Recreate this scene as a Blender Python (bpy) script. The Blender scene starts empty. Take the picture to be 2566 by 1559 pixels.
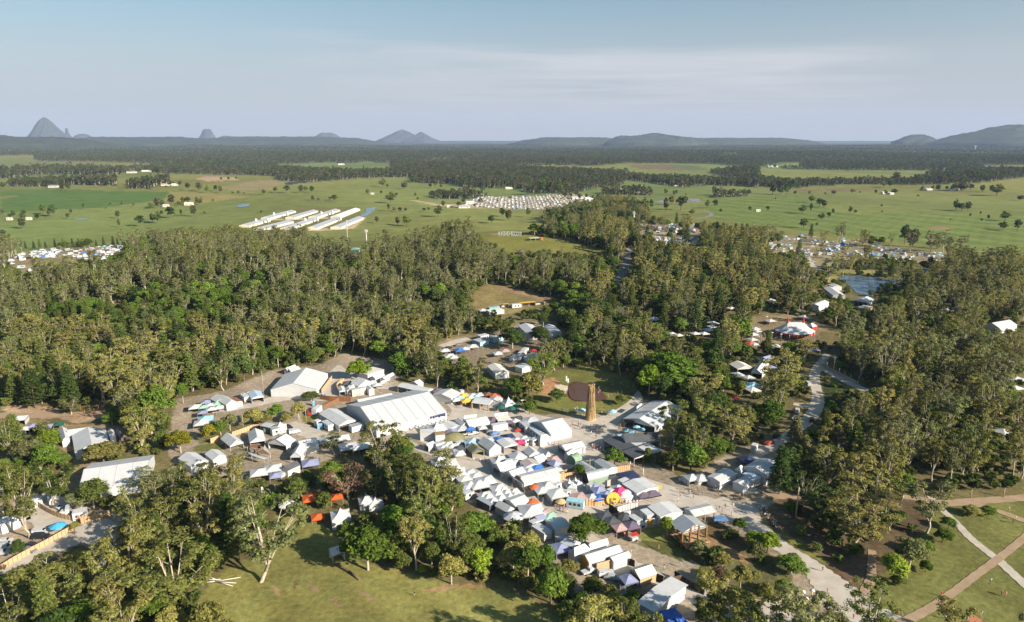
import bpy,bmesh,math,random
import numpy as np
from mathutils import Vector,Matrix
SC=bpy.context.scene
COL=SC.collection
RNG=np.random.default_rng(7)
random.seed(7)
R=math.radians
# ---------------------------------------------------------------- camera, sky, sun, exposure
FPX,CX,CY,HC=1734.0,1283.0,779.5,120.0
PITCH=math.atan((CY-350.0)/FPX)
cam_d=bpy.data.cameras.new("camera")
cam=bpy.data.objects.new("camera",cam_d);COL.objects.link(cam)
cam.location=(0,0,HC);cam.rotation_euler=(R(90)-PITCH,0,0)
cam_d.sensor_width=36.0;cam_d.lens=36.0*FPX/2566.0
cam_d.clip_start=1.0;cam_d.clip_end=120000.0
SC.camera=cam
SUN_EL,SUN_AZ=R(26),R(122)  # azimuth measured from the view direction (+Y) towards +X
sdir=Vector((math.sin(SUN_AZ)*math.cos(SUN_EL),math.cos(SUN_AZ)*math.cos(SUN_EL),math.sin(SUN_EL)))
sun_d=bpy.data.lights.new("sun",'SUN');sun_d.energy=5.0;sun_d.angle=R(0.55);sun_d.color=(1.0,0.89,0.74)
sun=bpy.data.objects.new("sun",sun_d);COL.objects.link(sun)
sun.rotation_euler=(-sdir).to_track_quat('-Z','Y').to_euler()
sun.location=(200,-200,400)
W=bpy.data.worlds.new("World");SC.world=W;W.use_nodes=True
def build_world():
    nt=W.node_tree;N=nt.nodes;L=nt.links;N.clear()
    out=N.new('ShaderNodeOutputWorld');bg=N.new('ShaderNodeBackground');bg.inputs[1].default_value=0.055
    sky=N.new('ShaderNodeTexSky');sky.sky_type='NISHITA';sky.sun_disc=False
    sky.sun_elevation=SUN_EL;sky.sun_rotation=SUN_AZ
    sky.altitude=100;sky.air_density=1.0;sky.dust_density=1.6;sky.ozone_density=1.6
    # thin cloud sheet: noise on the direction projected to a high layer
    tc=N.new('ShaderNodeTexCoord');sep=N.new('ShaderNodeSeparateXYZ');L.new(tc.outputs['Generated'],sep.inputs[0])
    mx=N.new('ShaderNodeMath');mx.operation='MAXIMUM';mx.inputs[1].default_value=0.012;L.new(sep.outputs[2],mx.inputs[0])
    dx=N.new('ShaderNodeMath');dx.operation='DIVIDE';L.new(sep.outputs[0],dx.inputs[0]);L.new(mx.outputs[0],dx.inputs[1])
    dy=N.new('ShaderNodeMath');dy.operation='DIVIDE';L.new(sep.outputs[1],dy.inputs[0]);L.new(mx.outputs[0],dy.inputs[1])
    cb=N.new('ShaderNodeCombineXYZ');L.new(dx.outputs[0],cb.inputs[0]);L.new(dy.outputs[0],cb.inputs[1])
    mp=N.new('ShaderNodeMapping');mp.inputs['Rotation'].default_value=(0,0,R(14));mp.inputs['Scale'].default_value=(0.30,0.42,1)
    mp.inputs['Location'].default_value=(2.65,0.6,0)
    L.new(cb.outputs[0],mp.inputs[0])
    nz=N.new('ShaderNodeTexNoise');nz.inputs['Scale'].default_value=1.0;nz.inputs['Detail'].default_value=6;nz.inputs['Roughness'].default_value=0.5
    nz.inputs['Distortion'].default_value=0.5
    L.new(mp.outputs[0],nz.inputs[0])
    cr=N.new('ShaderNodeValToRGB');cr.color_ramp.elements[0].position=0.28;cr.color_ramp.elements[1].position=0.66
    L.new(nz.outputs['Fac'],cr.inputs[0])
    # clouds sit in a low band over the right half
    el=N.new('ShaderNodeMapRange');el.inputs[1].default_value=0.015;el.inputs[2].default_value=0.085;L.new(sep.outputs[2],el.inputs[0])
    el2=N.new('ShaderNodeMapRange');el2.inputs[1].default_value=0.092;el2.inputs[2].default_value=0.074;edge=N.new('ShaderNodeMath');edge.operation='MULTIPLY_ADD';edge.inputs[1].default_value=-0.075;L.new(nz.outputs['Fac'],edge.inputs[0]);L.new(sep.outputs[2],edge.inputs[2]);L.new(edge.outputs[0],el2.inputs[0])
    az=N.new('ShaderNodeMapRange');az.inputs[1].default_value=-0.36;az.inputs[2].default_value=0.10;az.inputs[3].default_value=0.10;L.new(sep.outputs[0],az.inputs[0])
    az2=N.new('ShaderNodeMapRange');az2.inputs[1].default_value=0.50;az2.inputs[2].default_value=0.36;az2.inputs[3].default_value=0.12;L.new(sep.outputs[0],az2.inputs[0])
    ma=N.new('ShaderNodeMath');ma.operation='MULTIPLY';L.new(az.outputs[0],ma.inputs[0]);L.new(az2.outputs[0],ma.inputs[1])
    m1=N.new('ShaderNodeMath');m1.operation='MULTIPLY';L.new(el.outputs[0],m1.inputs[0]);L.new(el2.outputs[0],m1.inputs[1])
    m2=N.new('ShaderNodeMath');m2.operation='MULTIPLY';L.new(m1.outputs[0],m2.inputs[0]);L.new(ma.outputs[0],m2.inputs[1])
    m3=N.new('ShaderNodeMath');m3.operation='MULTIPLY';L.new(m2.outputs[0],m3.inputs[0]);L.new(cr.outputs[0],m3.inputs[1])
    m4=N.new('ShaderNodeMath');m4.operation='MULTIPLY';m4.inputs[1].default_value=CLOUD_AMT;L.new(m3.outputs[0],m4.inputs[0])
    # dusty horizon band: pale violet grey low down, muted blue higher up
    hz=N.new('ShaderNodeMapRange');hz.interpolation_type='SMOOTHSTEP'
    hz.inputs[1].default_value=0.27;hz.inputs[2].default_value=0.0;hz.inputs[3].default_value=0.0;hz.inputs[4].default_value=0.9
    L.new(sep.outputs[2],hz.inputs[0])
    tint=N.new('ShaderNodeMixRGB');tint.blend_type='MULTIPLY';tint.inputs[0].default_value=1;tint.inputs[2].default_value=SKY_TINT
    L.new(sky.outputs[0],tint.inputs[1])
    mh=N.new('ShaderNodeMixRGB');L.new(hz.outputs[0],mh.inputs[0]);L.new(tint.outputs[0],mh.inputs[1]);mh.inputs[2].default_value=HORIZON_COL
    mc=N.new('ShaderNodeMixRGB');L.new(m4.outputs[0],mc.inputs[0]);L.new(mh.outputs[0],mc.inputs[1]);mc.inputs[2].default_value=CLOUD_COL
    L.new(mc.outputs[0],bg.inputs[0]);L.new(bg.outputs[0],out.inputs[0])
CLOUD_AMT=0.72
SKY_TINT=(0.84,1.12,1.10,1);HORIZON_COL=(5.1,4.95,5.35,1);CLOUD_COL=(7.0,6.75,6.95,1)
build_world()
SC.view_settings.view_transform='Standard';SC.view_settings.look='None'
SC.view_settings.exposure=1.0;SC.view_settings.gamma=1.0;SC.view_settings.use_curve_mapping=False
cy=SC.cycles
cy.max_bounces=5;cy.diffuse_bounces=3;cy.glossy_bounces=2;cy.transmission_bounces=3;cy.volume_bounces=1;cy.transparent_max_bounces=4
cy.use_denoising=True;cy.denoiser='OPENIMAGEDENOISE';cy.denoising_input_passes='RGB_ALBEDO_NORMAL';cy.denoising_prefilter='ACCURATE'
cy.caustics_reflective=False;cy.caustics_refractive=False
SC.render.film_transparent=False

# ---------------------------------------------------------------- picture <-> place geometry
cp,sp_=math.cos(PITCH),math.sin(PITCH)
REG={'S':(0,0,1.0),'F':(0,0,2464/2566.0),
 'Z1':(0,850,3.4814),'Z2':(650,880,4.0467),'Z3':(1050,940,3.6508),'Z4':(1300,1150,3.52),'Z5':(0,1150,3.52),
 'Z6':(650,1150,3.2853),'Z7':(1866,1130,3.49),'Z8':(1866,650,3.1186),
 'Y1':(0,250,3.4814),'Y2':(600,300,3.4814),'Y3':(1200,300,3.4814),'Y4':(1866,280,3.3271),
 'Y5':(0,560,3.4814),'Y6':(600,560,3.4814),'Y7':(1100,560,3.4814),'Y8':(1500,700,3.4814),
 'V1':(670,900,6.8444),'V2':(960,940,6.8444),'V3':(1040,1040,6.8444),'V4':(1270,1020,6.8444),'V5':(1130,1150,6.8444),
 'V6':(1320,1180,6.8444),'V7':(1450,1230,6.8444),'V8':(1370,1350,5.8667),'W1':(0,980,6.8444),
 'W2':(420,960,3.8889),'W3':(600,1080,3.8889),'W4':(1640,1130,3.8889),'W5':(1090,800,3.8889),'W6':(1820,760,3.8889),
 'W7':(1540,980,3.8889),'W8':(0,1240,3.8889)}
def px(reg,x,y):
    a,b,s=REG[reg];return(a+x/s,b+y/s)
def sstep(a,b,x):
    t=np.clip((x-a)/(b-a),0,1);return t*t*(3-2*t)
def terr(x,y):
    x=np.asarray(x,float);y=np.asarray(y,float)
    near=sstep(345,500,y)
    h=15*np.exp(-((x+300)/330)**2-((y-600)/150)**2)
    h=h+17*np.exp(-((x-20)/150)**2-((y-740)/105)**2)
    h=h+10*np.exp(-((x-60)/240)**2-((y-640)/150)**2)
    h=h+7*np.exp(-((x-420)/130)**2-((y-560)/150)**2)
    far=sstep(950,1700,y)
    h=h+far*(7*np.sin(x/410+0.6)*np.cos(y/530)+4*np.sin(x/173+y/290)+3)
    vf=sstep(3600,6500,np.hypot(x,y))
    h=h+vf*(16+12*np.sin(x/1300+1)*np.sin(y/1900))
    return h*near
def project(P):
    P=np.asarray(P,float);X=P[...,0];Y=P[...,1];Z=P[...,2]-HC
    d=Y*cp-Z*sp_;v=Y*sp_+Z*cp
    d=np.where(d<1,1,d)
    return CX+FPX*X/d,CY-FPX*v/d,d
TT=np.concatenate([np.linspace(60,420,120),np.geomspace(424,60000,700)])
def rayd(u,v):
    a=(u-CX)/FPX;b=-(v-CY)/FPX
    d=np.array([a,cp+b*sp_,-sp_+b*cp]);return d
def at(u,v,z=0.0):
    d=rayd(u,v)
    P=d[None,:]*TT[:,None];P[:,2]+=HC
    f=P[:,2]-terr(P[:,0],P[:,1])-z
    k=np.argmax(f<0)
    if f[k]>=0:k=len(TT)-1
    if k==0:k=1
    t0,t1,f0,f1=TT[k-1],TT[k],f[k-1],f[k]
    for _ in range(8):
        t=t0+(t1-t0)*f0/(f0-f1+1e-12);q=d*t;q[2]+=HC
        ff=q[2]-float(terr(q[0],q[1]))-z
        if ff>0:t0,f0=t,ff
        else:t1,f1=t,ff
    q=d*t;q[2]+=HC
    return np.array([q[0],q[1],q[2]-z])
def g(reg,x,y,z=0.0):return at(*px(reg,x,y),z)
def zfor(x,y,v):
    """height above the datum at which the spot (x, y) shows at picture row v"""
    b=-(v-CY)/FPX
    # (y*sp + Z*cp) = b*(y*cp - Z*sp)
    Z=(b*y*cp-y*sp_)/(cp+b*sp_)
    return Z+HC
def inpoly(x,y,poly):
    x=np.asarray(x);y=np.asarray(y);c=np.zeros(x.shape,bool);n=len(poly);j=n-1
    for i in range(n):
        xi,yi=poly[i];xj,yj=poly[j]
        if yi!=yj:
            c^=((yi>y)!=(yj>y))&(x<(xj-xi)*(y-yi)/(yj-yi)+xi)
        j=i
    return c
def PG(reg,*pts):return[px(reg,*p)for p in pts]

# ---------------------------------------------------------------- materials
MATS={}
def mat(name,col,rough=0.7,var=0.12,scale=0.6,metal=0.0,spec=0.3,bump=0.0,c2=None,detail=4):
    if name in MATS:return MATS[name]
    m=bpy.data.materials.new(name);m.use_nodes=True;nt=m.node_tree;N=nt.nodes;L=nt.links
    b=N['Principled BSDF'];b.inputs['Roughness'].default_value=rough;b.inputs['Metallic'].default_value=metal
    b.inputs['Specular IOR Level'].default_value=spec
    tc=N.new('ShaderNodeNewGeometry');nz=N.new('ShaderNodeTexNoise');nz.inputs['Scale'].default_value=scale;nz.inputs['Detail'].default_value=detail
    nz.inputs['Roughness'].default_value=0.65
    L.new(tc.outputs['Position'],nz.inputs['Vector'])
    cr=N.new('ShaderNodeValToRGB');cr.color_ramp.elements[0].position=0.3;cr.color_ramp.elements[1].position=0.7
    a=[max(0,c*(1-var))for c in col];bb=[min(1,c*(1+var))for c in col]
    if c2:a,bb=col,c2
    cr.color_ramp.elements[0].color=(*a,1);cr.color_ramp.elements[1].color=(*bb,1)
    L.new(nz.outputs['Fac'],cr.inputs[0]);L.new(cr.outputs[0],b.inputs['Base Color'])
    if bump:
        bp=N.new('ShaderNodeBump');bp.inputs['Strength'].default_value=bump;bp.inputs['Distance'].default_value=0.3
        L.new(nz.outputs['Fac'],bp.inputs['Height']);L.new(bp.outputs[0],b.inputs['Normal'])
    MATS[name]=m;return m
def leafmat(name,c1,c2,transl=0.28):
    if name in MATS:return MATS[name]
    m=bpy.data.materials.new(name);m.use_nodes=True;nt=m.node_tree;N=nt.nodes;L=nt.links;N.clear()
    out=N.new('ShaderNodeOutputMaterial');oi=N.new('ShaderNodeObjectInfo');ge=N.new('ShaderNodeNewGeometry')
    mx=N.new('ShaderNodeMixRGB');mx.inputs[1].default_value=(*c1,1);mx.inputs[2].default_value=(*c2,1)
    L.new(oi.outputs['Random'],mx.inputs[0])
    # value variation from tree to tree and leaf clump to leaf clump
    mr=N.new('ShaderNodeMapRange');mr.inputs[3].default_value=0.6;mr.inputs[4].default_value=1.4;L.new(ge.outputs['Random Per Island'],mr.inputs[0])
    wn=N.new('ShaderNodeTexWhiteNoise');wn.noise_dimensions='1D';L.new(oi.outputs['Random'],wn.inputs['W'])
    mr2=N.new('ShaderNodeMapRange');mr2.inputs[3].default_value=0.7;mr2.inputs[4].default_value=1.3;L.new(wn.outputs['Value'],mr2.inputs[0])
    mm=N.new('ShaderNodeMath');mm.operation='MULTIPLY';L.new(mr.outputs[0],mm.inputs[0]);L.new(mr2.outputs[0],mm.inputs[1])
    vm=N.new('ShaderNodeVectorMath');vm.operation='SCALE';L.new(mx.outputs[0],vm.inputs[0]);L.new(mm.outputs[0],vm.inputs['Scale'])
    d=N.new('ShaderNodeBsdfDiffuse');t=N.new('ShaderNodeBsdfTranslucent');ms=N.new('ShaderNodeMixShader');ms.inputs[0].default_value=transl
    L.new(vm.outputs[0],d.inputs[0]);L.new(vm.outputs[0],t.inputs[0]);L.new(d.outputs[0],ms.inputs[1]);L.new(t.outputs[0],ms.inputs[2]);L.new(ms.outputs[0],out.inputs[0])
    MATS[name]=m;return m
WHITE=mat('white_canvas',(0.50,0.505,0.51),0.55,0.10,0.45,detail=7)
GREYC=mat('grey_canvas',(0.42,0.43,0.45),0.6,0.1,0.5)
OFFW=mat('cream_canvas',(0.66,0.62,0.55),0.6,0.08,0.5)
SEAM=mat('seam_grey',(0.30,0.32,0.36),0.6,0.1)
METAL=mat('galvanised_metal',(0.45,0.47,0.48),0.4,0.1,0.8,metal=0.4)
CHAR=mat('charcoal_roof',(0.075,0.08,0.09),0.55,0.2,0.4)
DARK=mat('dark_fill',(0.02,0.02,0.022),0.6,0.2)  # solid near-black; paints the darkness of an opening onto closed faces
NAVY=mat('navy_cloth',(0.03,0.04,0.10),0.6,0.2)
BLUE=mat('blue_tarp',(0.05,0.16,0.46),0.5,0.2,1.2)
SKYB=mat('pale_blue_cloth',(0.30,0.52,0.60),0.6,0.15)
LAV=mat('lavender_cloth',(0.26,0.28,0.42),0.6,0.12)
GREENC=mat('green_cloth',(0.02,0.10,0.075),0.6,0.15)
MINT=mat('mint_roof',(0.30,0.50,0.38),0.6,0.15)
YELL=mat('yellow_awning',(0.72,0.45,0.07),0.6,0.12)
ORNG=mat('orange_canvas',(0.62,0.12,0.03),0.6,0.12)
AMBER=mat('amber_wall',(0.62,0.29,0.04),0.6,0.15)
RED=mat('red_canvas',(0.42,0.035,0.03),0.55,0.1)
PINK=mat('magenta_cloth',(0.55,0.05,0.16),0.6,0.1)
ROSE=mat('dusty_pink_cloth',(0.45,0.30,0.28),0.6,0.1)
PURP=mat('purple_cloth',(0.14,0.11,0.15),0.6,0.1)
OLIVE=mat('olive_canvas',(0.16,0.15,0.07),0.7,0.2,0.8)
TAN=mat('timber_tan',(0.42,0.28,0.16),0.75,0.2,1.5)
HESS=mat('hessian_fence',(0.46,0.32,0.18),0.8,0.15,1.5)
BROWN=mat('brown_timber',(0.20,0.10,0.05),0.75,0.25,2.0)
CORTEN=mat('red_brown_boards',(0.26,0.11,0.05),0.75,0.25,3.0)
BLACKC=mat('black_cloth',(0.022,0.022,0.024),0.7,0.3)
SHEDG=mat('pale_green_wall',(0.20,0.29,0.20),0.7,0.12)
CREAMW=mat('cream_wall',(0.62,0.56,0.46),0.7,0.1)
BARKL=mat('pale_bark',(0.40,0.345,0.27),0.85,0.3,1.5)
BARKB=mat('brown_bark',(0.13,0.095,0.07),0.9,0.3,1.5)
STRAW=mat('straw',(0.36,0.24,0.11),0.9,0.4,3.0,c2=(0.58,0.43,0.22))
GLASS=mat('dark_glass',(0.02,0.025,0.03),0.15,0.2,spec=0.6)
TYRE=mat('tyre_rubber',(0.02,0.02,0.02),0.85,0.2)
WIRE=mat('black_wire',(0.03,0.03,0.03),0.6,0.1)

# ---------------------------------------------------------------- mesh builder
class MB:
    def __init__(s):s.v=[];s.f=[];s.m=[];s.s=[]
    def quad(s,pts,m=0):
        b=len(s.v);s.v+=[tuple(map(float,p))for p in pts];s.f.append(tuple(range(b,b+len(pts))));s.m.append(m);s.s.append(False)
    def box(s,x0,x1,y0,y1,z0,z1,m=0):
        b=len(s.v)
        s.v+=[(x0,y0,z0),(x1,y0,z0),(x1,y1,z0),(x0,y1,z0),(x0,y0,z1),(x1,y0,z1),(x1,y1,z1),(x0,y1,z1)]
        for q in((0,3,2,1),(4,5,6,7),(0,1,5,4),(1,2,6,5),(2,3,7,6),(3,0,4,7)):
            s.f.append(tuple(b+i for i in q));s.m.append(m);s.s.append(False)
    def slab(s,pts,th,m=0):
        """a sheet through pts (counter-clockwise from above) with thickness th downwards"""
        b=len(s.v);n=len(pts)
        s.v+=[tuple(map(float,p))for p in pts]+[(float(p[0]),float(p[1]),float(p[2])-th)for p in pts]
        s.f.append(tuple(b+i for i in range(n)));s.m.append(m);s.s.append(False)
        s.f.append(tuple(b+n+i for i in reversed(range(n))));s.m.append(m);s.s.append(False)
        for i in range(n):
            j=(i+1)%n;s.f.append((b+j,b+i,b+n+i,b+n+j));s.m.append(m);s.s.append(False)
    def tube(s,p0,p1,r0,r1=None,n=6,m=0,cap=True):
        if r1 is None:r1=r0
        p0=Vector(p0);p1=Vector(p1);d=(p1-p0)
        if d.length<1e-6:return
        d.normalize();a=d.orthogonal().normalized();c=d.cross(a);b=len(s.v)
        for p,r in((p0,r0),(p1,r1)):
            for i in range(n):
                t=2*math.pi*i/n;s.v.append(tuple(p+a*(r*math.cos(t))+c*(r*math.sin(t))))
        for i in range(n):
            j=(i+1)%n;s.f.append((b+i,b+j,b+n+j,b+n+i));s.m.append(m);s.s.append(True)
        if cap:
            s.f.append(tuple(b+n+i for i in range(n)));s.m.append(m);s.s.append(False)
            s.f.append(tuple(b+i for i in reversed(range(n))));s.m.append(m);s.s.append(False)
    def path(s,pts,rs,n=6,m=0):
        for i in range(len(pts)-1):s.tube(pts[i],pts[i+1],rs[i],rs[i+1],n,m,cap=(i==len(pts)-2))
    def lathe(s,prof,n=16,m=0,c=(0,0,0),sx=1,sy=1,smooth=True):
        b=len(s.v)
        for r,z in prof:
            for i in range(n):
                t=2*math.pi*i/n;s.v.append((c[0]+sx*r*math.cos(t),c[1]+sy*r*math.sin(t),c[2]+z))
        for k in range(len(prof)-1):
            for i in range(n):
                j=(i+1)%n;s.f.append((b+k*n+i,b+k*n+j,b+(k+1)*n+j,b+(k+1)*n+i));s.m.append(m);s.s.append(smooth)
    def add(s,V,F,m=0):
        b=len(s.v);s.v+=V;s.f+=[tuple(b+i for i in f)for f in F];s.m+=[m]*len(F);s.s+=[False]*len(F)
    def mesh(s,name,mats):
        me=bpy.data.meshes.new(name);me.from_pydata(s.v,[],s.f)
        for mm in(mats if isinstance(mats,(list,tuple))else[mats]):me.materials.append(mm)
        me.polygons.foreach_set('material_index',s.m);me.polygons.foreach_set('use_smooth',s.s);me.update();return me
    def obj(s,name,mats,parent=None):
        o=bpy.data.objects.new(name,s.mesh(name,mats));COL.objects.link(o)
        if parent is not None:o.parent=parent
        return o
def tag(o,label,cat,group=None):
    o['label']=label;o['category']=cat
    if group:o['group']=group
    return o
def struct(o):o['kind']='structure';return o
def stuff(o,label=None,cat=None):
    o['kind']='stuff'
    if label:o['label']=label;o['category']=cat
    return o
def empty(name,loc,rz=0.0,scale=None):
    o=bpy.data.objects.new(name,None);COL.objects.link(o);o.location=tuple(map(float,loc));o.rotation_euler=(0,0,rz)
    o.empty_display_size=0.5
    if scale is not None:o.scale=(scale,scale,scale)if not hasattr(scale,'__len__')else scale
    return o
def link(name,me,parent=None,loc=None,rz=0.0,scale=None):
    o=bpy.data.objects.new(name,me);COL.objects.link(o)
    if parent is not None:o.parent=parent
    if loc is not None:o.location=tuple(map(float,loc))
    if rz:o.rotation_euler=(0,0,rz)
    if scale is not None:o.scale=(scale,scale,scale)if not hasattr(scale,'__len__')else scale
    return o
KEEP=[]  # picture spots (u, v, depth) that scattered trees must leave open to view
FOOT=[]  # ground footprints (x, y, radius) kept free of scattered trees
def keep(P,r=None):
    u,v,d=project(P);KEEP.append((float(u),float(v),float(d)))
    if r:FOOT.append((float(P[0]),float(P[1]),r))
# ---------------------------------------------------------------- land cover, read as polygons on the ground
FOREST_TOP=[px('F',0,600),px('F',30,612),px('F',170,622),px('F',290,600),px('F',400,590),px('F',560,585),px('F',700,588),px('F',830,602),px('F',900,612),
    px('F',1000,592),px('F',1080,574),px('F',1200,570),px('F',1330,560),px('F',1440,552),px('F',1560,556),px('F',1700,568),px('F',1800,572),px('F',1900,590),
    px('F',1960,606),px('F',2030,612),px('F',2130,622),px('F',2230,632),px('F',2330,640),px('F',2464,650)]
NEAR_FOREST=FOREST_TOP+[(2566,1700),(0,1700)]
VILLAGE=[(440,1000),(560,980),(640,945),(690,925),(800,915),(860,885),(990,905),(1000,960),(1100,975),(1210,990),(1300,1018),(1345,1040),(1420,1035),
    (1540,1035),(1590,990),(1640,1010),(1640,1160),(1700,1195),(1760,1180),(1850,1120),(1930,1110),(1975,1150),(1960,1240),(1900,1290),(1905,1330),(1960,1390),(2020,1440),(2110,1600),
    (1500,1600),(1450,1490),(1390,1430),(1330,1350),(1250,1310),(1170,1260),(1100,1200),(1050,1150),(960,1130),(900,1120),(700,1200),(600,1200),(440,1190),(420,1120)]
FIELD=[(430,2300),(500,1490),(560,1430),(640,1390),(690,1290),(760,1270),(840,1345),(900,1410),(1000,1430),(1080,1455),(1160,1470),(1250,1478),(1330,1500),(1420,1559),(1560,2300)]
CARPARK=PG('Z5',(-80,420),(250,300),(420,330),(1000,460),(1180,560),(1180,700),(950,790),(940,900),(700,740),(300,980),(-60,1080))
PLAIN=[(2030,1640),(2110,1480),(2190,1450),(2240,1400),(2290,1330),(2330,1290),(2360,1262),(2640,1245),(2640,1640)]
GARDEN=[(1930,1250),(2050,1240),(2240,1245),(2330,1270),(2330,1310),(2270,1390),(2200,1450),(2120,1480),(2060,1420),(2000,1360),(1940,1310)]
CIRCUS=PG('W6',(190,150),(380,110),(700,120),(900,180),(1010,210),(980,260),(880,300),(860,400),(560,430),(240,460),(180,380))
HILLTOP=PG('Y7',(300,95),(400,84),(520,78),(740,92),(900,118),(1050,140),(1200,165),(1380,220),(1480,265),(1350,290),(1180,255),(1000,235),(860,225),(760,262),(600,262),(520,205),(420,150))
BANK=PG('Y7',(290,640),(360,560),(450,540),(560,545),(780,590),(900,630),(1050,650),(940,690),(760,760),(560,800),(400,800),(310,720))
SITE=PG('W5',(20,230),(230,170),(440,140),(640,120),(860,20),(1210,20),(1230,150),(1000,420),(800,500),(640,540),(460,520),(90,420))
CAMPL=PG('Y5',(90,330),(190,250),(480,225),(740,205),(1100,200),(1070,260),(930,340),(700,330),(600,400),(420,470),(250,460),(90,440))
CARPARKFAR=PG('Y3',(-150,745),(0,672),(200,672),(480,668),(720,655),(780,650),(1010,670),(1050,710),(820,745),(640,785),(300,782),(60,770))
CAMPM=PG('Y3',(1290,900),(1500,905),(1900,920),(1960,1000),(1930,1150),(1680,1180),(1560,1080),(1300,960))
CAMPR=PG('Y4',(200,1100),(320,1030),(520,1030),(700,1080),(960,1060),(1060,1090),(1400,1150),(1850,1180),(1860,1240),(1500,1270),(1260,1240),(1050,1240),(840,1300),(560,1310),(500,1200),(220,1190))
CAMPR2=PG('Y4',(1430,1300),(1520,1310),(1510,1460),(1440,1460))
POND=PG('Z8',(728,150),(760,132),(850,128),(950,140),(1060,150),(1130,158),(1220,140),(1225,175),(1150,200),(1080,225),(1010,262),(1000,295),(930,275),(870,262),(845,235),(790,190))
PONDBANK=PG('Z8',(600,110),(640,190),(730,180),(740,130),(850,120),(1220,135),(1240,95),(1000,85),(760,80),(700,110))
LWEST=PG('W1',(1000,580),(1840,560),(2100,620),(2300,700),(2050,830),(1900,1250),(2464,1300),(2464,1560),(2100,1800),(1150,1750),(1050,1450),(1280,1280),(1220,1060),(1000,1000))
LWEST2=PG('W1',(0,420),(400,380),(860,520),(830,720),(400,720),(0,720))
DIRTL=PG('W1',(60,260),(500,230),(960,290),(1000,420),(1800,340),(1820,450),(1300,560),(1000,470),(420,480),(60,430))
LAWN=[(1345,945),(1420,925),(1500,915),(1590,960),(1610,1000),(1540,1035),(1420,1038),(1340,1030)]
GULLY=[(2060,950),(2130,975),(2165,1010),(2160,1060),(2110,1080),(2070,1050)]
WOODS=[  # woods and tree lines on the plain
    PG('Y1',(-150,605),(-150,685),(60,685),(330,650),(600,650),(950,655),(1120,640),(1120,600),(950,600),(330,600)),
    PG('Y1',(1120,610),(1250,625),(1480,640),(1560,645),(2437,665),(2437,560),(1800,560),(1150,590)),
    PG('Y1',(90,720),(90,755),(500,755),(640,740),(1010,750),(1010,715),(640,700)),
    PG('Y1',(1120,740),(1130,775),(1300,775),(1390,740),(1490,725),(1490,705),(1380,710)),
    PG('Y2',(330,530),(600,547),(850,527),(1050,507),(1300,500),(1490,502),(1500,547),(1700,555),(1900,563),(2230,592),(2280,545),(2437,535),(2437,380),(1330,390),(1320,450),(1000,470),(700,440),(330,430)),
    PG('Y3',(60,595),(370,600),(430,640),(700,640),(760,655),(1000,600),(1100,585),(1210,575),(1280,548),(1280,470),(900,460),(600,430),(0,420),(0,590)),
    PG('Y3',(1270,520),(1400,540),(1560,560),(1780,592),(2000,570),(2437,588),(2437,540),(2000,530),(1600,510),(1280,490)),
    PG('Y3',(2030,470),(2200,500),(2437,520),(2437,430),(2030,455)),
    PG('Y4',(-20,612),(400,642),(560,618),(900,605),(1450,610),(1950,590),(2329,545),(2500,540),(2500,480),(2329,500),(2000,500),(1700,530),(1400,570),(900,580),(400,590),(0,560)),
    PG('Y4',(1500,520),(1700,585),(1960,590),(2329,548),(2329,490),(1800,480)),
    PG('Y2',(1890,575),(2060,595),(2060,580),(1890,562)),
    PG('Y2',(1640,668),(1700,690),(2020,690),(2170,668),(2000,645)),
    PG('Y3',(1070,640),(1070,655),(1520,660),(1500,640),(1230,630)),
    PG('Y3',(2020,660),(2020,682),(2350,668),(2350,655)),
]
FAR_EDGE=[(-400,403),(0,402),(140,404),(300,406),(420,412),(600,412),(700,410),(800,408),(980,408),(1000,420),(1240,412),(1364,413),(1487,415),(1570,409),(1774,410),(1900,420),(2001,424),
    (2121,427),(2317,428),(2566,414),(3000,412),(3000,300),(-400,300)]
FAR_CLEAR=[PG('Y2',(690,400),(870,380),(1000,390),(1060,365),(1150,365),(1320,430),(1320,450),(1000,450),(700,425)),
    PG('Y2',(1660,340),(1900,332),(1900,355),(1660,362)),PG('Y1',(-100,490),(300,480),(330,560),(-100,610)),PG('Y4',(100,465),(480,470),(470,425),(350,425),(90,455)),
    PG('Y4',(1990,445),(2329,440),(2329,470),(2000,475)),PG('Y3',(2060,290),(2260,292),(2260,305),(2060,300))]
def far_forest(u,v):
    m=inpoly(u,v,FAR_EDGE)
    for q in FAR_CLEAR:m&=~inpoly(u,v,q)
    for q in WOODS:m|=inpoly(u,v,q)
    return m
for q_ in(HILLTOP,BANK,DIRTL):
    qa=np.array(q_);lo,hi=qa.min(0),qa.max(0)
    for uu in np.linspace(lo[0],hi[0],34):
        for vv in np.linspace(lo[1],hi[1],12):
            if inpoly(np.array([uu]),np.array([vv]),q_)[0]and(vv<hi[1]-5 or q_ is not HILLTOP):keep(at(uu,vv))
CLEAR_NEAR=[VILLAGE,FIELD,CARPARK,PLAIN,GARDEN,CIRCUS,HILLTOP,BANK,SITE,CAMPL,CAMPM,CAMPR,CAMPR2,POND,PONDBANK,LWEST,LWEST2,DIRTL,LAWN,GULLY]

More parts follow.
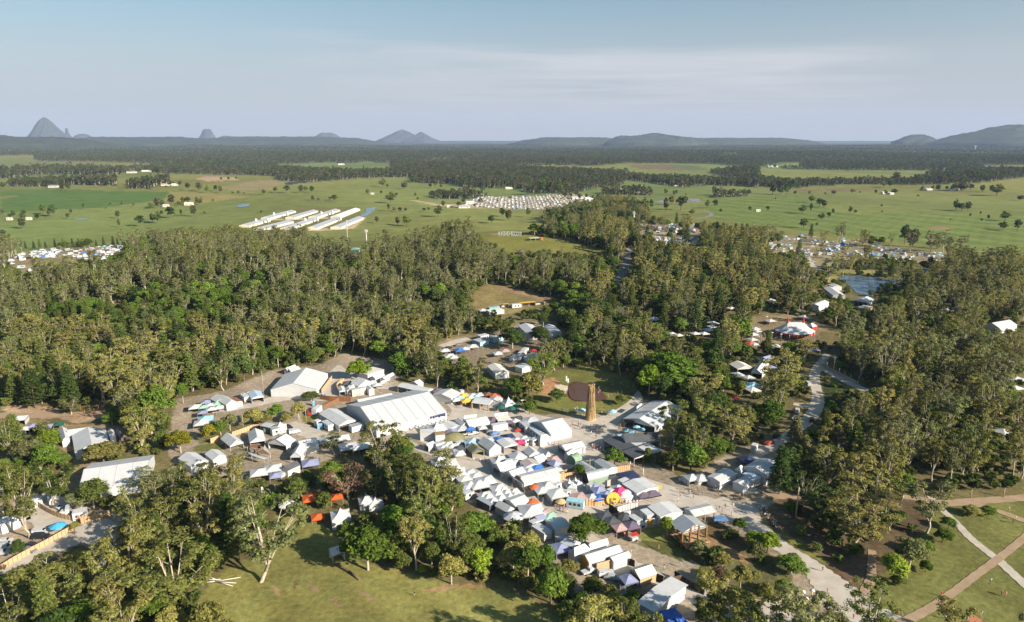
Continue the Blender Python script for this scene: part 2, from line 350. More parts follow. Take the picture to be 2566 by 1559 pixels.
# ---------------------------------------------------------------- the ground sheet
GZ=[  # painter's order: (polygon, colour, edge jitter in picture px)
    (NEAR_FOREST,(0.135,0.122,0.055),5),
    (PG('Y1',(0,870),(200,835),(600,792),(1480,803),(1430,870),(900,940),(300,968),(0,985)),(0.078,0.138,0.034),0.6),
    (PG('Y1',(0,800),(500,775),(840,790),(200,830),(0,850)),(0.085,0.140,0.036),0.6),
    (PG('Y1',(1485,806),(1900,815),(2200,850),(1700,912),(1420,893)),(0.205,0.190,0.070),0.6),
    (PG('Y1',(1900,770),(2437,700),(2437,775),(2050,800)),(0.205,0.185,0.085),1),
    (PG('Y2',(0,545),(300,525),(380,560),(0,640)),(0.215,0.190,0.095),1),
    (PG('Y2',(380,568),(420,545),(580,548),(440,570)),(0.03,0.035,0.05),0.5),
    (PG('Y1',(1700,690),(1800,668),(2050,680),(2080,705),(1800,710)),(0.34,0.25,0.17),1),
    (PG('Y3',(1290,402),(1560,388),(1900,432),(1700,446),(1400,428)),(0.155,0.115,0.07),1),
    (PG('Y3',(1560,388),(1900,400),(2000,440),(1800,436)),(0.10,0.125,0.06),1),
    (PG('Y4',(400,650),(1100,640),(1100,660),(500,665)),(0.16,0.12,0.07),1),
    (PG('Y4',(-300,720),(440,700),(800,850),(960,1050),(0,930),(-300,880)),(0.118,0.164,0.044),3),
    (PG('Y4',(780,850),(1700,840),(2400,900),(2400,1180),(1500,1110),(970,1040)),(0.126,0.172,0.046),3),
    (PG('Y4',(1500,960),(1640,955),(1730,975),(1600,985)),(0.24,0.17,0.10),1),
    (PG('Y2',(-10,915),(240,850),(470,770),(1040,760),(1060,850),(1000,940),(700,975),(370,970),(160,960)),(0.135,0.135,0.05),1),
    (PG('Y2',(370,955),(700,950),(960,935),(1080,850),(1110,850),(1000,950),(700,972),(370,970)),(0.42,0.33,0.22),0.5),
    (PG('Y2',(240,868),(640,858),(840,850),(840,860),(600,872),(250,880)),(0.42,0.33,0.22),0.4),
    (PG('Y2',(1470,700),(1550,705),(1740,735),(2000,740),(2437,720),(2437,760),(2100,775),(1700,750)),(0.36,0.29,0.18),0.8),
    (CARPARKFAR,(0.33,0.29,0.19),1),
    (PG('Y3',(1520,725),(1700,685),(1930,690),(1930,720)),(0.25,0.19,0.12),1),
    (CAMPL,(0.22,0.19,0.10),2),(CAMPM,(0.26,0.21,0.13),2),(CAMPR,(0.22,0.20,0.12),2),(CAMPR2,(0.22,0.2,0.14),2),
    (HILLTOP,(0.150,0.155,0.040),1),(PG('Y7',(430,92),(520,80),(560,110),(470,112)),(0.24,0.19,0.1),1),
    (BANK,(0.190,0.160,0.070),3),(PG('Y7',(480,540),(560,545),(900,620),(1050,650),(940,668),(800,640),(600,600)),(0.25,0.18,0.11),3),
    (PG('Y7',(300,740),(420,740),(560,790),(380,800)),(0.22,0.16,0.10),3),
    (SITE,(0.20,0.17,0.12),2),(PONDBANK,(0.20,0.20,0.07),1.5),(DIRTL,(0.36,0.27,0.18),2),(LWEST,(0.28,0.22,0.13),2),(LWEST2,(0.20,0.17,0.09),2),
    (PG('Y5',(620,1230),(700,1220),(900,1230),(880,1300),(700,1300)),(0.20,0.15,0.06),4),
    (PG('Y5',(1030,1040),(1250,1060),(1250,1200),(1100,1200)),(0.15,0.13,0.045),4),
    (PG('Y5',(1290,1210),(1390,1230),(1420,1360),(1330,1330)),(0.24,0.16,0.11),3),
    (FIELD,(0.190,0.192,0.062),2.5),(PLAIN,(0.128,0.138,0.044),2.5),(GARDEN,(0.105,0.082,0.048),2),(CIRCUS,(0.21,0.175,0.10),2),
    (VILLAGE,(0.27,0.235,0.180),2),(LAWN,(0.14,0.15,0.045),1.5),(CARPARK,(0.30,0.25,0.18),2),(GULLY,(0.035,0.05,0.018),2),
    (PG('Z3',(1100,180),(1150,40),(1230,20),(1290,60),(1220,120),(1200,200)),(0.34,0.20,0.11),1),
    (PG('Z3',(1240,95),(1300,80),(1380,110),(1380,155),(1330,170),(1270,140)),(0.52,0.46,0.36),0.6),
    (PG('Z3',(1370,90),(1420,55),(1560,80),(1680,150),(1720,220),(1600,250),(1400,240),(1350,180)),(0.14,0.065,0.03),1),
    # grass inside the festival ground
    (PG('Z4',(1000,740),(1300,700),(1640,540),(1800,580),(2080,740),(2290,880),(2420,1040),(2380,1200),(2100,1240),(1880,1190),(1700,1060),(1540,900),(1250,830)),(0.110,0.110,0.048),2.5),
    (PG('W2',(280,480),(560,420),(900,380),(940,420),(700,480),(520,540),(300,600)),(0.15,0.145,0.06),2),
    (PG('V1',(560,960),(800,930),(860,1010),(760,1060),(960,1240),(880,1230),(640,1120)),(0.16,0.15,0.045),1),
    (PG('V1',(900,520),(1060,320),(1100,330),(940,560)),(0.15,0.15,0.045),0.8),(PG('V1',(0,600),(200,590),(230,640),(0,660)),(0.15,0.145,0.045),0.8),
    (PG('W2',(270,610),(500,570),(560,640),(350,670),(240,660)),(0.13,0.15,0.045),1),
    (PG('Z4',(980,660),(1130,610),(1260,590),(1380,660),(1300,740),(1100,720)),(0.16,0.17,0.05),1.5),
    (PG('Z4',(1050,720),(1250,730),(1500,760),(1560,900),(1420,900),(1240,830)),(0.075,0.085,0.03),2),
    (PG('Z4',(1340,380),(1560,370),(1620,400),(1440,430)),(0.13,0.12,0.05),1.5),
    (PG('Z4',(1640,560),(1800,590),(1900,650),(2060,740),(2100,850),(1900,800),(1660,650)),(0.13,0.10,0.05),2),
    (PG('Z4',(1560,660),(1700,690),(1900,800),(2060,900),(2030,930),(1860,880),(1560,720)),(0.26,0.17,0.09),2),
    (PG('Z4',(1880,1250),(2020,1200),(2140,1300),(2464,1250),(2300,1200),(2100,1180)),(0.17,0.15,0.06),2),
    (PG('Z7',(280,730),(470,760),(640,900),(760,1000),(700,990),(500,880),(330,790)),(0.16,0.17,0.045),1),
    (PG('Z7',(470,760),(640,760),(800,870),(1060,900),(1060,1130),(960,1180),(800,1040),(620,880)),(0.135,0.092,0.062),2),
    (PG('Z7',(150,1390),(300,1430),(420,1500),(0,1560),(0,1450)),(0.22,0.18,0.08),2),
    (PG('Z4',(2120,430),(2330,420),(2464,560),(2330,660),(2230,600)),(0.12,0.085,0.05),2),
    # bare scrapes in the mown field
    (PG('Z6',(100,1040),(140,1050),(180,1120),(150,1130)),(0.27,0.19,0.11),1),(PG('Z6',(380,1020),(440,1030),(500,1090),(450,1100)),(0.27,0.20,0.11),1.5),
    (PG('Z6',(560,1130),(600,1140),(700,1215),(640,1225)),(0.25,0.18,0.10),1.5),(PG('Z6',(800,1080),(850,1080),(970,1170),(930,1190)),(0.25,0.19,0.10),2),
    (PG('Z6',(1340,1080),(1500,1040),(1800,1030),(1960,1060),(1700,1060),(1400,1095)),(0.26,0.19,0.10),3),(PG('Z6',(280,1090),(280,1010),(330,1000),(300,1060)),(0.13,0.1,0.05),1),
]
def ground_colour(X,Y):
    Z=terr(X,Y);u,v,d=project(np.stack([X,Y,Z],-1))
    ok=(Y*cp-(Z-HC)*sp_)>1
    C=np.empty(X.shape+(3,));C[:]=(0.122,0.146,0.044)
    # broad pasture patches
    n=np.sin(X/97+1.3*np.sin(Y/210))*np.sin(Y/260+1.1*np.sin(X/160));n2=np.sin(X/31+2*np.sin(Y/71))*np.sin(Y/47+np.sin(X/23))
    dist=np.hypot(X,Y)
    C*=(1+0.14*n+0.05*n2)[...,None]
    C[...,0]*=1+0.16*np.sin(X/330+1)*np.sin(Y/420);C*=1.2
    ff=far_forest(u,v)&(dist>1150)|(dist>9500)
    C[ff]=(0.032,0.042,0.024)
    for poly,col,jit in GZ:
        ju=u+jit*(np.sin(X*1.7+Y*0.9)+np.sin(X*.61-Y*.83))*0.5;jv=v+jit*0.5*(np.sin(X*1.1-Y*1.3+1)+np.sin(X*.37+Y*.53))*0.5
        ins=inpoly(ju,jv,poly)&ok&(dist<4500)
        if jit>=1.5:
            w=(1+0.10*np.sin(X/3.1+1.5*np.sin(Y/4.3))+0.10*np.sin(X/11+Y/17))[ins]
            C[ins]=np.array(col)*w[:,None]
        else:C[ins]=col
    C[~ok]=(0.13,0.14,0.045)
    return np.clip(C,0.01,0.8)
def build_ground():
    rs=np.concatenate([np.geomspace(8,120,30)[:-1],np.geomspace(120,1600,640)[:-1],np.geomspace(1600,60000,150)])
    aa=np.radians(np.linspace(-62,62,640))
    A,Rr=np.meshgrid(aa,rs)
    X=Rr*np.sin(A);Y=Rr*np.cos(A)-6.0;Z=terr(X,Y)
    nr,na=X.shape
    me=bpy.data.meshes.new('ground');me.vertices.add(nr*na);me.vertices.foreach_set('co',np.stack([X,Y,Z],-1).astype(np.float32).ravel())
    i=np.arange(nr-1)[:,None]*na+np.arange(na-1)[None,:]
    F=np.stack([i,i+1,i+na+1,i+na],-1).reshape(-1,4)[:,::-1]
    me.loops.add(F.size);me.loops.foreach_set('vertex_index',F.astype(np.int32).ravel())
    me.polygons.add(len(F));me.polygons.foreach_set('loop_start',np.arange(0,F.size,4,dtype=np.int32));me.polygons.foreach_set('loop_total',np.full(len(F),4,np.int32))
    me.polygons.foreach_set('use_smooth',np.ones(len(F),bool))
    ca=me.color_attributes.new('cover','FLOAT_COLOR','POINT');C=ground_colour(X,Y)
    ca.data.foreach_set('color',np.concatenate([C,np.ones(C.shape[:2]+(1,))],-1).astype(np.float32).ravel())
    me.update();me.validate()
    m=bpy.data.materials.new('turf_and_soil');m.use_nodes=True;nt=m.node_tree;N=nt.nodes;L=nt.links
    b=N['Principled BSDF'];b.inputs['Roughness'].default_value=0.95;b.inputs['Specular IOR Level'].default_value=0.1
    at_=N.new('ShaderNodeAttribute');at_.attribute_name='cover';ge=N.new('ShaderNodeNewGeometry')
    def noise(sc,det,lo,hi):
        nz=N.new('ShaderNodeTexNoise');nz.inputs['Scale'].default_value=sc;nz.inputs['Detail'].default_value=det;nz.inputs['Roughness'].default_value=0.7
        L.new(ge.outputs['Position'],nz.inputs['Vector']);mr=N.new('ShaderNodeMapRange');mr.inputs[1].default_value=0.3;mr.inputs[2].default_value=0.7;mr.inputs[3].default_value=lo;mr.inputs[4].default_value=hi
        L.new(nz.outputs['Fac'],mr.inputs[0]);return mr,nz
    a,na_=noise(0.55,6,0.62,1.38);c,_=noise(0.03,5,0.78,1.22)
    mm=N.new('ShaderNodeMath');mm.operation='MULTIPLY';L.new(a.outputs[0],mm.inputs[0]);L.new(c.outputs[0],mm.inputs[1])
    vm=N.new('ShaderNodeVectorMath');vm.operation='SCALE';L.new(at_.outputs['Color'],vm.inputs[0]);L.new(mm.outputs[0],vm.inputs['Scale'])
    # drier, browner flecks
    w,_=noise(0.11,7,0.0,0.42);mx=N.new('ShaderNodeMixRGB');mx.blend_type='MULTIPLY';mx.inputs[2].default_value=(1.35,0.98,0.8,1)
    L.new(w.outputs[0],mx.inputs[0]);L.new(vm.outputs[0],mx.inputs[1]);L.new(mx.outputs[0],b.inputs['Base Color'])
    bp=N.new('ShaderNodeBump');bp.inputs['Strength'].default_value=0.5;bp.inputs['Distance'].default_value=0.35;L.new(na_.outputs['Fac'],bp.inputs['Height']);L.new(bp.outputs[0],b.inputs['Normal'])
    me.materials.append(m)
    o=bpy.data.objects.new('ground',me);COL.objects.link(o);struct(o)
build_ground()
GRAVEL=mat('gravel',(0.37,0.325,0.275),0.95,0.2,0.22,spec=0.1,c2=(0.52,0.465,0.40),detail=8)
DIRT=mat('pale_dirt',(0.36,0.315,0.26),0.95,0.2,0.25,spec=0.1,c2=(0.52,0.46,0.39),detail=8)
TRACK=mat('brown_dirt',(0.27,0.19,0.12),0.95,0.2,0.25,spec=0.1,c2=(0.38,0.28,0.19),detail=8)
ASPH=mat('old_asphalt',(0.17,0.16,0.15),0.95,0.2,0.3,spec=0.1,c2=(0.25,0.235,0.215))
def m_water(name,col,rough):
    m=mat(name,col,rough,0.1,0.05,spec=0.5);return m
WATER=m_water('pond_water',(0.085,0.125,0.165),0.2);BROWNW=m_water('muddy_water',(0.10,0.045,0.02),0.25)  # pond blue has the reflected sky mixed into its base colour
def catmull(P,n=8):
    P=np.asarray(P,float);Q=np.vstack([2*P[0]-P[1],P,2*P[-1]-P[-2]]);out=[]
    for i in range(1,len(Q)-2):
        for t in np.linspace(0,1,n,endpoint=False):
            a,b,c,d=Q[i-1:i+3];out.append(0.5*(2*b+(c-a)*t+(2*a-5*b+4*c-d)*t*t+(3*b-a-3*c+d)*t**3))
    out.append(P[-1]);return np.array(out)
ROADLEVEL=[0]
def road(name,pts,w,m,dz=0.05,clear=2.0,kp=True):
    """strip along ground points; pts: (reg, x, y[, width])"""
    P=np.array([g(*q[:3])[:2]for q in pts]);Wd=np.array([q[3]if len(q)>3 else w for q in pts],float)
    C=catmull(P);ww=np.interp(np.linspace(0,1,len(C)),np.linspace(0,1,len(P)),Wd)
    T=np.gradient(C,axis=0);T/=np.linalg.norm(T,axis=1)[:,None]+1e-9;Nn=np.stack([-T[:,1],T[:,0]],1)
    ROADLEVEL[0]+=1;dz=dz+0.006*ROADLEVEL[0]
    mb=MB();k=5
    for i,(c,nn)in enumerate(zip(C,Nn)):
        for j in range(k):
            s=(j/(k-1)-0.5)*ww[i]*(1+0.08*math.sin(i*1.9+j));x,y=c+nn*s
            mb.v.append((x,y,float(terr(x,y))+dz))
    for i in range(len(C)-1):
        for j in range(k-1):
            q=i*k+j;mb.f.append((q+1,q,q+k,q+k+1));mb.m.append(0);mb.s.append(True)
    o=struct(mb.obj(name,m))
    for i in range(0,len(C),3):
        if kp:keep((C[i,0],C[i,1],terr(*C[i])+0.5),ww[i]/2+clear)
        else:FOOT.append((C[i,0],C[i,1],ww[i]/2+clear))
    return o
def sheet(name,poly,m,dz=0.05,wob=0.0):
    """a flat patch on the ground, outline given in the picture"""
    P=np.array([at(*q)[:2]for q in poly]);c=catmull(np.vstack([P,P[:1]]),5)[:-1]
    ROADLEVEL[0]+=1;dz=dz+0.006*ROADLEVEL[0]
    bm=bmesh.new();vs=[bm.verts.new((x,y,float(terr(x,y))+dz))for x,y in c];f=bm.faces.new(vs)
    if f.normal.z<0:bmesh.ops.reverse_faces(bm,faces=[f])
    bmesh.ops.triangulate(bm,faces=bm.faces[:])
    me=bpy.data.meshes.new(name);bm.to_mesh(me);bm.free();me.materials.append(m)
    for p in me.polygons:
        if p.normal.z<0:p.flip()
    o=bpy.data.objects.new(name,me);COL.objects.link(o);return struct(o)
# festival streets and yards
sheet('gravel_yard',PG('S',(690,985),(760,965),(815,940),(850,915),(880,935),(960,950),(1010,985),(1100,990),(1220,1000),(1290,1015),(1330,1035),(1400,1048),(1500,1045),(1570,1010),(1600,980),
    (1610,1020),(1560,1050),(1540,1090),(1500,1140),(1490,1180),(1560,1180),(1640,1205),(1720,1230),(1790,1250),(1830,1260),(1890,1265),(1905,1320),(1840,1310),(1760,1290),(1680,1265),(1640,1275),(1600,1300),
    (1520,1325),(1440,1330),(1400,1310),(1350,1285),(1290,1250),(1220,1200),(1160,1165),(1130,1145),(1060,1110),(1000,1080),(1040,1060),(1130,1030),(1080,1000),(960,975),(900,990),(800,985)),GRAVEL)
road('gravel_street',[('S',1100,1120,9),('S',1160,1162,8),('S',1225,1205,7),('S',1290,1250,7),('S',1360,1295,8),('S',1430,1335,9),('S',1480,1365,9),('S',1530,1400,10),('S',1580,1430,10),('S',1650,1460,9),('S',1740,1490,8),('S',1850,1525,9),('S',1950,1545,12),('S',2060,1590,14)],9,GRAVEL,kp=False)
road('gravel_road',[('Z7',-250,420,7),('Z7',-100,520,7),('Z7',40,620,7),('Z7',200,740,6.5),('Z7',350,860,6),('Z7',520,960,6),('Z7',640,1060,8),('Z7',760,1180,11),('Z7',900,1320,14),('Z7',1100,1440,12),('Z7',1350,1560,10)],9,GRAVEL,kp=False)
road('gravel_lane',[('V1',1120,330,5),('V1',1180,420,8),('V1',1100,560,10),('V1',1000,660,9),('V1',500,640,9),('V1',100,700,8),('W2',800,220,6),('W2',500,270,5),('W2',300,290,5)],8,GRAVEL,kp=False)
road('gravel_drive',[('V1',380,1100,8),('V1',560,1180,9),('V1',760,1280,9),('V1',1200,1420,6)],8,DIRT,kp=False)
road('gravel_drive',[('V2',430,960,5),('V2',300,1050,5),('V2',420,1160,4),('V2',700,1290,4),('V3',700,780,5),('V3',900,920,6)],5,GRAVEL,kp=False)
road('dirt_road',[('Z8',640,740,3.7),('Z8',610,790,4.4),('Z8',570,850,5.2),('Z8',545,900,5.2),('Z8',550,960,4.8),('Z8',565,1040,4.8),('Z8',572,1110,5.9),('Z8',545,1190,5.9),('Z8',490,1260,5.9),('Z8',420,1320,5.2),('Z8',310,1400,5.2),('Z8',200,1470,5.2),('Z8',60,1560,5.2),('W4',900,330,5.5),('W4',960,480,9)],7,DIRT)
road('dirt_road',[('Z8',600,840,6),('Z8',650,870,6),('Z8',720,910,6),('Z8',800,955,6),('Z8',900,1005,5),('Z8',1000,1040,5)],6,DIRT)
road('dirt_road',[('Z8',560,1150,6),('Z8',450,1140,5),('Z8',380,1130,3)],5,DIRT,kp=False)
road('footpath',[('Z7',1620,400,2),('Z7',1720,510,2.3),('Z7',1850,630,2.4),('Z7',1960,750,2.7),('Z7',2080,850,2.7),('Z7',2210,950,3),('Z7',2330,1060,3),('Z7',2520,1230,3.2)],4,DIRT)
road('footpath',[('Z7',2560,650,2),('Z7',2400,800,2.2),('Z7',2210,950,2.3),('Z7',2020,1090,2.3),('Z7',1850,1220,2.3),('Z7',1650,1360,2.5),('Z7',1450,1470,2.7),('Z7',1250,1560,2.8)],4,TRACK)
road('dirt_track',[('Z7',1380,400,3),('Z7',1560,430,3.5),('Z7',1750,460,4),('Z7',1950,445,4),('Z7',2200,430,4),('Z7',2520,405,4)],5,TRACK)
road('dirt_track',[('Z7',1900,460,3),('Z7',2100,490,3),('Z7',2250,540,3),('Z7',2520,640,3)],3,TRACK)
road('dirt_track',[('Z7',1115,870,2.2),('Z7',1110,1000,2.3),('Z7',1100,1130,2.5),('Z7',1040,1260,3)],2.5,TRACK,kp=False)
road('dirt_track',[('Z7',-100,400,3),('Z7',200,400,4),('Z7',480,400,4),('Z7',640,420,4)],4,TRACK,kp=False)
road('road',[('Y3',1200,1440,7),('Y3',1240,1370,7),('Y3',1270,1290,7),('Y3',1295,1230,7),('Y3',1310,1170,7),('Y3',1320,1120,6)],7,ASPH)
road('road',[('Y3',1890,865,7),('Y3',1990,850,7),('Y3',2030,830,7),('Y3',2010,812,7),('Y3',1960,800,6)],7,ASPH)
road('dirt_road',[('W1',-150,430,6),('W1',100,420,7),('W1',430,440,7),('W1',800,420,6),('W1',1300,400,5),('W1',1780,370,5)],6,TRACK,kp=False)
road('gravel_road',[('Z5',-200,700,8),('Z5',0,620,8),('Z5',150,520,9),('Z5',330,470,10),('Z5',470,560,9),('Z5',620,640,7)],8,GRAVEL,kp=False)
road('gravel_road',[('Z5',-100,1010,6),('Z5',200,920,7),('Z5',450,790,8),('Z5',700,680,11),('Z5',860,620,13),('Z5',1000,560,8)],8,GRAVEL,kp=False)
road('gravel_drive',[('Z5',830,640,8),('Z5',920,760,7),('Z5',940,850,5),('Z5',900,960,4)],7,GRAVEL,kp=False)
road('gravel_drive',[('Z5',300,350,7),('Z5',480,390,8),('Z5',600,430,7)],7,GRAVEL,kp=False)
road('gravel_drive',[('W5',60,270,6),('W5',230,215,7),('W5',330,190,5)],6,DIRT)
road('gravel_drive',[('Y4',500,1180,6),('Y4',560,1280,6),('Y4',620,1320,5)],6,DIRT)
def water(name,reg,pts,m,dz=0.25):
    o=sheet(name,PG(reg,*pts),m,dz);return o
o=sheet('pond',POND,WATER,0.1)
for q in POND:keep(at(*q))
for q in((780,200),(900,230),(1000,220),(850,180),(950,190),(1100,180),(900,160)):keep(g('Z8',*q))
water('farm_pond','Y2',[(1045,850),(1070,825),(1100,810),(1110,775),(1190,768),(1175,790),(1130,830),(1090,848)],WATER)
water('farm_pond','Y1',[(2060,935),(2090,918),(2180,910),(2160,930),(2100,940)],WATER)
water('farm_pond','Y3',[(1535,722),(1620,700),(1700,688),(1670,705),(1600,725)],WATER)
water('farm_pond','Y3',[(1835,700),(1850,692),(1925,697),(1900,712),(1850,712)],WATER)
water('farm_pond','Y1',[(650,1040),(760,1038),(740,1050),(660,1050)],WATER)
water('muddy_pond','Z3',[(1375,95),(1430,62),(1540,85),(1650,140),(1700,210),(1620,240),(1420,232),(1370,170)],BROWNW,0.08)
# ---------------------------------------------------------------- hills and peaks on the horizon
PEAK=mat('wooded_rock',(0.028,0.032,0.034),0.95,0.3,0.006,c2=(0.075,0.072,0.066),detail=9)
HILLM=mat('wooded_hill',(0.022,0.030,0.020),0.95,0.3,0.009,c2=(0.058,0.062,0.042),detail=9)
def peak(name,u,vtop,wpx,dist,prof,m=PEAK,seed=0,squash=0.8,label=None):
    """a hill: u, vtop its summit in the picture, wpx half-width at the foot, prof [(r, h)]"""
    X=(u-CX)/FPX*(dist*cp+0);x=X;y=dist;top=zfor(x,y,vtop);Rb=wpx*dist/FPX;n=72;k=40;rg=np.random.default_rng(seed)
    ph=rg.uniform(0,6.28,8);V=[];F=[]
    pr=np.array([p[0]for p in prof]);ph_=np.array([p[1]for p in prof])
    for i in range(k+1):
        r=(i/k)**0.9
        for j in range(n):
            t=2*math.pi*j/n
            wob=1+0.05*math.sin(2*t+ph[0])*r+0.06*math.sin(5*t+ph[1])*r+0.03*math.sin(11*t+ph[2]+6*r)
            h=float(np.interp(r,pr,ph_));h*=1+(0.05*math.sin(7*t+ph[3]+9*r)+.035*math.sin(17*t+ph[4]+23*r)+.03*math.sin(29*t+ph[5]-31*r))*min(1,r*3)
            V.append((x+Rb*r*wob*math.cos(t),y+squash*Rb*r*wob*math.sin(t),h*top-(40 if i==k else 0)))
    for i in range(k):
        for j in range(n):
            a=i*n+j;b_=i*n+(j+1)%n;F.append((a,b_,b_+n,a+n)[::-1])
    mb=MB();mb.add(V,F);mb.s=[True]*len(F);return struct(mb.obj(name,m))
peak('mountain',119,294,74,14500,[(0,1),(.04,.985),(.1,.93),(.2,.83),(.34,.64),(.5,.42),(.62,.30),(.78,.22),(1,.15)],seed=1)
peak('mountain',170.5,321,22,15500,[(0,1),(.10,.97),(.16,.80),(.22,.62),(.34,.50),(.55,.38),(1,.26)],seed=2)
peak('mountain',209,336,32,15500,[(0,1),(.2,.97),(.5,.8),(1,.5)],seed=3)
peak('mountain',521,325,26,17000,[(0,1),(.20,.995),(.33,.93),(.5,.74),(.7,.50),(1,.30)],seed=4)
peak('hill',440,343,40,16000,[(0,1),(.4,.95),(1,.6)],seed=5)
peak('hill',567,340,26,17500,[(0,1),(.2,.95),(.6,.8),(1,.5)],seed=6)
peak('mountain',820,333,40,19000,[(0,1),(.25,.96),(.5,.85),(.75,.67),(1,.4)],seed=7)
peak('mountain',1008,325,62,18000,[(0,1),(.05,.985),(.22,.84),(.5,.60),(.86,.33),(1,.22)],seed=8)
peak('mountain',1055,330,46,17600,[(0,1),(.05,.97),(.25,.76),(.55,.54),(.86,.36),(1,.26)],seed=9)
peak('hill',1641,333,130,11000,[(0,1),(.07,.97),(.2,.86),(.35,.77),(.55,.70),(.75,.62),(1,.3)],HILLM,10)
peak('hill',1564,340,40,11200,[(0,1),(.2,.96),(.6,.8),(1,.5)],HILLM,11)
peak('hill',1440,345,150,11800,[(0,1),(.5,.95),(.8,.7),(1,.3)],HILLM,12)
peak('hill',1850,346,220,12500,[(0,1),(.5,.93),(.8,.7),(1,.3)],HILLM,13)
peak('hill',2299,337,60,11000,[(0,1),(.2,.95),(.5,.78),(1,.4)],HILLM,14)
peak('hill',2545,312,200,9500,[(0,1),(.12,.96),(.2,.88),(.32,.83),(.45,.70),(.6,.60),(.8,.42),(1,.2)],HILLM,15)
peak('hill',2690,302,160,9800,[(0,1),(.3,.93),(.6,.7),(1,.3)],HILLM,16)
peak('hill',60,343,260,7200,[(0,1),(.3,.93),(.6,.72),(.8,.5),(1,.15)],HILLM,17)
peak('hill',350,344,240,10500,[(0,1),(.4,.95),(.7,.8),(1,.3)],HILLM,18)
peak('hill',700,343,260,12000,[(0,1),(.4,.95),(.7,.8),(1,.3)],HILLM,19)
peak('hill',-80,338,200,8200,[(0,1),(.4,.92),(.7,.7),(1,.2)],HILLM,20)
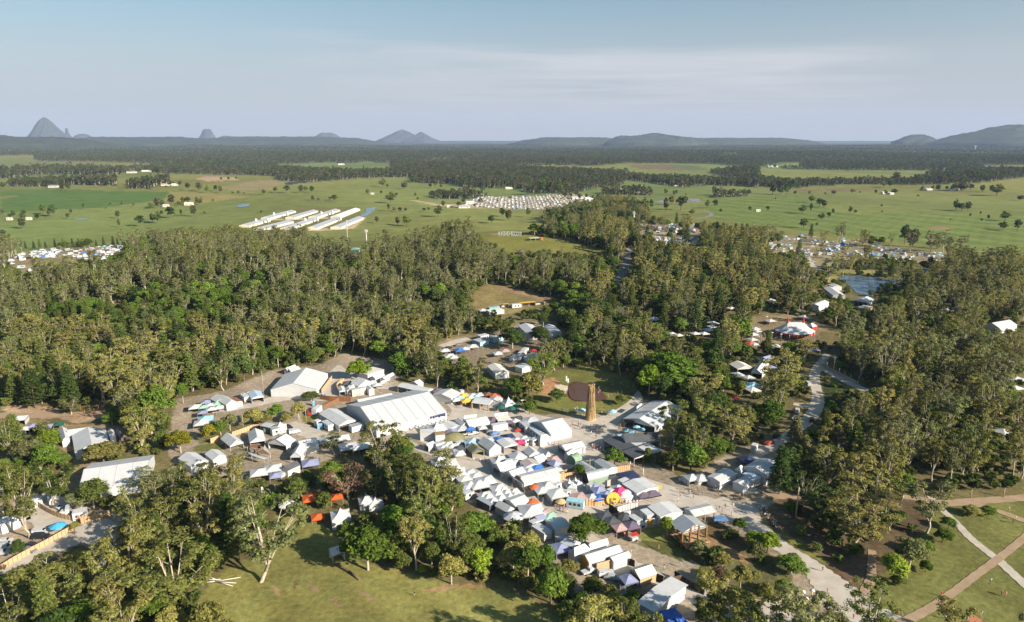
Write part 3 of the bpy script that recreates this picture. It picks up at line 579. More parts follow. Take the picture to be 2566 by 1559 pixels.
# ---------------------------------------------------------------- builders for tents, cabins and small structures
def frame3(reg,A,B,C,z):
    a,b,c=(g(reg,*q,z)[:2]for q in(A,B,C));u=a-b;Ln=np.linalg.norm(u);u/=Ln
    w=c-b;w=w-(w@u)*u;Wd=np.linalg.norm(w);v=w/Wd
    sg=1 if(u[0]*v[1]-u[1]*v[0])>0 else-1
    cen=b+u*Ln/2+v*Wd/2
    return cen,math.atan2(u[1],u[0]),Ln,Wd,sg,b
def marquee(name,label,cat,reg,A,B,C,eave=3.0,apex=None,rise=None,kind='gable',roof=WHITE,wall=WHITE,openings='',seams=0.0,group=None,bay=5.0,ends=None,valance=None,hipf=0.35,over=0.15,legm=None,keepv=True,z0=None,roof2=None):
    """A-B one eave, B-C the adjoining end (corner spots in the picture at eave height). openings: letters of sides left open:
    e = end at B-C, f = far end, a = side along A-B, c = opposite side"""
    cen,rz,Ln,Wd,sg,b=frame3(reg,A,B,C,eave)
    base=float(terr(*cen))if z0 is None else z0
    root=tag(empty(name,(cen[0],cen[1],base),rz),label,cat,group)
    if apex is not None:
        me_=cen-np.array([math.cos(rz),math.sin(rz)])*Ln/2
        rise=float(np.clip(zfor(me_[0],me_[1],px(reg,*apex)[1])-base-eave,0.6,7))
    if not seams and kind in('gable',)and Ln>8 and roof.name in('white_canvas','cream_canvas'):seams=.09
    if rise is None:rise={'gable':Wd*0.2,'hip':min(Wd,Ln)*0.3,'flat':0.0,'shed':0.5,'arch':Wd*0.35}[kind]
    h,w,e=Ln/2,Wd/2,eave;H=e+rise;o=over;ta=-sg*w;tc_=sg*w  # t of the A-B side and of the other
    mb=MB()
    def up(pts):  # make the slab face upwards
        p=[Vector(q)for q in pts];nrm=(p[1]-p[0]).cross(p[2]-p[0])
        return pts if nrm.z>0 else pts[::-1]
    drop=rise*o/w
    if kind=='gable':
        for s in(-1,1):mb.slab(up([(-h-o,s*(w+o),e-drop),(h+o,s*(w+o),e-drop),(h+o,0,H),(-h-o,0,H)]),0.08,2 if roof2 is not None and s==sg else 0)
        if seams:
            n=max(1,int(round(Ln/bay)))
            for i in range(n+1):
                x=-h+Ln*i/n
                for s in(-1,1):mb.slab(up([(x-seams/2,s*(w+o),e-drop+0.03),(x+seams/2,s*(w+o),e-drop+0.03),(x+seams/2,0,H+0.03),(x-seams/2,0,H+0.03)]),0.02,1)
    elif kind=='hip':
        r=max(0.02,h-min(w,h)*(1-hipf)-(0 if h>w else h*0.0));r=max(0.02,h-w*1.0)if hipf==0 else r
        for s in(-1,1):mb.slab(up([(-h-o,s*(w+o),e),(h+o,s*(w+o),e),(r,0,H),(-r,0,H)]),0.06)
        for s in(-1,1):mb.slab(up([(s*(h+o),-w-o,e),(s*(h+o),w+o,e),(s*r,0,H)]),0.06)
    elif kind=='flat':mb.slab([(-h-o,-w-o,e+.06),(h+o,-w-o,e+.06),(h+o,w+o,e+.06),(-h-o,w+o,e+.06)],0.1)
    elif kind=='shed':
        za,zc=(e+rise,e);mb.slab(up([(-h-o,ta*(1+o/w),za),(h+o,ta*(1+o/w),za),(h+o,tc_*(1+o/w),zc),(-h-o,tc_*(1+o/w),zc)]),0.1)
    elif kind=='arch':
        n=10;pts=[(math.cos(math.pi*i/n)*(w+.05),e+math.sin(math.pi*i/n)*rise)for i in range(n+1)]
        for i in range(n):
            (y0,z0_),(y1,z1_)=pts[i],pts[i+1];mb.slab(up([(-h-.1,y0,z0_),(h+.1,y0,z0_),(h+.1,y1,z1_),(-h-.1,y1,z1_)]),0.05)
    mb.obj('roof',[roof,SEAM,roof2 or roof],root)
    wm=wall
    def endwall(x,mtl):
        q=MB();t=0.05
        if kind=='gable':pts=[(-w,0),(w,0),(w,e-0.06),(0,H-0.1),(-w,e-0.06)]
        elif kind=='arch':pts=[(-w,0),(w,0)]+[(math.cos(math.pi*i/10)*(w-.03),e+math.sin(math.pi*i/10)*(rise-.05))for i in range(11)]
        elif kind=='shed':pts=[(-w,0),(w,0),(w,(e if sg>0 else e+rise)-.12),(-w,(e+rise if sg>0 else e)-.12)]
        else:pts=[(-w,0),(w,0),(w,e-.06),(-w,e-.06)]
        n=len(pts);q.v=[(x-t,y,z)for y,z in pts]+[(x+t,y,z)for y,z in pts]
        q.f=[tuple(reversed(range(n))),tuple(range(n,2*n))]+[(i,(i+1)%n,n+(i+1)%n,n+i)for i in range(n)];q.m=[0]*len(q.f);q.s=[False]*len(q.f)
        q.obj('wall',mtl,root)
    def openend(x,mtl):
        if kind!='gable':return
        q=MB();t=.04;pts=[(-w,e-.45),(w,e-.45),(w,e-.06),(0,H-0.1),(-w,e-.06)];n=5
        q.v=[(x-t,y,z)for y,z in pts]+[(x+t,y,z)for y,z in pts];q.f=[tuple(reversed(range(n))),tuple(range(n,2*n))]+[(i,(i+1)%n,n+(i+1)%n,n+i)for i in range(n)];q.m=[0]*len(q.f);q.s=[False]*len(q.f)
        q.obj('gable_panel',mtl,root)
    ends=ends or wm
    for k,x in(('e',-h+.06),('f',h-.06)):
        if k in openings:openend(x,ends)
        else:endwall(x,ends)
    for k,y in(('a',ta),('c',tc_)):
        yy=y-math.copysign(0.06,y);top=e-.08 if not(kind=='shed' and k=='a')else e+rise-.14
        if kind=='arch' and e<0.5:continue
        if k not in openings:
            q=MB();q.box(-h+.12,h-.12,yy-.05,yy+.05,0,top);q.obj('wall',wm,root)
        else:
            if valance is not None:
                q=MB();n=int(Ln/1.6)
                for i in range(n):q.box(-h+Ln*i/n+.12,-h+Ln*(i+1)/n-.12,yy-.03,yy+.03,e-1.0-.25*(i%2),e-.1)
                q.obj('valance',valance,root)
    if openings:
        lm=legm or METAL;n=max(1,int(round(Ln/bay)));done=set()
        for k,y in(('a',ta),('c',tc_)):
            if k in openings:
                for i in range(n+1):done.add((round(-h+Ln*i/n-math.copysign(.1,i-n/2+.01)*(1 if i in(0,n)else 0),2),round(y-math.copysign(.1,y),2)))
        for k,x in(('e',-h),('f',h)):
            if k in openings:
                for y in((-w,w)if Wd<9 else(-w,-w/3,w/3,w)):done.add((round(x-math.copysign(.1,x),2),round(y-math.copysign(.1,y)if abs(y)==w else y,2)))
        r=0.09 if lm is METAL else 0.25
        for(x,y)in sorted(done):
            q=MB();q.box(x-r,x+r,y-r,y+r,0,e-.05+(rise*(1-abs(y)/w)if kind=='gable' and abs(y)<w*.9 else 0));q.obj('leg',lm,root)
    if keepv:
        c3=np.array([cen[0],cen[1],base+e]);keep(c3)
        ca,sa=math.cos(rz),math.sin(rz)
        for fx in np.linspace(-1,1,max(2,int(Ln/6)+1)):
            for fy in np.linspace(-1,1,max(2,int(Wd/6)+1)):
                q=(cen[0]+ca*fx*h-sa*fy*w,cen[1]+sa*fx*h+ca*fy*w,base+e*.7);keep(q,4.0)
    root['size']=(Ln,Wd)
    return root
def cabin(name,label,cat,reg,A,B,C,h=2.8,roofm=METAL,wallm=WHITE,win=2,group=None,door=True):
    """box-shaped cabin, container or caravan body seen by three top corners"""
    cen,rz,Ln,Wd,sg,b=frame3(reg,A,B,C,h);base=float(terr(*cen));w,hh=Wd/2,Ln/2
    root=tag(empty(name,(cen[0],cen[1],base),rz),label,cat,group)
    q=MB();q.box(-hh,hh,-w,w,.25,h-.08);q.obj('wall',wallm,root)
    q=MB();q.box(-hh-.06,hh+.06,-w-.06,w+.06,h-.08,h+.06)
    for i in range(int(Ln/1.2)):q.box(-hh+i*1.2+.5,-hh+i*1.2+.62,-w,w,h+.06,h+.1)
    q.obj('roof',roofm,root)
    q=MB();q.box(-hh+.2,hh-.2,-w+.2,w-.2,0,.25);q.obj('base',DARK,root)
    ya=-sg*(w+.02)
    for i in range(win):
        x=-hh+Ln*(i+1)/(win+1);q=MB();q.box(x-.45,x+.45,min(ya,ya-math.copysign(.02,-ya))-.01,max(ya,ya-math.copysign(.02,-ya))+.01,1.2,2.1);q.obj('window',GLASS,root)
    if door and Wd>1.8:
        q=MB();x=-hh-.03;q.box(x-.02,x+.02,-.45,.45,.3,2.25);q.obj('door',GREYC,root)
    for fx in(-1,0,1):keep((cen[0]+math.cos(rz)*fx*hh,cen[1]+math.sin(rz)*fx*hh,base+h),max(Wd,3))
    return root
CACHE={}
def cached(key,fn):
    if key not in CACHE:CACHE[key]=fn()
    return CACHE[key]
def popup(reg,x,y,size,m,label,group=None,z=2.3,rise=None,walls=None,rot=0.35,cat='gazebo',name='gazebo'):
    """square pop-up canopy; (x, y) = picture spot of the middle of its eaves"""
    P=g(reg,x,y,z);P=P-np.array([0,0,0]);rise=(rise or size*0.25)*.8;s=round(size*2)/2
    root=tag(empty(name,(P[0],P[1],P[2]),rot),label,cat,group)
    def canopy():
        q=MB();h=s/2+.1
        for i in range(4):
            a=[(-h,-h),(h,-h),(h,h),(-h,h)];p0,p1=a[i],a[(i+1)%4]
            q.slab([(*p0,z),(*p1,z),(p1[0]*.5,p1[1]*.5,z+rise*.45),(p0[0]*.5,p0[1]*.5,z+rise*.45)],.04)
            q.slab([(p0[0]*.5,p0[1]*.5,z+rise*.45),(p1[0]*.5,p1[1]*.5,z+rise*.45),(0,0,z+rise)],.04)
            q.slab([(*p0,z+.0),(p0[0],p0[1],z-.3),(p1[0],p1[1],z-.3),(*p1,z)],.02)
        return q.mesh('canopy',m)
    def leg():
        q=MB();q.box(-.045,.045,-.045,.045,0,z);return q.mesh('leg',METAL)
    link('canopy',cached(('can',s,z,rise,m.name),canopy),root)
    for sx in(-1,1):
        for sy in(-1,1):link('leg',cached(('leg',z),leg),root,(sx*s/2-sx*.06,sy*s/2-sy*.06,0))
    if walls is not None:
        def wl():
            q=MB();q.box(-s/2+.1,s/2-.1,-.03,.03,.05,z-.05);return q.mesh('wall',walls)
        me=cached(('wl',s,z,walls.name),wl);link('wall',me,root,(0,s/2-.04,0));link('wall',me,root,(-s/2+.04,0,0),R(90));link('wall',me,root,(s/2-.04,0,0),R(90))
    keep((P[0],P[1],P[2]+z),s/2+2);return root
def pagoda(reg,x,y,size,label,group=None,z=2.6,rise=None,m=WHITE,walls=True,rot=0.35,topy=None,name='peaked_tent',cat='tent'):
    P=g(reg,x,y,z);h=size/2;rise=rise or size*.62
    if topy is not None:rise=float(np.clip(zfor(P[0],P[1],px(reg,0,topy)[1])-P[2]-z,1.2,9))
    root=tag(empty(name,P,rot),label,cat,group);q=MB();prof=[(1.03,0),(.72,.13),(.46,.30),(.25,.53),(.10,.80),(.0,1.0)];n=len(prof)
    ring=[(-1,-1),(0,-1),(1,-1),(1,0),(1,1),(0,1),(-1,1),(-1,0)]
    for k,(r,t)in enumerate(prof):
        for i,(cx_,cy_)in enumerate(ring):
            rr=r*h*(1 if i%2==0 else(1-.04*(1-t)));q.v.append((cx_*max(rr,.02),cy_*max(rr,.02),z+rise*t-(0.12 if(k==0 and i%2)else 0)))
    for k in range(n-1):
        for i in range(8):j=(i+1)%8;q.f.append((k*8+i,k*8+j,k*8+8+j,k*8+8+i));q.m.append(0);q.s.append(False)
    q.obj('roof',m,root)
    if walls:
        for i in range(4):
            if i==1:continue
            q=MB();q.box(-h+.08,h-.08,-.03,.03,0,z-.02);o=q.obj('wall',m,root);a=i*math.pi/2;o.rotation_euler=(0,0,a);o.location=(math.sin(a)*(h-.05),-math.cos(a)*(h-.05),0)
    for sx in(-1,1):
        for sy in(-1,1):q=MB();q.box(-.06,.06,-.06,.06,0,z);o=q.obj('leg',METAL,root);o.location=(sx*(h-.12),sy*(h-.12),0)
    q=MB();q.tube((0,0,z+rise-.3),(0,0,z+rise+.5),.05,.02);q.obj('finial',METAL,root)
    keep((P[0],P[1],P[2]+z),h+2);keep((P[0],P[1],P[2]+z+rise*.7));return root
def umbrella(reg,x,y,dia,m,label,group=None,z=2.3,name='umbrella'):
    P=g(reg,x,y,z);root=tag(empty(name,P,x%3),label,'umbrella',group);d=dia/2
    def can():
        q=MB();q.lathe([(d,z-.15),(d*.98,z),(d*.5,z+dia*.12),(.02,z+dia*.2)],8,smooth=False);return q.mesh('canopy',m)
    def pole():q=MB();q.tube((0,0,0),(0,0,z+dia*.2+.1),.04);q.lathe([(.35,0),(.35,.08),(.05,.1)],8,c=(0,0,0));return q.mesh('pole',METAL)
    link('canopy',cached(('um',dia,z,m.name),can),root);link('pole',cached(('up',dia,z),pole),root);keep((P[0],P[1],P[2]+z),2);return root
def fence(name,label,pts,h=2.0,m=HESS,step=2.5,group=None,th=.04,post=BROWN,cat='fence'):
    P=[g(*q)for q in pts];C=catmull(np.array(P)[:,:2],4)if len(P)>2 else np.array(P)[:,:2]
    c0=C.mean(0);z0=float(terr(*c0));root=tag(empty(name,(c0[0],c0[1],z0)),label,cat,group);q=MB();pts_=[]
    for i in range(len(C)-1):
        a,b=C[i]-c0,C[i+1]-c0;d=b-a;L_=np.linalg.norm(d);nn=np.array([-d[1],d[0]])/(L_+1e-9)*th
        za,zb=float(terr(*C[i]))-z0,float(terr(*C[i+1]))-z0
        q.slab([(*(a-nn),za+h),(*(b-nn),zb+h),(*(b+nn),zb+h),(*(a+nn),za+h)],h-.02)
        k=max(1,int(L_/step))
        for j in range(k):pts_.append((a+d*j/k,za+(zb-za)*j/k))
        if i%2==0:keep((*C[i],z0+h),1.5)
    pts_.append((C[-1]-c0,zb));q.obj('panel',m,root)
    for p,z in pts_[:60]:q=MB();q.box(p[0]-.07,p[0]+.07,p[1]-.07,p[1]+.07,z,z+h+(.12 if m in(HESS,CORTEN,TAN,BROWN)else-.1));q.obj('post',post,root)
    return root
def pole(reg,x,y,topy,label,r=.14,m=None,name='pole',cat='pole',arm=0.0,group=None,lamp=False):
    P=g(reg,x,y);h=float(np.clip(zfor(P[0],P[1],px(reg,0,topy)[1])-P[2],3,45));m=m or TIMBER_P
    root=tag(empty(name,P,.4),label,cat,group);q=MB();q.tube((0,0,0),(0,0,h),r,r*.7,8);q.obj('shaft',m,root)
    if arm:
        q=MB();q.box(-arm,arm,-.06,.06,h-.9,h-.75);q.obj('crossarm',m,root)
        for s in(-.9,0,.9):q=MB();q.tube((s*arm,0,h-.75),(s*arm,0,h-.45),.06);q.obj('insulator',GREYC,root)
    if lamp:
        q=MB();q.box(-.7,.7,-.12,.12,h-.25,h+.2);q.obj('floodlight',GREYC,root)
    keep((P[0],P[1],P[2]+h*.6));return root,P,h
TIMBER_P=mat('weathered_pole',(0.33,0.27,0.21),.8,.2,2.0)
def sail(label,m,corners,group=None,th=.03):
    """shade sail: corners (reg, x, y, height)"""
    P=[g(*q[:3],q[3])+np.array([0,0,q[3]])for q in corners];c=np.mean(P,0);zb=float(terr(c[0],c[1]));root=tag(empty('shade_sail',(c[0],c[1],zb)),label,'shade sail',group)
    q=MB();p=[tuple(a-np.array([c[0],c[1],zb]))for a in P];n=Vector(p[1])-Vector(p[0]);n=n.cross(Vector(p[2])-Vector(p[0]))
    q.slab(p if n.z>0 else p[::-1],th);q.obj('cloth',m,root)
    for a in p:q=MB();q.tube((a[0],a[1],0),(a[0],a[1],a[2]+.1),.06);q.obj('post',METAL,root)
    keep(c,3);return root
# ---------------------------------------------------------------- the festival village, tent by tent
MQ=marquee
MQ('marquee','huge white clear span marquee with navy bunting along its open side','marquee','V2',(1095,635),(-115,931),(-725,531),3.8,apex=(-445,546),seams=.28,openings='',valance=None)
def bunting():
    a=g('V2',1095,635,3.8);b=g('V2',410,790,3.8);c=(a+b)/2;d=(a-b)[:2];L_=np.linalg.norm(d);root=tag(empty('bunting',(c[0],c[1],0),math.atan2(d[1],d[0])),'navy scalloped bunting hung along the eave of the huge marquee','bunting')
    q=MB();n=int(L_/1.3)
    for i in range(n):x=-L_/2+i*1.3;q.quad([(x,-.3,3.7),(x+1.2,-.3,3.7),(x+1.1,-.35,2.5-.4*(i%2)),(x+.1,-.35,2.6)])
    q.box(-L_/2,L_/2,-.33,-.28,3.6,3.75);q.obj('cloth',NAVY,root)
    for i in range(26):
        x=-L_/2+(i+.5)*L_/26;s=tag(link('cafe_chair',cached('cchair',chair_mesh),None,None),'white cafe chair in the row under the navy bunting of the huge marquee','chair','white chairs beside the huge marquee')
        w=np.array([c[0],c[1]])+d/L_*x+np.array([d[1],-d[0]])/L_*(0.6+.9*(i%3));s.location=(w[0],w[1],0.06);s.rotation_euler=(0,0,i*1.1);s.scale=(1.5,1.5,1.3)
def chair_mesh():
    q=MB();q.box(-.22,.22,-.22,.22,.42,.47);q.box(-.22,.22,.18,.22,.47,.9)
    for sx in(-.2,.2):
        for sy in(-.2,.2):q.tube((sx,sy,0),(sx,sy,.42),.02)
    return q.mesh('cafe_chair',WHITE)
bunting()
MQ('marquee','white gabled side marquee joined to the left end of the huge marquee','marquee','V1',(895,935),(1225,1140),(1580,1078),3.0,apex=(1400,1040),openings='e',seams=.1)
MQ('marquee','narrow white marquee strip behind the huge marquee','marquee','V1',(2160,632),(1570,748),(1450,705),3.0,apex=(1520,695))
MQ('marquee','large white marquee with purple flowers on its front, beside the wooded hill','marquee','V1',(1035,245),(840,518),(90,487),3.6,apex=(425,412),seams=.1)
MQ('tent','small white tent tucked behind the left side of the flowered marquee','tent','V1',(500,130),(345,190),(195,212),2.8,kind='gable',rise=1.0)
MQ('tent','white flat tent at the back of the flowered marquee','tent','V1',(570,165),(400,205),(340,150),2.8,rise=.8)
def flowers():
    for k,(x,y)in enumerate(((180,510),(370,500),(590,540))):
        P=g('V1',x,y,2.4);root=tag(empty('flower_garland',(P[0],P[1]-.3,P[2])),['left','middle','right'][k]+' purple flower garland over the front of the flowered marquee','garland','purple garlands');q=MB()
        for i in range(40):a=RNG.normal(size=3)*(.9,.25,.35);q.box(a[0]-.12,a[0]+.12,a[1]-.12,a[1]+.12,2.4+a[2]-.12,2.4+a[2]+.12)
        q.obj('blossom',mat('mauve_blossom',(.34,.22,.42),.8,.3,5),root)
        q=MB();q.tube((0,.1,0),(0,.1,2.6),.05);q.obj('support',METAL,root)
flowers()
cabin('site_cabin','white site cabin with grey roof left of the side marquee','cabin','V1',(925,1065),(1040,1140),(1147,1118))
cabin('site_cabin','white site cabin with grey roof right of the side marquee opening','cabin','V1',(1590,1076),(1390,1128),(1465,1166),2.8,win=1)
cabin('shipping_container','white container on the grass behind the side marquee','container','V1',(940,790),(835,870),(765,855),2.7,roofm=WHITE,win=0)
cabin('site_cabin','small white hut next to the blue portable toilets','cabin','V1',(920,1050),(845,1076),(775,1056),2.6,roofm=WHITE,win=1)
def toilet(reg,x,y,label,rot=.3):
    P=g(reg,x,y);root=tag(empty('portable_toilet',P,rot),label,'toilet','blue portable toilets')
    def a():q=MB();q.box(-.55,.55,-.55,.55,.08,2.15);return q.mesh('body',mat('toilet_blue',(.10,.30,.55),.5,.08))
    def b():q=MB();q.slab([(-.6,-.6,2.2),(.6,-.6,2.2),(.6,.6,2.2),(-.6,.6,2.2)],.06);q.box(-.3,.3,-.4,.4,2.2,2.3);return q.mesh('roof',WHITE)
    def c():q=MB();q.box(-.4,.4,-.58,-.555,.15,2.0);return q.mesh('door',mat('toilet_door',(.16,.38,.62),.5,.08))
    link('body',cached('tb',a),root);link('roof',cached('tr',b),root);link('door',cached('td',c),root)
toilet('V1',880,1195,'left blue portable toilet in front of the small white hut');toilet('V1',930,1190,'right blue portable toilet in front of the small white hut');toilet('V1',795,800,'blue portable toilet behind the white container')
toilet('V1',960,660,'blue portable toilet at the end of the red brown fence')
cabin('shed','dark green shed at the left end of the car yard','shed','W2',(1045,400),(985,432),(925,400),3.2,roofm=GREYC,wallm=mat('dark_green_wall',(.03,.06,.035),.7,.2),win=0)
cabin('site_cabin','white cabin with one window beside the small peaked tent','cabin','W2',(1100,437),(1020,457),(985,435),2.9,win=1)
pagoda('W2',1100,425,5,'small white peaked tent beside the car yard cabin',topy=375,z=2.4)
MQ('marquee','white gabled tent with open front below the car yard','marquee','W3',(545,85),(455,142),(300,97),2.8,rise=2.0,openings='e')
MQ('marquee','long low white tent partly behind a bare gum, right of the car yard','marquee','W3',(775,135),(600,170),(548,95),2.8,rise=1.4)
MQ('marquee','small white tent on legs beneath the car yard tents','marquee','W3',(545,165),(495,250),(617,217),2.8,apex=(560,205),openings='ea')
MQ('marquee','white open fronted food tent on the lawn, left of its twin','marquee','W2',(517,540),(608,615),(742,580),2.6,apex=(680,555),openings='ea')
MQ('marquee','white open fronted food tent right of its twin by the lawn','marquee','W2',(783,488),(803,577),(952,556),2.6,apex=(870,525),openings='e')
MQ('marquee','white gabled tent at the lower edge of the lawn with pale umbrellas','marquee','W2',(105,732),(228,814),(390,752),2.8,apex=(320,750))
MQ('tent','white tent half hidden by a gum beside the lawn tent','tent','W2',(365,690),(440,750),(520,670),2.6,rise=1.2)
for q in(((75,150),(190,125),(212,170)),((160,210),(230,175),(300,235)),((190,135),(212,172),(160,200))):sail('brown triangular shade sail among the eating area below the food tents',BROWN,[('W3',x,y,3.2)for x,y in q],'brown shade sails')
sail('pale grey shade sail stretched beside the brown sails',mat('pale_sail',(.42,.44,.42),.6,.1),[('W3',80,205,2.6),('W3',285,265,3),('W3',240,278,2.6),('W3',120,240,3)],None)
sail('narrow pale sail right of the brown sails',mat('pale_sail',(.42,.44,.42),.6,.1),[('W3',245,135,3.4),('W3',300,220,2.8),('W3',230,180,3)],None)
fence('fence','tan fence along the back of the two food tents',[('W2',420,590),('W2',500,560)],2.2);fence('fence','tan fence curving behind the food tents towards the green shed',[('W2',630,520),('W2',720,490),('W2',830,450),('W2',920,440)],2.0)
MQ('marquee','white gabled marquee beside the red roofed hut by the forest edge','marquee','W2',(475,160),(572,212),(685,186),3.2,apex=(640,166))
MQ('tent','grey tarpaulin tent against the forest behind the white marquee','tent','W2',(415,152),(475,182),(560,132),3,rise=1.2,roof=GREYC,wall=GREYC)
MQ('hut','small hut with a red brown roof beside the forest edge marquee','hut','W2',(620,150),(682,187),(722,172),2.5,kind='shed',rise=.5,roof=CORTEN,wall=CREAMW)
for x,y,s,m,l in((350,230,4,MINT,'mint green canopy stall left of the forest edge marquee'),(480,200,4,MINT,'mint green canopy stall right next to the forest edge marquee'),(415,212,4,WHITE,'white canopy between two mint canopies'),(425,252,4.5,WHITE,'white canopy in front of the mint canopies'),(495,236,4.5,WHITE,'white canopy beside the forest edge marquee'),(268,228,5,WHITE,'white canopy at the far left end of the mint canopies'),(375,180,4,LAV,'blue grey canopy in tree shade behind the mint canopies'),(340,285,4,LAV,'blue grey canopy below the mint canopies'),(370,345,6,SKYB,'pale blue awning in shade on the lane below the mint canopies'),(330,385,6,WHITE,'white awning at the lower end of the shaded lane')):
    popup('W2',x,y,s,m,l,'canopies along the left lane')
cabin('caravan','white caravan left of the blue and white stall','caravan','W2',(700,100),(745,140),(800,125),2.6,win=1);cabin('caravan','white caravan behind the blue and white stall','caravan','W2',(755,90),(775,105),(820,95),2.6,win=1)
MQ('stall','stall with a pale blue and white awning near the flowered marquee','stall','W2',(785,95),(818,150),(945,140),2.8,rise=.8,openings='e',roof=mat('blue_white_canvas',(.36,.47,.58),.6,.25,.9))
# far west marquees
MQ('marquee','white marquee with long ridge on the far left, half behind a round tree','marquee','W1',(1238,755),(1288,1055),(1890,965),3.0,apex=(1560,905),seams=.08)
MQ('marquee','white side marquee left of the far left marquee','marquee','W1',(1012,668),(1062,850),(1195,830),3.0,rise=1.2)
MQ('marquee','white tent wall strip behind the far left marquee','marquee','W1',(1620,612),(1180,670),(1190,735),3.0,rise=1.0)
MQ('tent','white annex right of the far left marquee','tent','W1',(1850,685),(1890,805),(1985,790),3.0,rise=.8)
MQ('tent','dark purple tent beside the white annex','tent','W1',(1985,670),(2040,785),(2110,770),2.8,rise=1,roof=PURP,wall=PURP)
MQ('marquee','long white marquee below the far left marquee, dappled by tree shade','marquee','Z5',(1290,200),(690,290),(650,62),3.6,apex=(640,92),seams=.14,bay=5)
for x,y,s,m,l in((570,600,5,LAV,'lavender banner tent beside a hillside conifer'),(800,600,4,LAV,'lavender tent with raised flap right of the banner tent'),(430,640,4,WHITE,'white canopy left of the lavender tents'),(1010,560,3.5,GREENC,'dark green canopy by the pale dirt bank'),(320,470,6,WHITE,'white canopy beside the dirt road on the far left'),(30,750,5,NAVY,'dark canopy at the left picture edge')):
    popup('W1',x,y,s,m,l,'canopies on the far left',walls=m if s>4.5 else None)
# car park corner
cabin('shed','white shed beside the bottom left driveway','shed','W8',(405,10),(330,55),(290,10),3,roofm=WHITE,win=0);cabin('shed','white shed behind the shrub on the driveway','shed','W8',(540,15),(470,35),(440,0),2.8,roofm=WHITE,win=0)
cabin('site_cabin','white cabin under the tree behind the curved tan fence','cabin','W8',(835,165),(700,190),(680,150),2.8,roofm=WHITE,win=2);cabin('site_cabin','narrow white cabin left of the tree behind the curved tan fence','cabin','W8',(690,40),(670,140),(635,130),2.8,roofm=GREYC,win=2)
cabin('trailer','small white trailer by the curved tan fence','trailer','W8',(635,165),(580,170),(570,145),2.2,roofm=WHITE,win=0)
MQ('building','white building at the left edge above the parked cars','building','W8',(215,215),(5,300),(-40,250),3.2,rise=1.2,roof=WHITE)
fence('fence','curved tan fence around the driveway cabins',[('W8',350,95),('W8',470,178),('W8',600,232),('W8',740,258),('W8',860,245)],1.9);fence('fence','tan fence closing the top of the gravel yard',[('W8',790,285),('W8',930,255),('W8',1085,200)],2.2)
fence('fence','long tan fence between the parked cars and the gravel yard',[('W8',-60,790),('W8',130,670),('W8',300,575),('W8',480,480),('W8',640,390),('W8',735,345)],2.0)
umbrella('W8',560,300,5,mat('bright_blue_cloth',(.06,.33,.55),.6,.1),'blue umbrella beside the white parked four wheel drive')
# top street
MQ('stall','long white open sided stall at the left end of the top street','stall','V2',(735,300),(247,193),(332,122),3.0,rise=.9,kind='gable',openings='aef',legm=TAN)
MQ('marquee','white gabled marquee behind a timber pergola on the top street','marquee','V2',(1335,305),(1170,402),(885,312),3.0,apex=(1045,325),seams=.1)
MQ('pergola','brown timber pergola in front of the top street marquee','pergola','V2',(1145,385),(872,345),(885,310),2.7,kind='flat',roof=CORTEN,openings='aefc',legm=TAN,bay=3)
cabin('site_cabin','white cabin behind the top street marquee','cabin','V2',(1390,265),(1335,275),(1320,250),2.8,roofm=WHITE,win=0)
MQ('stall','white open stall on posts beside the yellow awnings','stall','V2',(1803,512),(1517,472),(1655,375),2.9,rise=.7,openings='aef',legm=TAN)
MQ('tent','grey white tent behind the open stall on the top street','tent','V2',(2050,395),(1990,455),(1845,380),2.8,rise=.8,roof=GREYC)
MQ('tent','white hip tent behind the long stall of the top street','tent','V2',(690,130),(600,165),(460,130),2.6,rise=1.2)
for x,y,s,m,l in((1380,350,5,YELL,'yellow awning behind another yellow awning on the top street'),(1425,432,5,YELL,'yellow awning at the front of the top street'),(1310,385,4,SKYB,'pale blue canopy left of the yellow awnings'),(1250,415,4,WHITE,'white canopy at the left of the front yellow awning'),(1490,385,4,WHITE,'white canopy right of the yellow awnings'),(1530,340,4,WHITE,'white canopy behind the open stall by the trees'),(1600,360,3,SKYB,'small blue canopy behind the open stall'),(930,260,5,PURP,'dark canopy between the long stall and the pergola'),(1640,330,4,GREYC,'grey canopy against the trees on the top street')):
    popup('V2',x,y,s,m,l,'canopies on the top street')
popup('V2',1910,345,5,ORNG,'orange canopy tent at the back of the top street',None,walls=ORNG);popup('V2',1800,320,4,BROWN,'brown tent left of the orange canopy',None,walls=BROWN)
pagoda('V2',2150,470,5.2,'white peaked tent next to the dark green umbrellas',topy=372,z=3.0)
for x,y,l in((2020,545,'left dark green umbrella beside the peaked tent'),(2205,565,'middle dark green umbrella beside the peaked tent'),(2290,515,'right dark green umbrella by the trees')):umbrella('V2',x,y,4.5,GREENC,l,'dark green umbrellas')
fence('fence','red brown board fence at the back of the huge marquee',[('V1',900,690),('V1',1060,715),('V1',1200,720),('V1',1430,730)],2.4,CORTEN);fence('fence','brown board fence running from the container to the red brown fence',[('V1',960,860),('V1',1100,790),('V1',1230,730)],2.0,BROWN)
fence('fence','tan fence along the lane beside the flowered marquee',[('V1',930,590),('V1',1020,470),('V1',1110,350)],2.2);fence('fence','tan fence around the corner stalls on the lane',[('V1',1320,390),('V1',1210,460),('V1',1190,520),('V1',1215,590)],2.0)
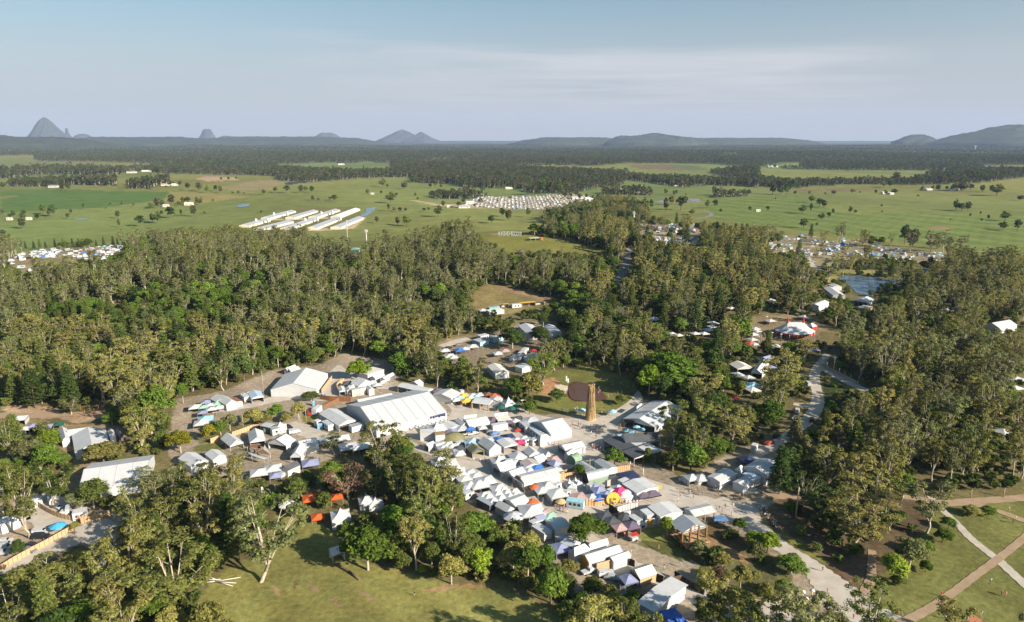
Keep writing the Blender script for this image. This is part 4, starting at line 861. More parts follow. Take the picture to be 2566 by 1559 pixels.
# corner stalls by the lane
MQ('marquee','white gabled marquee at the corner of the lane','marquee','V1',(1430,415),(1560,470),(1775,380),3.0,apex=(1650,360))
MQ('stall','corner stall with a painted orange and white front','stall','V1',(1690,505),(1455,550),(1460,500),2.9,kind='shed',rise=.5,openings='',wall=mat('painted_front',(.62,.35,.18),.6,.45,1.4,c2=(.78,.74,.68)))
MQ('stall','small white stall with counter at the left of the painted stall','stall','V1',(1210,480),(1235,555),(1340,545),2.6,rise=.6,openings='e')
MQ('stall','white stall between the small stall and the painted front','stall','V1',(1340,490),(1365,540),(1450,520),2.6,rise=.7)
MQ('tent','white tent at the right of the painted stall','tent','V1',(1680,480),(1740,530),(1805,490),3.0,rise=.8)
MQ('tent','long white and beige cabin roof behind the corner marquee','tent','V1',(2000,190),(1720,280),(1690,170),3.0,kind='shed',rise=.4,roof=OFFW)
MQ('tent','white pitched tent right of the beige roof','tent','V1',(2010,270),(1850,330),(1780,300),2.8,rise=.8);MQ('tent','blue shaded canopy tent under the trees right of the corner marquee','tent','V1',(2190,260),(2020,350),(1960,320),3.2,rise=.8,openings='ea')
for x,y,s,m,l in((1370,400,4,CHAR,'charcoal canopy left of the corner marquee'),(1470,460,4,OFFW,'cream canopy in front of the corner marquee'),(1880,440,4.5,WHITE,'white canopy at the right end of the corner stalls'),(1800,390,4,WHITE,'white canopy behind the right corner stalls')):
    popup('V1',x,y,s,m,l,'canopies at the lane corner')
# middle block
pagoda('V3',378,225,8,'big white peaked tent at the corner of the middle block',topy=120,z=2.8)
MQ('tent','white hip tent right of the big peaked tent','tent','V3',(435,165),(597,242),(782,187),2.7,apex=(690,200));MQ('tent','narrow white gabled tent between hip tent and sign wall','tent','V3',(690,95),(805,180),(922,160),2.7,rise=1.0)
MQ('marquee','white marquee with sunlit slope behind the white sign wall','marquee','V3',(1285,122),(930,192),(838,90),3.0,apex=(872,88))
def signwall(reg,a,b,z0,z1,m,label,name='sign_board'):
    A=g(reg,*a,z0);B=g(reg,*b,z0);c=(A+B)/2;d=(B-A)[:2];L_=np.linalg.norm(d);root=tag(empty(name,(c[0],c[1],c[2]),math.atan2(d[1],d[0])),label,'sign');q=MB();q.box(-L_/2,L_/2,-.05,.05,z0,z1);q.obj('board',m,root)
    for s in(-1,1):q=MB();q.box(s*L_/2*.95-.06,s*L_/2*.95+.06,.06,.18,0,z1);q.obj('post',METAL,root)
    keep((c[0],c[1],c[2]+z1));return root
signwall('V3',(838,70),(1062,40),2.6,4.2,WHITE,'long white sign board on top of the middle block stalls');signwall('V3',(1365,30),(1590,0),2.8,4.3,WHITE,'white sign board above the beige roofed stall')
MQ('stall','beige flat roofed stall under the right white sign board','stall','V3',(1655,80),(1430,108),(1372,40),3.0,kind='flat',roof=OFFW,openings='a')
cabin('food_trailer','white food trailer with a red emblem on its side','trailer','V3',(1590,145),(1335,190),(1290,155),3.2,roofm=WHITE,win=0)
MQ('facade_tent','white tall fronted tent facing the gravel street corner','tent','V3',(350,290),(85,290),(110,240),4.0,kind='flat');MQ('facade_tent','white tall tent with a brown roof panel beside the olive dome','tent','V3',(515,330),(350,345),(370,290),4.0,kind='flat',roof=mat('tan_panel',(.28,.19,.11),.7,.15))
MQ('stall','white stall with dark opening in front of the tall fronted tents','stall','V3',(350,490),(230,540),(155,500),2.6,rise=.7,openings='e')
MQ('tent','white lean to below the tall fronted tents','tent','V3',(520,480),(360,520),(340,470),2.6,kind='shed',rise=.5)
def dome(reg,x,y,sx,sy,sz,m,label,rot=.4,name='dome_tent'):
    P=g(reg,x,y);root=tag(empty(name,P,rot),label,'tent');q=MB();q.lathe([(1,0),(.97,.3*sz),(.82,.62*sz),(.5,.9*sz),(.02,sz)],14,sx=sx,sy=sy);q.obj('shell',m,root)
    q=MB();q.box(sx*.6,sx*1.0,-.5,.5,0,1.5);q.obj('porch',m,root);keep((*P[:2],P[2]+sz),max(sx,sy));return root
dome('V3',650,440,5.2,3.2,3.4,OLIVE,'olive brown dome tent beside the tall white fronts')
MQ('tent','olive canvas tent with a pale stripe on its roof','tent','V3',(880,560),(985,650),(1197,610),2.4,rise=1.5,kind='gable',roof=OLIVE,wall=OLIVE,seams=1.2,bay=30,openings='e')
MQ('marquee','white hip marquee with flags at its entrance on the middle street','marquee','V3',(1080,470),(1275,602),(1485,548),2.8,rise=2.0,openings='')
MQ('marquee','white open fronted marquee with the orange banner on the middle street','marquee','V3',(1400,440),(1530,552),(1762,497),2.8,apex=(1640,500),openings='e')
for x,y,s,m,l,w in((1340,80,5.5,PURP,'dark mauve canopy between sign boards',PURP),(940,230,4,BLUE,'blue tarp canopy in the middle of the block',None),(800,222,5,GREYC,'grey canopy left of the blue tarp',None),(565,290,4.5,PURP,'mauve canopy beside the olive dome',None),(1790,460,4,PINK,'magenta canopy on the middle street',None),(1740,415,3.5,WHITE,'white canopy behind the magenta canopy',None),(1860,395,4,WHITE,'white canopy left of the white hut stalls',None),(1600,370,5,NAVY,'navy canopy inside the middle block',None),(1440,420,4.5,BLUE,'blue tarp beside the open fronted marquee',None),(760,650,4,WHITE,'white canopy by the lamp pole on the corner',None),(660,620,4,LAV,'pale lavender canopy left of the corner canopy',None),(560,500,4.5,WHITE,'white canopy near the street corner behind the gum',None),(640,530,4,WHITE,'white canopy next to the parked white van',None),(750,565,4,CHAR,'charcoal canopy behind the corner canopy',None),(480,560,4.5,WHITE,'white canopy seen through the street corner gum',None),(640,260,3.5,LAV,'blue grey canopy behind the mauve canopy',None),(950,480,4.5,SKYB,'pale blue canopy left of the flagged marquee',None),(1760,60,5,CHAR,'dark grey canopy at the top right of the block',None),(1720,90,4,WHITE,'white canopy in front of the dark grey canopy',None),(1980,90,7,GREYC,'big grey canopy at the upper right of the block',None),(1600,120,4,PURP,'mauve canopy behind the food trailer',None),(1150,210,3.5,WHITE,'white canopy right of the blue tarp',WHITE),(1270,420,4,GREYC,'grey canopy above the flagged marquee',None),(1000,430,5,GREYC,'grey tarp canopy by the lamp pole',None)):
    popup('V3',x,y,s,m,l,'canopies in the middle block',walls=w)
cabin('hut_stall','white hut stall beside the magenta canopy','stall','V3',(2010,400),(1890,440),(1850,420),2.6,roofm=GREYC,win=2);cabin('hut_stall','white hut stall right of the first hut stall','stall','V3',(2130,400),(2020,440),(1985,400),2.6,roofm=GREYC,win=2)
MQ('tent','white hip canopy at the right end of the middle street huts','tent','V3',(2340,400),(2150,440),(2130,370),2.8,rise=1.4,kind='hip')
MQ('marquee','white marquee with a big sunlit side wall by the plaza','marquee','V4',(1115,387),(757,472),(425,262),3.2,apex=(595,265),seams=.16)
cabin('site_cabin','grey white site cabin left of the plaza marquee','cabin','V4',(210,250),(325,350),(442,326),2.8);cabin('site_cabin','longer grey white site cabin in front of the plaza marquee','cabin','V4',(372,342),(560,488),(672,466),2.8,win=3)
MQ('marquee','white marquee with sunlit slope south of the plaza','marquee','V4',(1350,672),(1005,745),(870,645),2.8,apex=(930,652),seams=.12,openings='e');MQ('awning','low grey white awning on the side of the south plaza marquee','awning','V4',(1320,705),(1110,765),(1085,735),2.3,kind='shed',rise=.4,roof=GREYC,openings='ae')
MQ('arch_tent','white barrel roofed tent beside the round green hut','tent','V4',(1180,800),(1060,880),(1005,840),1.4,kind='arch',rise=2.0);MQ('arch_hut','small pale green barrel roofed hut','hut','V4',(1290,900),(1180,960),(1060,890),1.4,kind='arch',rise=2.2,roof=SHEDG,wall=SHEDG)
MQ('arch_shed','large barrel roofed shed with pale green walls','shed','V4',(1745,1185),(1400,1268),(1310,1185),2.0,kind='arch',rise=2.4,roof=METAL,wall=SHEDG,ends=DARK)  # closed shed ends painted near-black for the shade inside
MQ('shed','long grey roofed shed left of the flat roofed shed','shed','V4',(1170,980),(1415,1132),(1592,1096),3.0,rise=.8,roof=METAL,wall=SHEDG,openings='e');MQ('shed','long grey roofed shed with white end near the plaza tree','shed','V4',(1500,925),(1708,1075),(1902,1032),3.0,rise=.6,roof=METAL,wall=WHITE)
MQ('pavilion','big dark roofed pavilion with one pale sunlit roof slope','pavilion','V4',(1650,565),(2185,880),(2590,700),3.4,apex=(2385,785),roof=CHAR,roof2=mat('sunlit_zinc_tone',(.46,.48,.50),.45,.06,.5),openings='aec',bay=6)  # shade and sun put into the roof colours: charcoal left slope, pale right slope
MQ('pavilion','dark roofed hall in shade behind the big pavilion','pavilion','W7',(450,480),(110,500),(60,435),4.2,rise=2.2,roof=CHAR,openings='ae')
MQ('marquee','white marquee with dark menu sign facing the plaza, right of the straw tower','marquee','W7',(365,95),(88,268),(402,345),3.4,apex=(250,267),openings='e',seams=.1)
signwall('W7',(92,300),(188,318),2.6,3.9,BLACKC,'black menu board under the eave of the plaza marquee')
signwall('W7',(215,175),(262,142),3.6,4.8,WHITE,'white banner along the left edge of the menu marquee roof')
for x,y,l in((120,380,'first'),(165,392,'second'),(215,350,'third'),(258,372,'fourth'),(45,425,'fifth')):umbrella('W7',x,y,3.5,SKYB,'aqua umbrella, '+l+' of those before the menu marquee','aqua umbrellas by the menu marquee')
umbrella('Z3',1490,318,4,SKYB,'aqua umbrella on the lawn left of the straw tower');umbrella('Z3',1770,330,4,SKYB,'aqua umbrella on the lawn right of the straw tower')
# stalls south of the middle street
MQ('stall','dark fronted stall with white roof facing the diagonal street','stall','V3',(1730,890),(1470,960),(1330,850),3.0,apex=(1400,830),openings='e');MQ('stall','white roofed stall second along the diagonal street','stall','V3',(1900,980),(1680,1060),(1560,975),3.0,apex=(1610,965),openings='e')
MQ('marquee','long white marquee with tan wall beside the tan fence','marquee','V3',(2490,1010),(1870,1165),(1690,1040),3.0,apex=(1770,1060),seams=.08,openings='',wall=CREAMW)
MQ('awning','long dark awning along the diagonal street fronts','awning','V3',(1320,880),(1840,1175),(1870,1155),2.7,kind='flat',roof=GREYC,openings='aefc',over=.02,bay=4)
MQ('tent','wide grey tent roof in the middle of the diagonal street stalls','tent','V3',(1500,860),(1640,890),(1900,790),3.0,rise=1,roof=GREYC);MQ('tent','beige grey tarp roof behind the grey tent','tent','V3',(1800,800),(1900,890),(2150,850),3.0,rise=.8,roof=mat('beige_tarp',(.38,.34,.31),.65,.1))
MQ('tent','white hip tent with grey panel at the top of the diagonal street stalls','tent','V3',(1580,680),(1700,775),(1945,735),2.7,rise=1.4,kind='hip',roof=GREYC);MQ('tent','white twin peaked tent left half, below the huts','tent','V3',(1860,610),(1960,700),(2150,660),2.6,rise=1.4);MQ('tent','white twin peaked tent right half, below the huts','tent','V3',(2100,610),(2240,690),(2370,690),2.6,rise=1.4);MQ('tent','white rounded tarp tent in front of the twin peaked tent','tent','V3',(2260,740),(2110,800),(2000,720),2.6,rise=1.1)
pagoda('V3',1440,770,6,'white tent draped with pink cloth at the head of the diagonal street',rise=2.0,z=2.4)
MQ('tent','dark grey tent with torn skylight behind the long white marquee','tent','V3',(2260,820),(2380,890),(2530,840),2.6,rise=1.4,kind='hip',roof=LAV,wall=CHAR)
for x,y,s,m,l in((1880,900,4,LAV,'blue grey tarp between the diagonal street stalls'),(2090,900,5,BLUE,'dark blue tarp beside the long white marquee'),(1960,950,4,WHITE,'white canopy behind the long white marquee'),(2370,760,5,ROSE,'dusty mauve canopy right of the rounded tarp tent'),(2410,930,4.5,WHITE,'white canopy at the far end of the long white marquee')):popup('V3',x,y,s,m,l,'canopies behind the diagonal street')
signwall('V3',(1730,1075),(1820,1110),3.0,4.0,CORTEN,'red brown sign board at the end of the long white marquee')
# row left of the diagonal street
pagoda('V3',735,985,6.5,'white peaked tent at the left of the diagonal street',topy=845,z=2.6);pagoda('V3',560,850,8,'large white peaked tent behind the thin street gum',topy=735,z=2.8);pagoda('V3',420,800,6,'white peaked tent farther left behind the thin street gum',rise=3,z=2.6)
RW='pop up tents left of the diagonal street'
for x,y,s,z,r,l in((310,240,5,2.4,1.2,'white canopy just below the street peaked tent'),(420,290,5,2.4,1.2,'white canopy next along the row by the flag pole'),(235,330,5.5,2.4,1.0,'grey white canopy at the upper left of the row'),(470,430,6.5,2.8,1.6,'large white walled canopy with twin peaks, left peak'),(600,370,6.5,2.8,1.6,'large white walled canopy with twin peaks, right peak'),(810,500,5.5,2.5,1.4,'white canopy with side wall below the twin peaks'),(330,440,5.5,2.6,1.4,'white canopy left of the twin peaks')):
    popup('V5',x,y,s,WHITE,l,RW,z=z,rise=r,walls=WHITE if s>5.4 else None,rot=.42)
for k,(x,y)in enumerate(((640,650),(720,720),(800,600),(860,670),(960,570),(1010,640),(900,530),(1080,560),(1100,620),(560,620))):
    popup('V5',x,y,4,WHITE,'small white peaked canopy in the tight cluster of the row, '+('upper part' if y<600 else 'middle part' if y<650 else 'lower part'),RW,z=2.3,rise=1.3,rot=.42)
MQ('marquee','white gabled marquee with orange umbrella behind it in the row','marquee','V5',(1350,715),(1110,812),(892,702),2.8,apex=(1015,712));popup('V5',1385,880,8,WHITE,'big star shaped white canopy at the end of the row',None,z=2.8,rise=2.0,rot=.2)
MQ('tent','white arched canopy tent near the grey umbrella','tent','V5',(760,800),(960,910),(1095,850),2.6,rise=1.3,openings='e');signwall('V5',(1110,900),(1210,990),0.1,2.6,ORNG,'orange red cloth wall beside the star shaped canopy','cloth_wall')
umbrella('V5',1070,985,7,GREYC,'very large grey umbrella at the tree edge',z=2.8);umbrella('V5',1395,735,4.5,ORNG,'orange umbrella beside the row marquee');umbrella('V6',130,275,4,ORNG,'orange umbrella by the white canopy on the diagonal street');umbrella('V6',580,520,4,STRAW,'round straw umbrella beside the pale blue hut')
MQ('tent','flat grey blue tarp roof at the tree edge of the row','tent','V5',(440,680),(660,800),(760,745),2.5,kind='flat',roof=mat('grey_blue_tarp',(.26,.31,.37),.6,.15,1.0),wall=CHAR)
cabin('van_stall','white camper roof among the trees left of the row','caravan','V5',(400,560),(250,620),(150,600),2.4,roofm=WHITE,win=1);cabin('caravan','white caravan behind the row next to the blue tarp','caravan','V5',(690,570),(560,610),(520,590),2.4,roofm=WHITE,win=1)
popup('V5',225,490,5.5,LAV,'lavender canopy beside the trees left of the row',None);popup('V5',1600,935,5,ROSE,'dusty pink canopy on the street edge',None);popup('V5',1690,985,4.5,MINT,'striped green canopy beside the dusty pink canopy',None)
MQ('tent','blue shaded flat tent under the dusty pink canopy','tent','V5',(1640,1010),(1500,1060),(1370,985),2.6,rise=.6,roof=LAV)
MQ('marquee','white gabled marquee half behind the round street tree','marquee','V6',(745,930),(480,1010),(258,880),3.0,apex=(430,905),seams=.1)
cabin('shipping_container','long grey white container beside the round street tree marquee','container','V5',(1380,1150),(1600,1290),(1735,1232),2.9,roofm=GREYC,win=0);cabin('site_cabin','small cabin behind the long container','cabin','V5',(1510,1060),(1400,1110),(1350,1060),2.7,roofm=GREYC,win=1)
cabin('shipping_container','grey white container below the round street tree','container','V5',(2010,1345),(1885,1400),(1775,1335),2.7,roofm=GREYC,win=0)
MQ('tent','white hip tent with orange walls below the round street tree','tent','V6',(575,1230),(830,1325),(978,1262),2.6,rise=1.3,kind='hip',wall=ORNG);popup('V6',585,1310,5,LAV,'small walled tent left of the orange walled tent',None,walls=WHITE)
# lower left block by the diagonal street
MQ('marquee','white sunlit strip marquee behind the orange gabled marquee','marquee','V8',(905,58),(650,140),(590,102),2.8,rise=1.0);MQ('tent','white hip tent left of the orange gabled marquee','tent','V8',(640,160),(410,255),(312,185),2.8,rise=1.6,kind='hip')
MQ('marquee','white marquee with an amber gable end beside parked cars','marquee','V8',(1120,190),(622,345),(430,255),3.2,apex=(537,240),seams=.14,ends=AMBER);MQ('marquee','white gabled marquee right of the amber gabled one','marquee','V8',(1240,245),(985,335),(862,272),3.0,apex=(930,278))
MQ('tent','beige flat topped tent inside the hessian fence','tent','V8',(1615,505),(1375,585),(1140,470),2.8,rise=1.3,roof=OFFW,wall=HESS,openings='e');popup('V8',1200,590,4,LAV,'lavender canopy between the white car and the beige tent',None,walls=None,rise=1.3)
fence('fence','tilted hessian fence behind the white cars',[('V8',730,500),('V8',950,440)],3.0);fence('fence','hessian fence in front of the beige tent',[('V8',1230,650),('V8',1420,600),('V8',1610,545)],1.6)
fence('fence','grey mesh fence around the sunken yard',[('V8',1080,760),('V8',1320,680),('V8',1590,620)],1.8,CHAR,post=METAL)
fence('fence','black cloth fence screen left of the yard gate',[('V8',1590,620),('V8',1710,670)],2.6,BLACKC);fence('fence','dark brown screen at the middle of the yard gate',[('V8',1715,670),('V8',1855,680)],2.4,mat('dark_brown_board',(.09,.06,.04),.7,.2));fence('fence','dark brown screen at the right of the yard gate',[('V8',1860,680),('V8',1975,650)],2.6,mat('dark_brown_board',(.09,.06,.04),.7,.2))
fence('fence','black fence between the yard and the diagonal street',[('V8',1880,570),('V8',2050,690),('V8',2310,830)],2.2,BLACKC);fence('fence','black low fence beside the lavender canopy',[('V8',1060,440),('V8',1210,390),('V8',1290,420)],2.2,BLACKC)
MQ('stage_tent','large white stage tent at the bottom of the picture','marquee','V8',(1352,930),(1572,1055),(2292,803),4.2,apex=(1930,845),openings='f',over=.4)
def tarp(label,m,pts,lean=0.0):
    P=[g(*q[:3],q[3])+np.array([0,0,q[3]])for q in pts];c=np.mean(P,0);zb=float(terr(c[0],c[1]));root=tag(empty('tarpaulin',(c[0],c[1],zb)),label,'tarpaulin');q=MB();p=[tuple(a-np.array([c[0],c[1],zb]))for a in P];n=(Vector(p[1])-Vector(p[0])).cross(Vector(p[2])-Vector(p[0]));q.slab(p if n.z>0 else p[::-1],.05);q.obj('cloth',m,root);keep(c,2)
tarp('bright blue tarpaulin slope hanging from the stage tent',mat('royal_blue_cloth',(.03,.11,.45),.5,.3,.6),[('V8',1600,1080,3.4),('V8',1880,1010,3.4),('V8',2130,1280,.3),('V8',1900,1290,.3)]);tarp('lime green tarpaulin edge along the stage tent',mat('lime_cloth',(.30,.42,.04),.6,.2),[('V8',1370,985,2.5),('V8',1560,1085,2.8),('V8',1900,1290,.3),('V8',1560,1160,.3),('V8',1390,1040,.5)])
tarp('teal green groundsheet beside the mesh fence',mat('teal_cloth',(.06,.18,.14),.6,.2),[('V8',1090,790,.2),('V8',1290,720,.2),('V8',1330,780,.2),('V8',1130,850,.2)])
for k in range(6):
    P=g('V8',1390+k*52,775-k*14);o=tag(empty('bench',P,-.55),'dark timber bench in the sunken yard before the stage tent','bench','benches in the sunken yard');q=MB();q.box(-3,3,-.2,.2,.4,.46);q.obj('seat',mat('bench_top',(.12,.12,.13),.6,.2),o)
    for s in(-2.6,2.6):q=MB();q.box(s-.05,s+.05,-.18,.18,0,.4);q.obj('leg',BROWN,o)
# small stalls yard
for x,y,s,m,l,w,r in((350,250,6,GREYC,'grey white walled canopy with a high ridge in the stalls yard',WHITE,1.8),(260,320,5,WHITE,'white canopy with red awning on the stalls yard corner',None,1.1),(510,380,6.5,WHITE,'white walled stall with pitched roof in the stalls yard',WHITE,1.3),(1240,330,5,LAV,'blue grey star canopy in the stalls yard',LAV,1.6),(1170,270,4,LAV,'blue grey dome canopy behind the star canopy',LAV,1.2),(1590,345,5.5,PINK,'crimson canopy beside the shade dome',None,1.8),(1560,290,4,WHITE,'white peaked canopy behind the crimson canopy',None,1.4),(1250,440,4.5,BLUE,'bright blue tarp canopy behind the long painted fence',None,.8),(1360,400,4.5,LAV,'purple grey canopy above the blue tarp',None,1.2),(1110,440,3.5,GREYC,'small grey dome canopy left of the blue tarp',GREYC,1.2),(890,440,5,ROSE,'dusty mauve canopy behind the pale blue hut',None,.8),(1760,90,7,NAVY,'navy tarp canopy at the back of the yellow trimmed marquee',None,.6),(1990,395,5,PURP,'left grey umbrella canopy under the yellow trim',None,.9),(2135,378,5,PURP,'right grey umbrella canopy under the yellow trim',None,.9)):
    popup('V6',x,y,s,m,l,'canopies in the stalls yard',walls=w,rise=r)
cabin('hut_stall','small white cabin at the top of the stalls yard','cabin','V6',(600,205),(510,245),(445,220),2.6,roofm=WHITE,win=1,group=None);cabin('hut_stall','square white hut in the centre of the stalls yard','cabin','V6',(755,340),(690,365),(625,345),2.6,roofm=WHITE,win=1);cabin('hut_stall','white hut near the barrel roofed shed','cabin','V6',(1180,230),(1090,265),(1025,225),2.8,roofm=WHITE,win=0);cabin('hut_stall','white hut left of the crimson canopy','cabin','V6',(1500,320),(1430,350),(1380,310),2.8,roofm=WHITE,win=0)
cabin('hut_stall','pale blue painted hut on the street corner','hut','V6',(970,560),(675,510),(750,450),2.6,roofm=SKYB,wallm=mat('pale_blue_paint',(.36,.50,.54),.6,.2,1.2),win=3)
MQ('hut','tall timber lookout box beside the barrel roofed shed','hut','V6',(1440,170),(1380,185),(1330,165),3.6,kind='shed',rise=.5,roof=GREYC,wall=mat('weathered_board',(.42,.36,.30),.8,.2))
for k,(x,y)in enumerate(((730,215),(785,265),(830,190),(890,230))):pagoda('V6',x,y,3.2,'mini white bell tent, '+['upper left','lower left','upper right','lower right'][k]+' of four by the tan fence','mini bell tents',z=.9,rise=1.9,rot=.3+k,name='bell_tent')
dome('V6',1690,470,4.5,3.2,3.0,WHITE,'white dome tent right of the yellow disc',0.2)
def disc():
    P=g('V6',1475,590);root=tag(empty('disc_sign',P,.15),'big yellow round sign with dark cut out figures','sign');q=MB();n=24;r=2.3
    q.v=[(r*math.cos(2*math.pi*i/n),-.08,2.5+r*math.sin(2*math.pi*i/n))for i in range(n)]+[(r*math.cos(2*math.pi*i/n),.08,2.5+r*math.sin(2*math.pi*i/n))for i in range(n)]
    q.f=[tuple(range(n)),tuple(reversed(range(n,2*n)))]+[(i,n+i,n+(i+1)%n,(i+1)%n)for i in range(n)];q.m=[0]*len(q.f);q.s=[False]*len(q.f);q.obj('disc',YELL,root)
    q=MB()
    for(x,z,a,b)in((-.9,2.0,.4,.7),(.2,2.3,.3,.4),(.8,2.2,.25,.4),(-.7,1.0,.6,.45),(.5,1.0,.45,.3)):q.box(x-a,x+a,-.12,-.085,z-b,z+b)
    q.obj('figure',BROWN,root)
    for s in(-1.5,1.5):q=MB();q.tube((s,.15,0),(s,.15,3),.08);q.obj('post',BROWN,root)
    keep((*P[:2],P[2]+3),2)
disc()
fence('fence','long painted fence in orange and mauve along the street',[('V6',1010,600),('V6',1210,600),('V6',1390,575)],2.6,mat('painted_orange',(.66,.30,.14),.6,.25,.8,c2=(.58,.40,.20)));fence('fence','tan bamboo fence before the white dome tent',[('V6',1590,560),('V6',1760,530),('V6',1920,470)],1.6,TAN);fence('fence','tan fence along the back of the long white marquee',[('V4',640,1320),('V4',900,1250),('V4',1060,1210),('V4',1220,1190)],2.0);fence('fence','second tan fence behind the dark torn tent',[('V4',880,1190),('V4',1000,1160),('V4',1125,1130)],2.0);fence('fence','tan fence at the end of the grey sheds',[('V4',1860,1120),('V4',1980,1100),('V4',2115,1080)],2.2)
MQ('marquee','white translucent marquee with a yellow front banner','marquee','V6',(1643,218),(1890,385),(2252,268),3.2,apex=(2060,300),seams=.12);signwall('V6',(2030,370),(2310,300),2.0,3.4,AMBER,'yellow amber banner across the front of the translucent marquee');cabin('site_cabin','white cabin tent left of the translucent marquee','tent','V6',(1770,150),(1640,200),(1535,165),3.0,roofm=WHITE,win=0)
# pavilion block
MQ('marquee','white translucent marquee beside the timber deck pavilion','marquee','V7',(1188,265),(1402,445),(1835,392),3.4,apex=(1640,372),seams=.12);MQ('marquee','low white marquee wing right of the deck pavilion','marquee','V7',(2362,352),(1988,440),(1790,310),3.0,apex=(1850,335),openings='af')
def deck():
    A,B,C=(1572,545),(1780,718),(2225,625);r=MQ('pavilion','timber deck pavilion with grey metal gable roof','pavilion','V7',A,B,C,5.0,apex=(2008,572),roof=METAL,openings='efac',legm=BROWN,bay=5);Ln,Wd=r['size'];q=MB();q.box(-Ln/2-2.2,Ln/2-.5,-Wd/2+.2,Wd/2-.2,.9,1.15);q.obj('deck',TAN,r)
    q=MB();x=-Ln/2-2.1
    for z in(1.6,2.1):q.box(x-.04,x+.04,-Wd/2+.2,Wd/2-.2,z,z+.08)
    for i in range(9):y=-Wd/2+.3+(Wd-.6)*i/8;q.box(x-.05,x+.05,y-.05,y+.05,1.1,2.2)
    for s in(-1,1):
        yy=s*(Wd/2-.25)
        for z in(1.6,2.1):q.box(-Ln/2-2,Ln/2-.6,yy-.04,yy+.04,z,z+.08)
    q.obj('railing',BROWN,r);q=MB();q.box(-Ln/2-.05,-Ln/2+.15,-Wd/2,Wd/2,4.8,5.05);q.tube((-Ln/2,0,5),(-Ln/2,0,6.6),.12);q.tube((-Ln/2,-Wd/4,5),(-Ln/2,0,6.3),.1);q.tube((-Ln/2,Wd/4,5),(-Ln/2,0,6.3),.1);q.obj('truss',BROWN,r)
    for i in range(4):q=MB();y=-Wd/2+1+(Wd-2)*i/3;q.box(-Ln/2-2,-Ln/2-1.7,y-.15,y+.15,0,.9);q.obj('pier',BROWN,r)
deck()
cabin('shipping_container','white refrigerated container behind the deck pavilion marquee','container','V7',(1055,325),(1178,432),(1307,396),3.0,roofm=WHITE,win=0);cabin('site_cabin','white kitchen cabin next to the white wall with drawing','cabin','V7',(850,432),(1002,528),(1117,502),3.0,roofm=GREYC,win=1);cabin('food_trailer','small white trailer behind the white wall at the back of the kitchens','trailer','V7',(895,345),(790,375),(750,350),2.6,roofm=WHITE,win=1);cabin('equipment_box','white equipment box between the kitchen cabins','cabin','V7',(1170,420),(1110,445),(1060,425),2.0,roofm=WHITE,win=0)
fence('fence','white wall along the street behind the kitchens',[('V7',660,400),('V7',840,350),('V7',1020,320)],2.6,WHITE);fence('fence','white wall with a black drawing near the mauve canopies',[('V7',1010,690),('V7',1180,620)],2.6,WHITE);fence('fence','amber wall panel between two white walls',[('V7',1182,620),('V7',1250,590)],2.6,AMBER);fence('fence','white wall right of the amber panel',[('V7',1252,590),('V7',1430,550)],2.4,WHITE)
signwall('V7',(1045,660),(1130,625),.8,1.5,BLACKC,'black bird drawing board fixed on the white wall');fence('fence','black stage screens beside the round street tree',[('V7',520,380),('V7',620,450),('V7',680,520)],3.4,BLACKC)
for x,y,s,m,l,w in((450,420,4.5,CHAR,'charcoal shade canopy left of the black screens',None),(570,500,4.5,CHAR,'charcoal shade canopy in front of the black screens',None),(700,440,4.5,BLACKC,'black stage canopy beside the kitchens',None),(790,440,4,CHAR,'dark canopy left of the kitchen cabin',None),(700,625,4.2,ROSE,'mauve and maroon canopy facing the street',None),(900,590,4.6,PURP,'grey mauve walled canopy beside the white wall',ROSE)):popup('V7',x,y,s,m,l,'canopies by the kitchens',walls=w,rise=1.6 if s>5.4 else None,z=2.6)
# shaded tents on the right of the plaza
MQ('marquee','white hip marquee in shade left of the twin right side tents','marquee','W4',(797,218),(638,302),(500,257),3.2,apex=(570,262));MQ('marquee','white tent with open front at the right of the shaded plaza','marquee','W4',(985,283),(865,345),(716,326),3.0,apex=(800,325),openings='')
MQ('marquee','tall white gabled marquee behind the shaded tents','marquee','W4',(1240,150),(1095,238),(868,158),4.0,apex=(978,158));MQ('tent','small white hip tent between the shaded marquees','tent','W4',(885,180),(845,205),(775,188),2.8,rise=1.6,kind='hip');MQ('tent','flat pale blue tent wing in front of the tall shaded marquee','tent','W4',(1038,255),(985,280),(860,222),2.8,rise=.5,roof=mat('shade_white',(.6,.68,.74),.6,.06))  # wing roof in a pale blue white
popup('W4',358,258,4.5,WHITE,'white canopy with open front by the water tank',None,walls=WHITE,rise=1.6);popup('W4',447,262,5,GREYC,'grey canopy beside the forest behind the water tank',None,rise=1.5);popup('W4',910,85,6,NAVY,'dark blue tarp canopy left of the tall shaded marquee',None)
def tank():
    P=g('W4',427,315);root=tag(empty('water_tank',P),'round white water tank beside the plaza canopy','tank');q=MB();q.lathe([(1.6,0),(1.6,2.0),(1.5,2.15),(.3,2.4),(.01,2.4)],18);q.obj('shell',WHITE,root);q=MB();q.lathe([(.4,2.4),(.4,2.5),(.01,2.5)],10);q.obj('lid',GREYC,root)
tank()
signwall('W4',(235,290),(292,295),.2,1.5,WHITE,'low white sign board on the plaza edge')
cabin('shed','small white shed on posts beside the dirt road','shed','W7',(1400,515),(1375,545),(1330,530),3.0,roofm=WHITE,win=1)
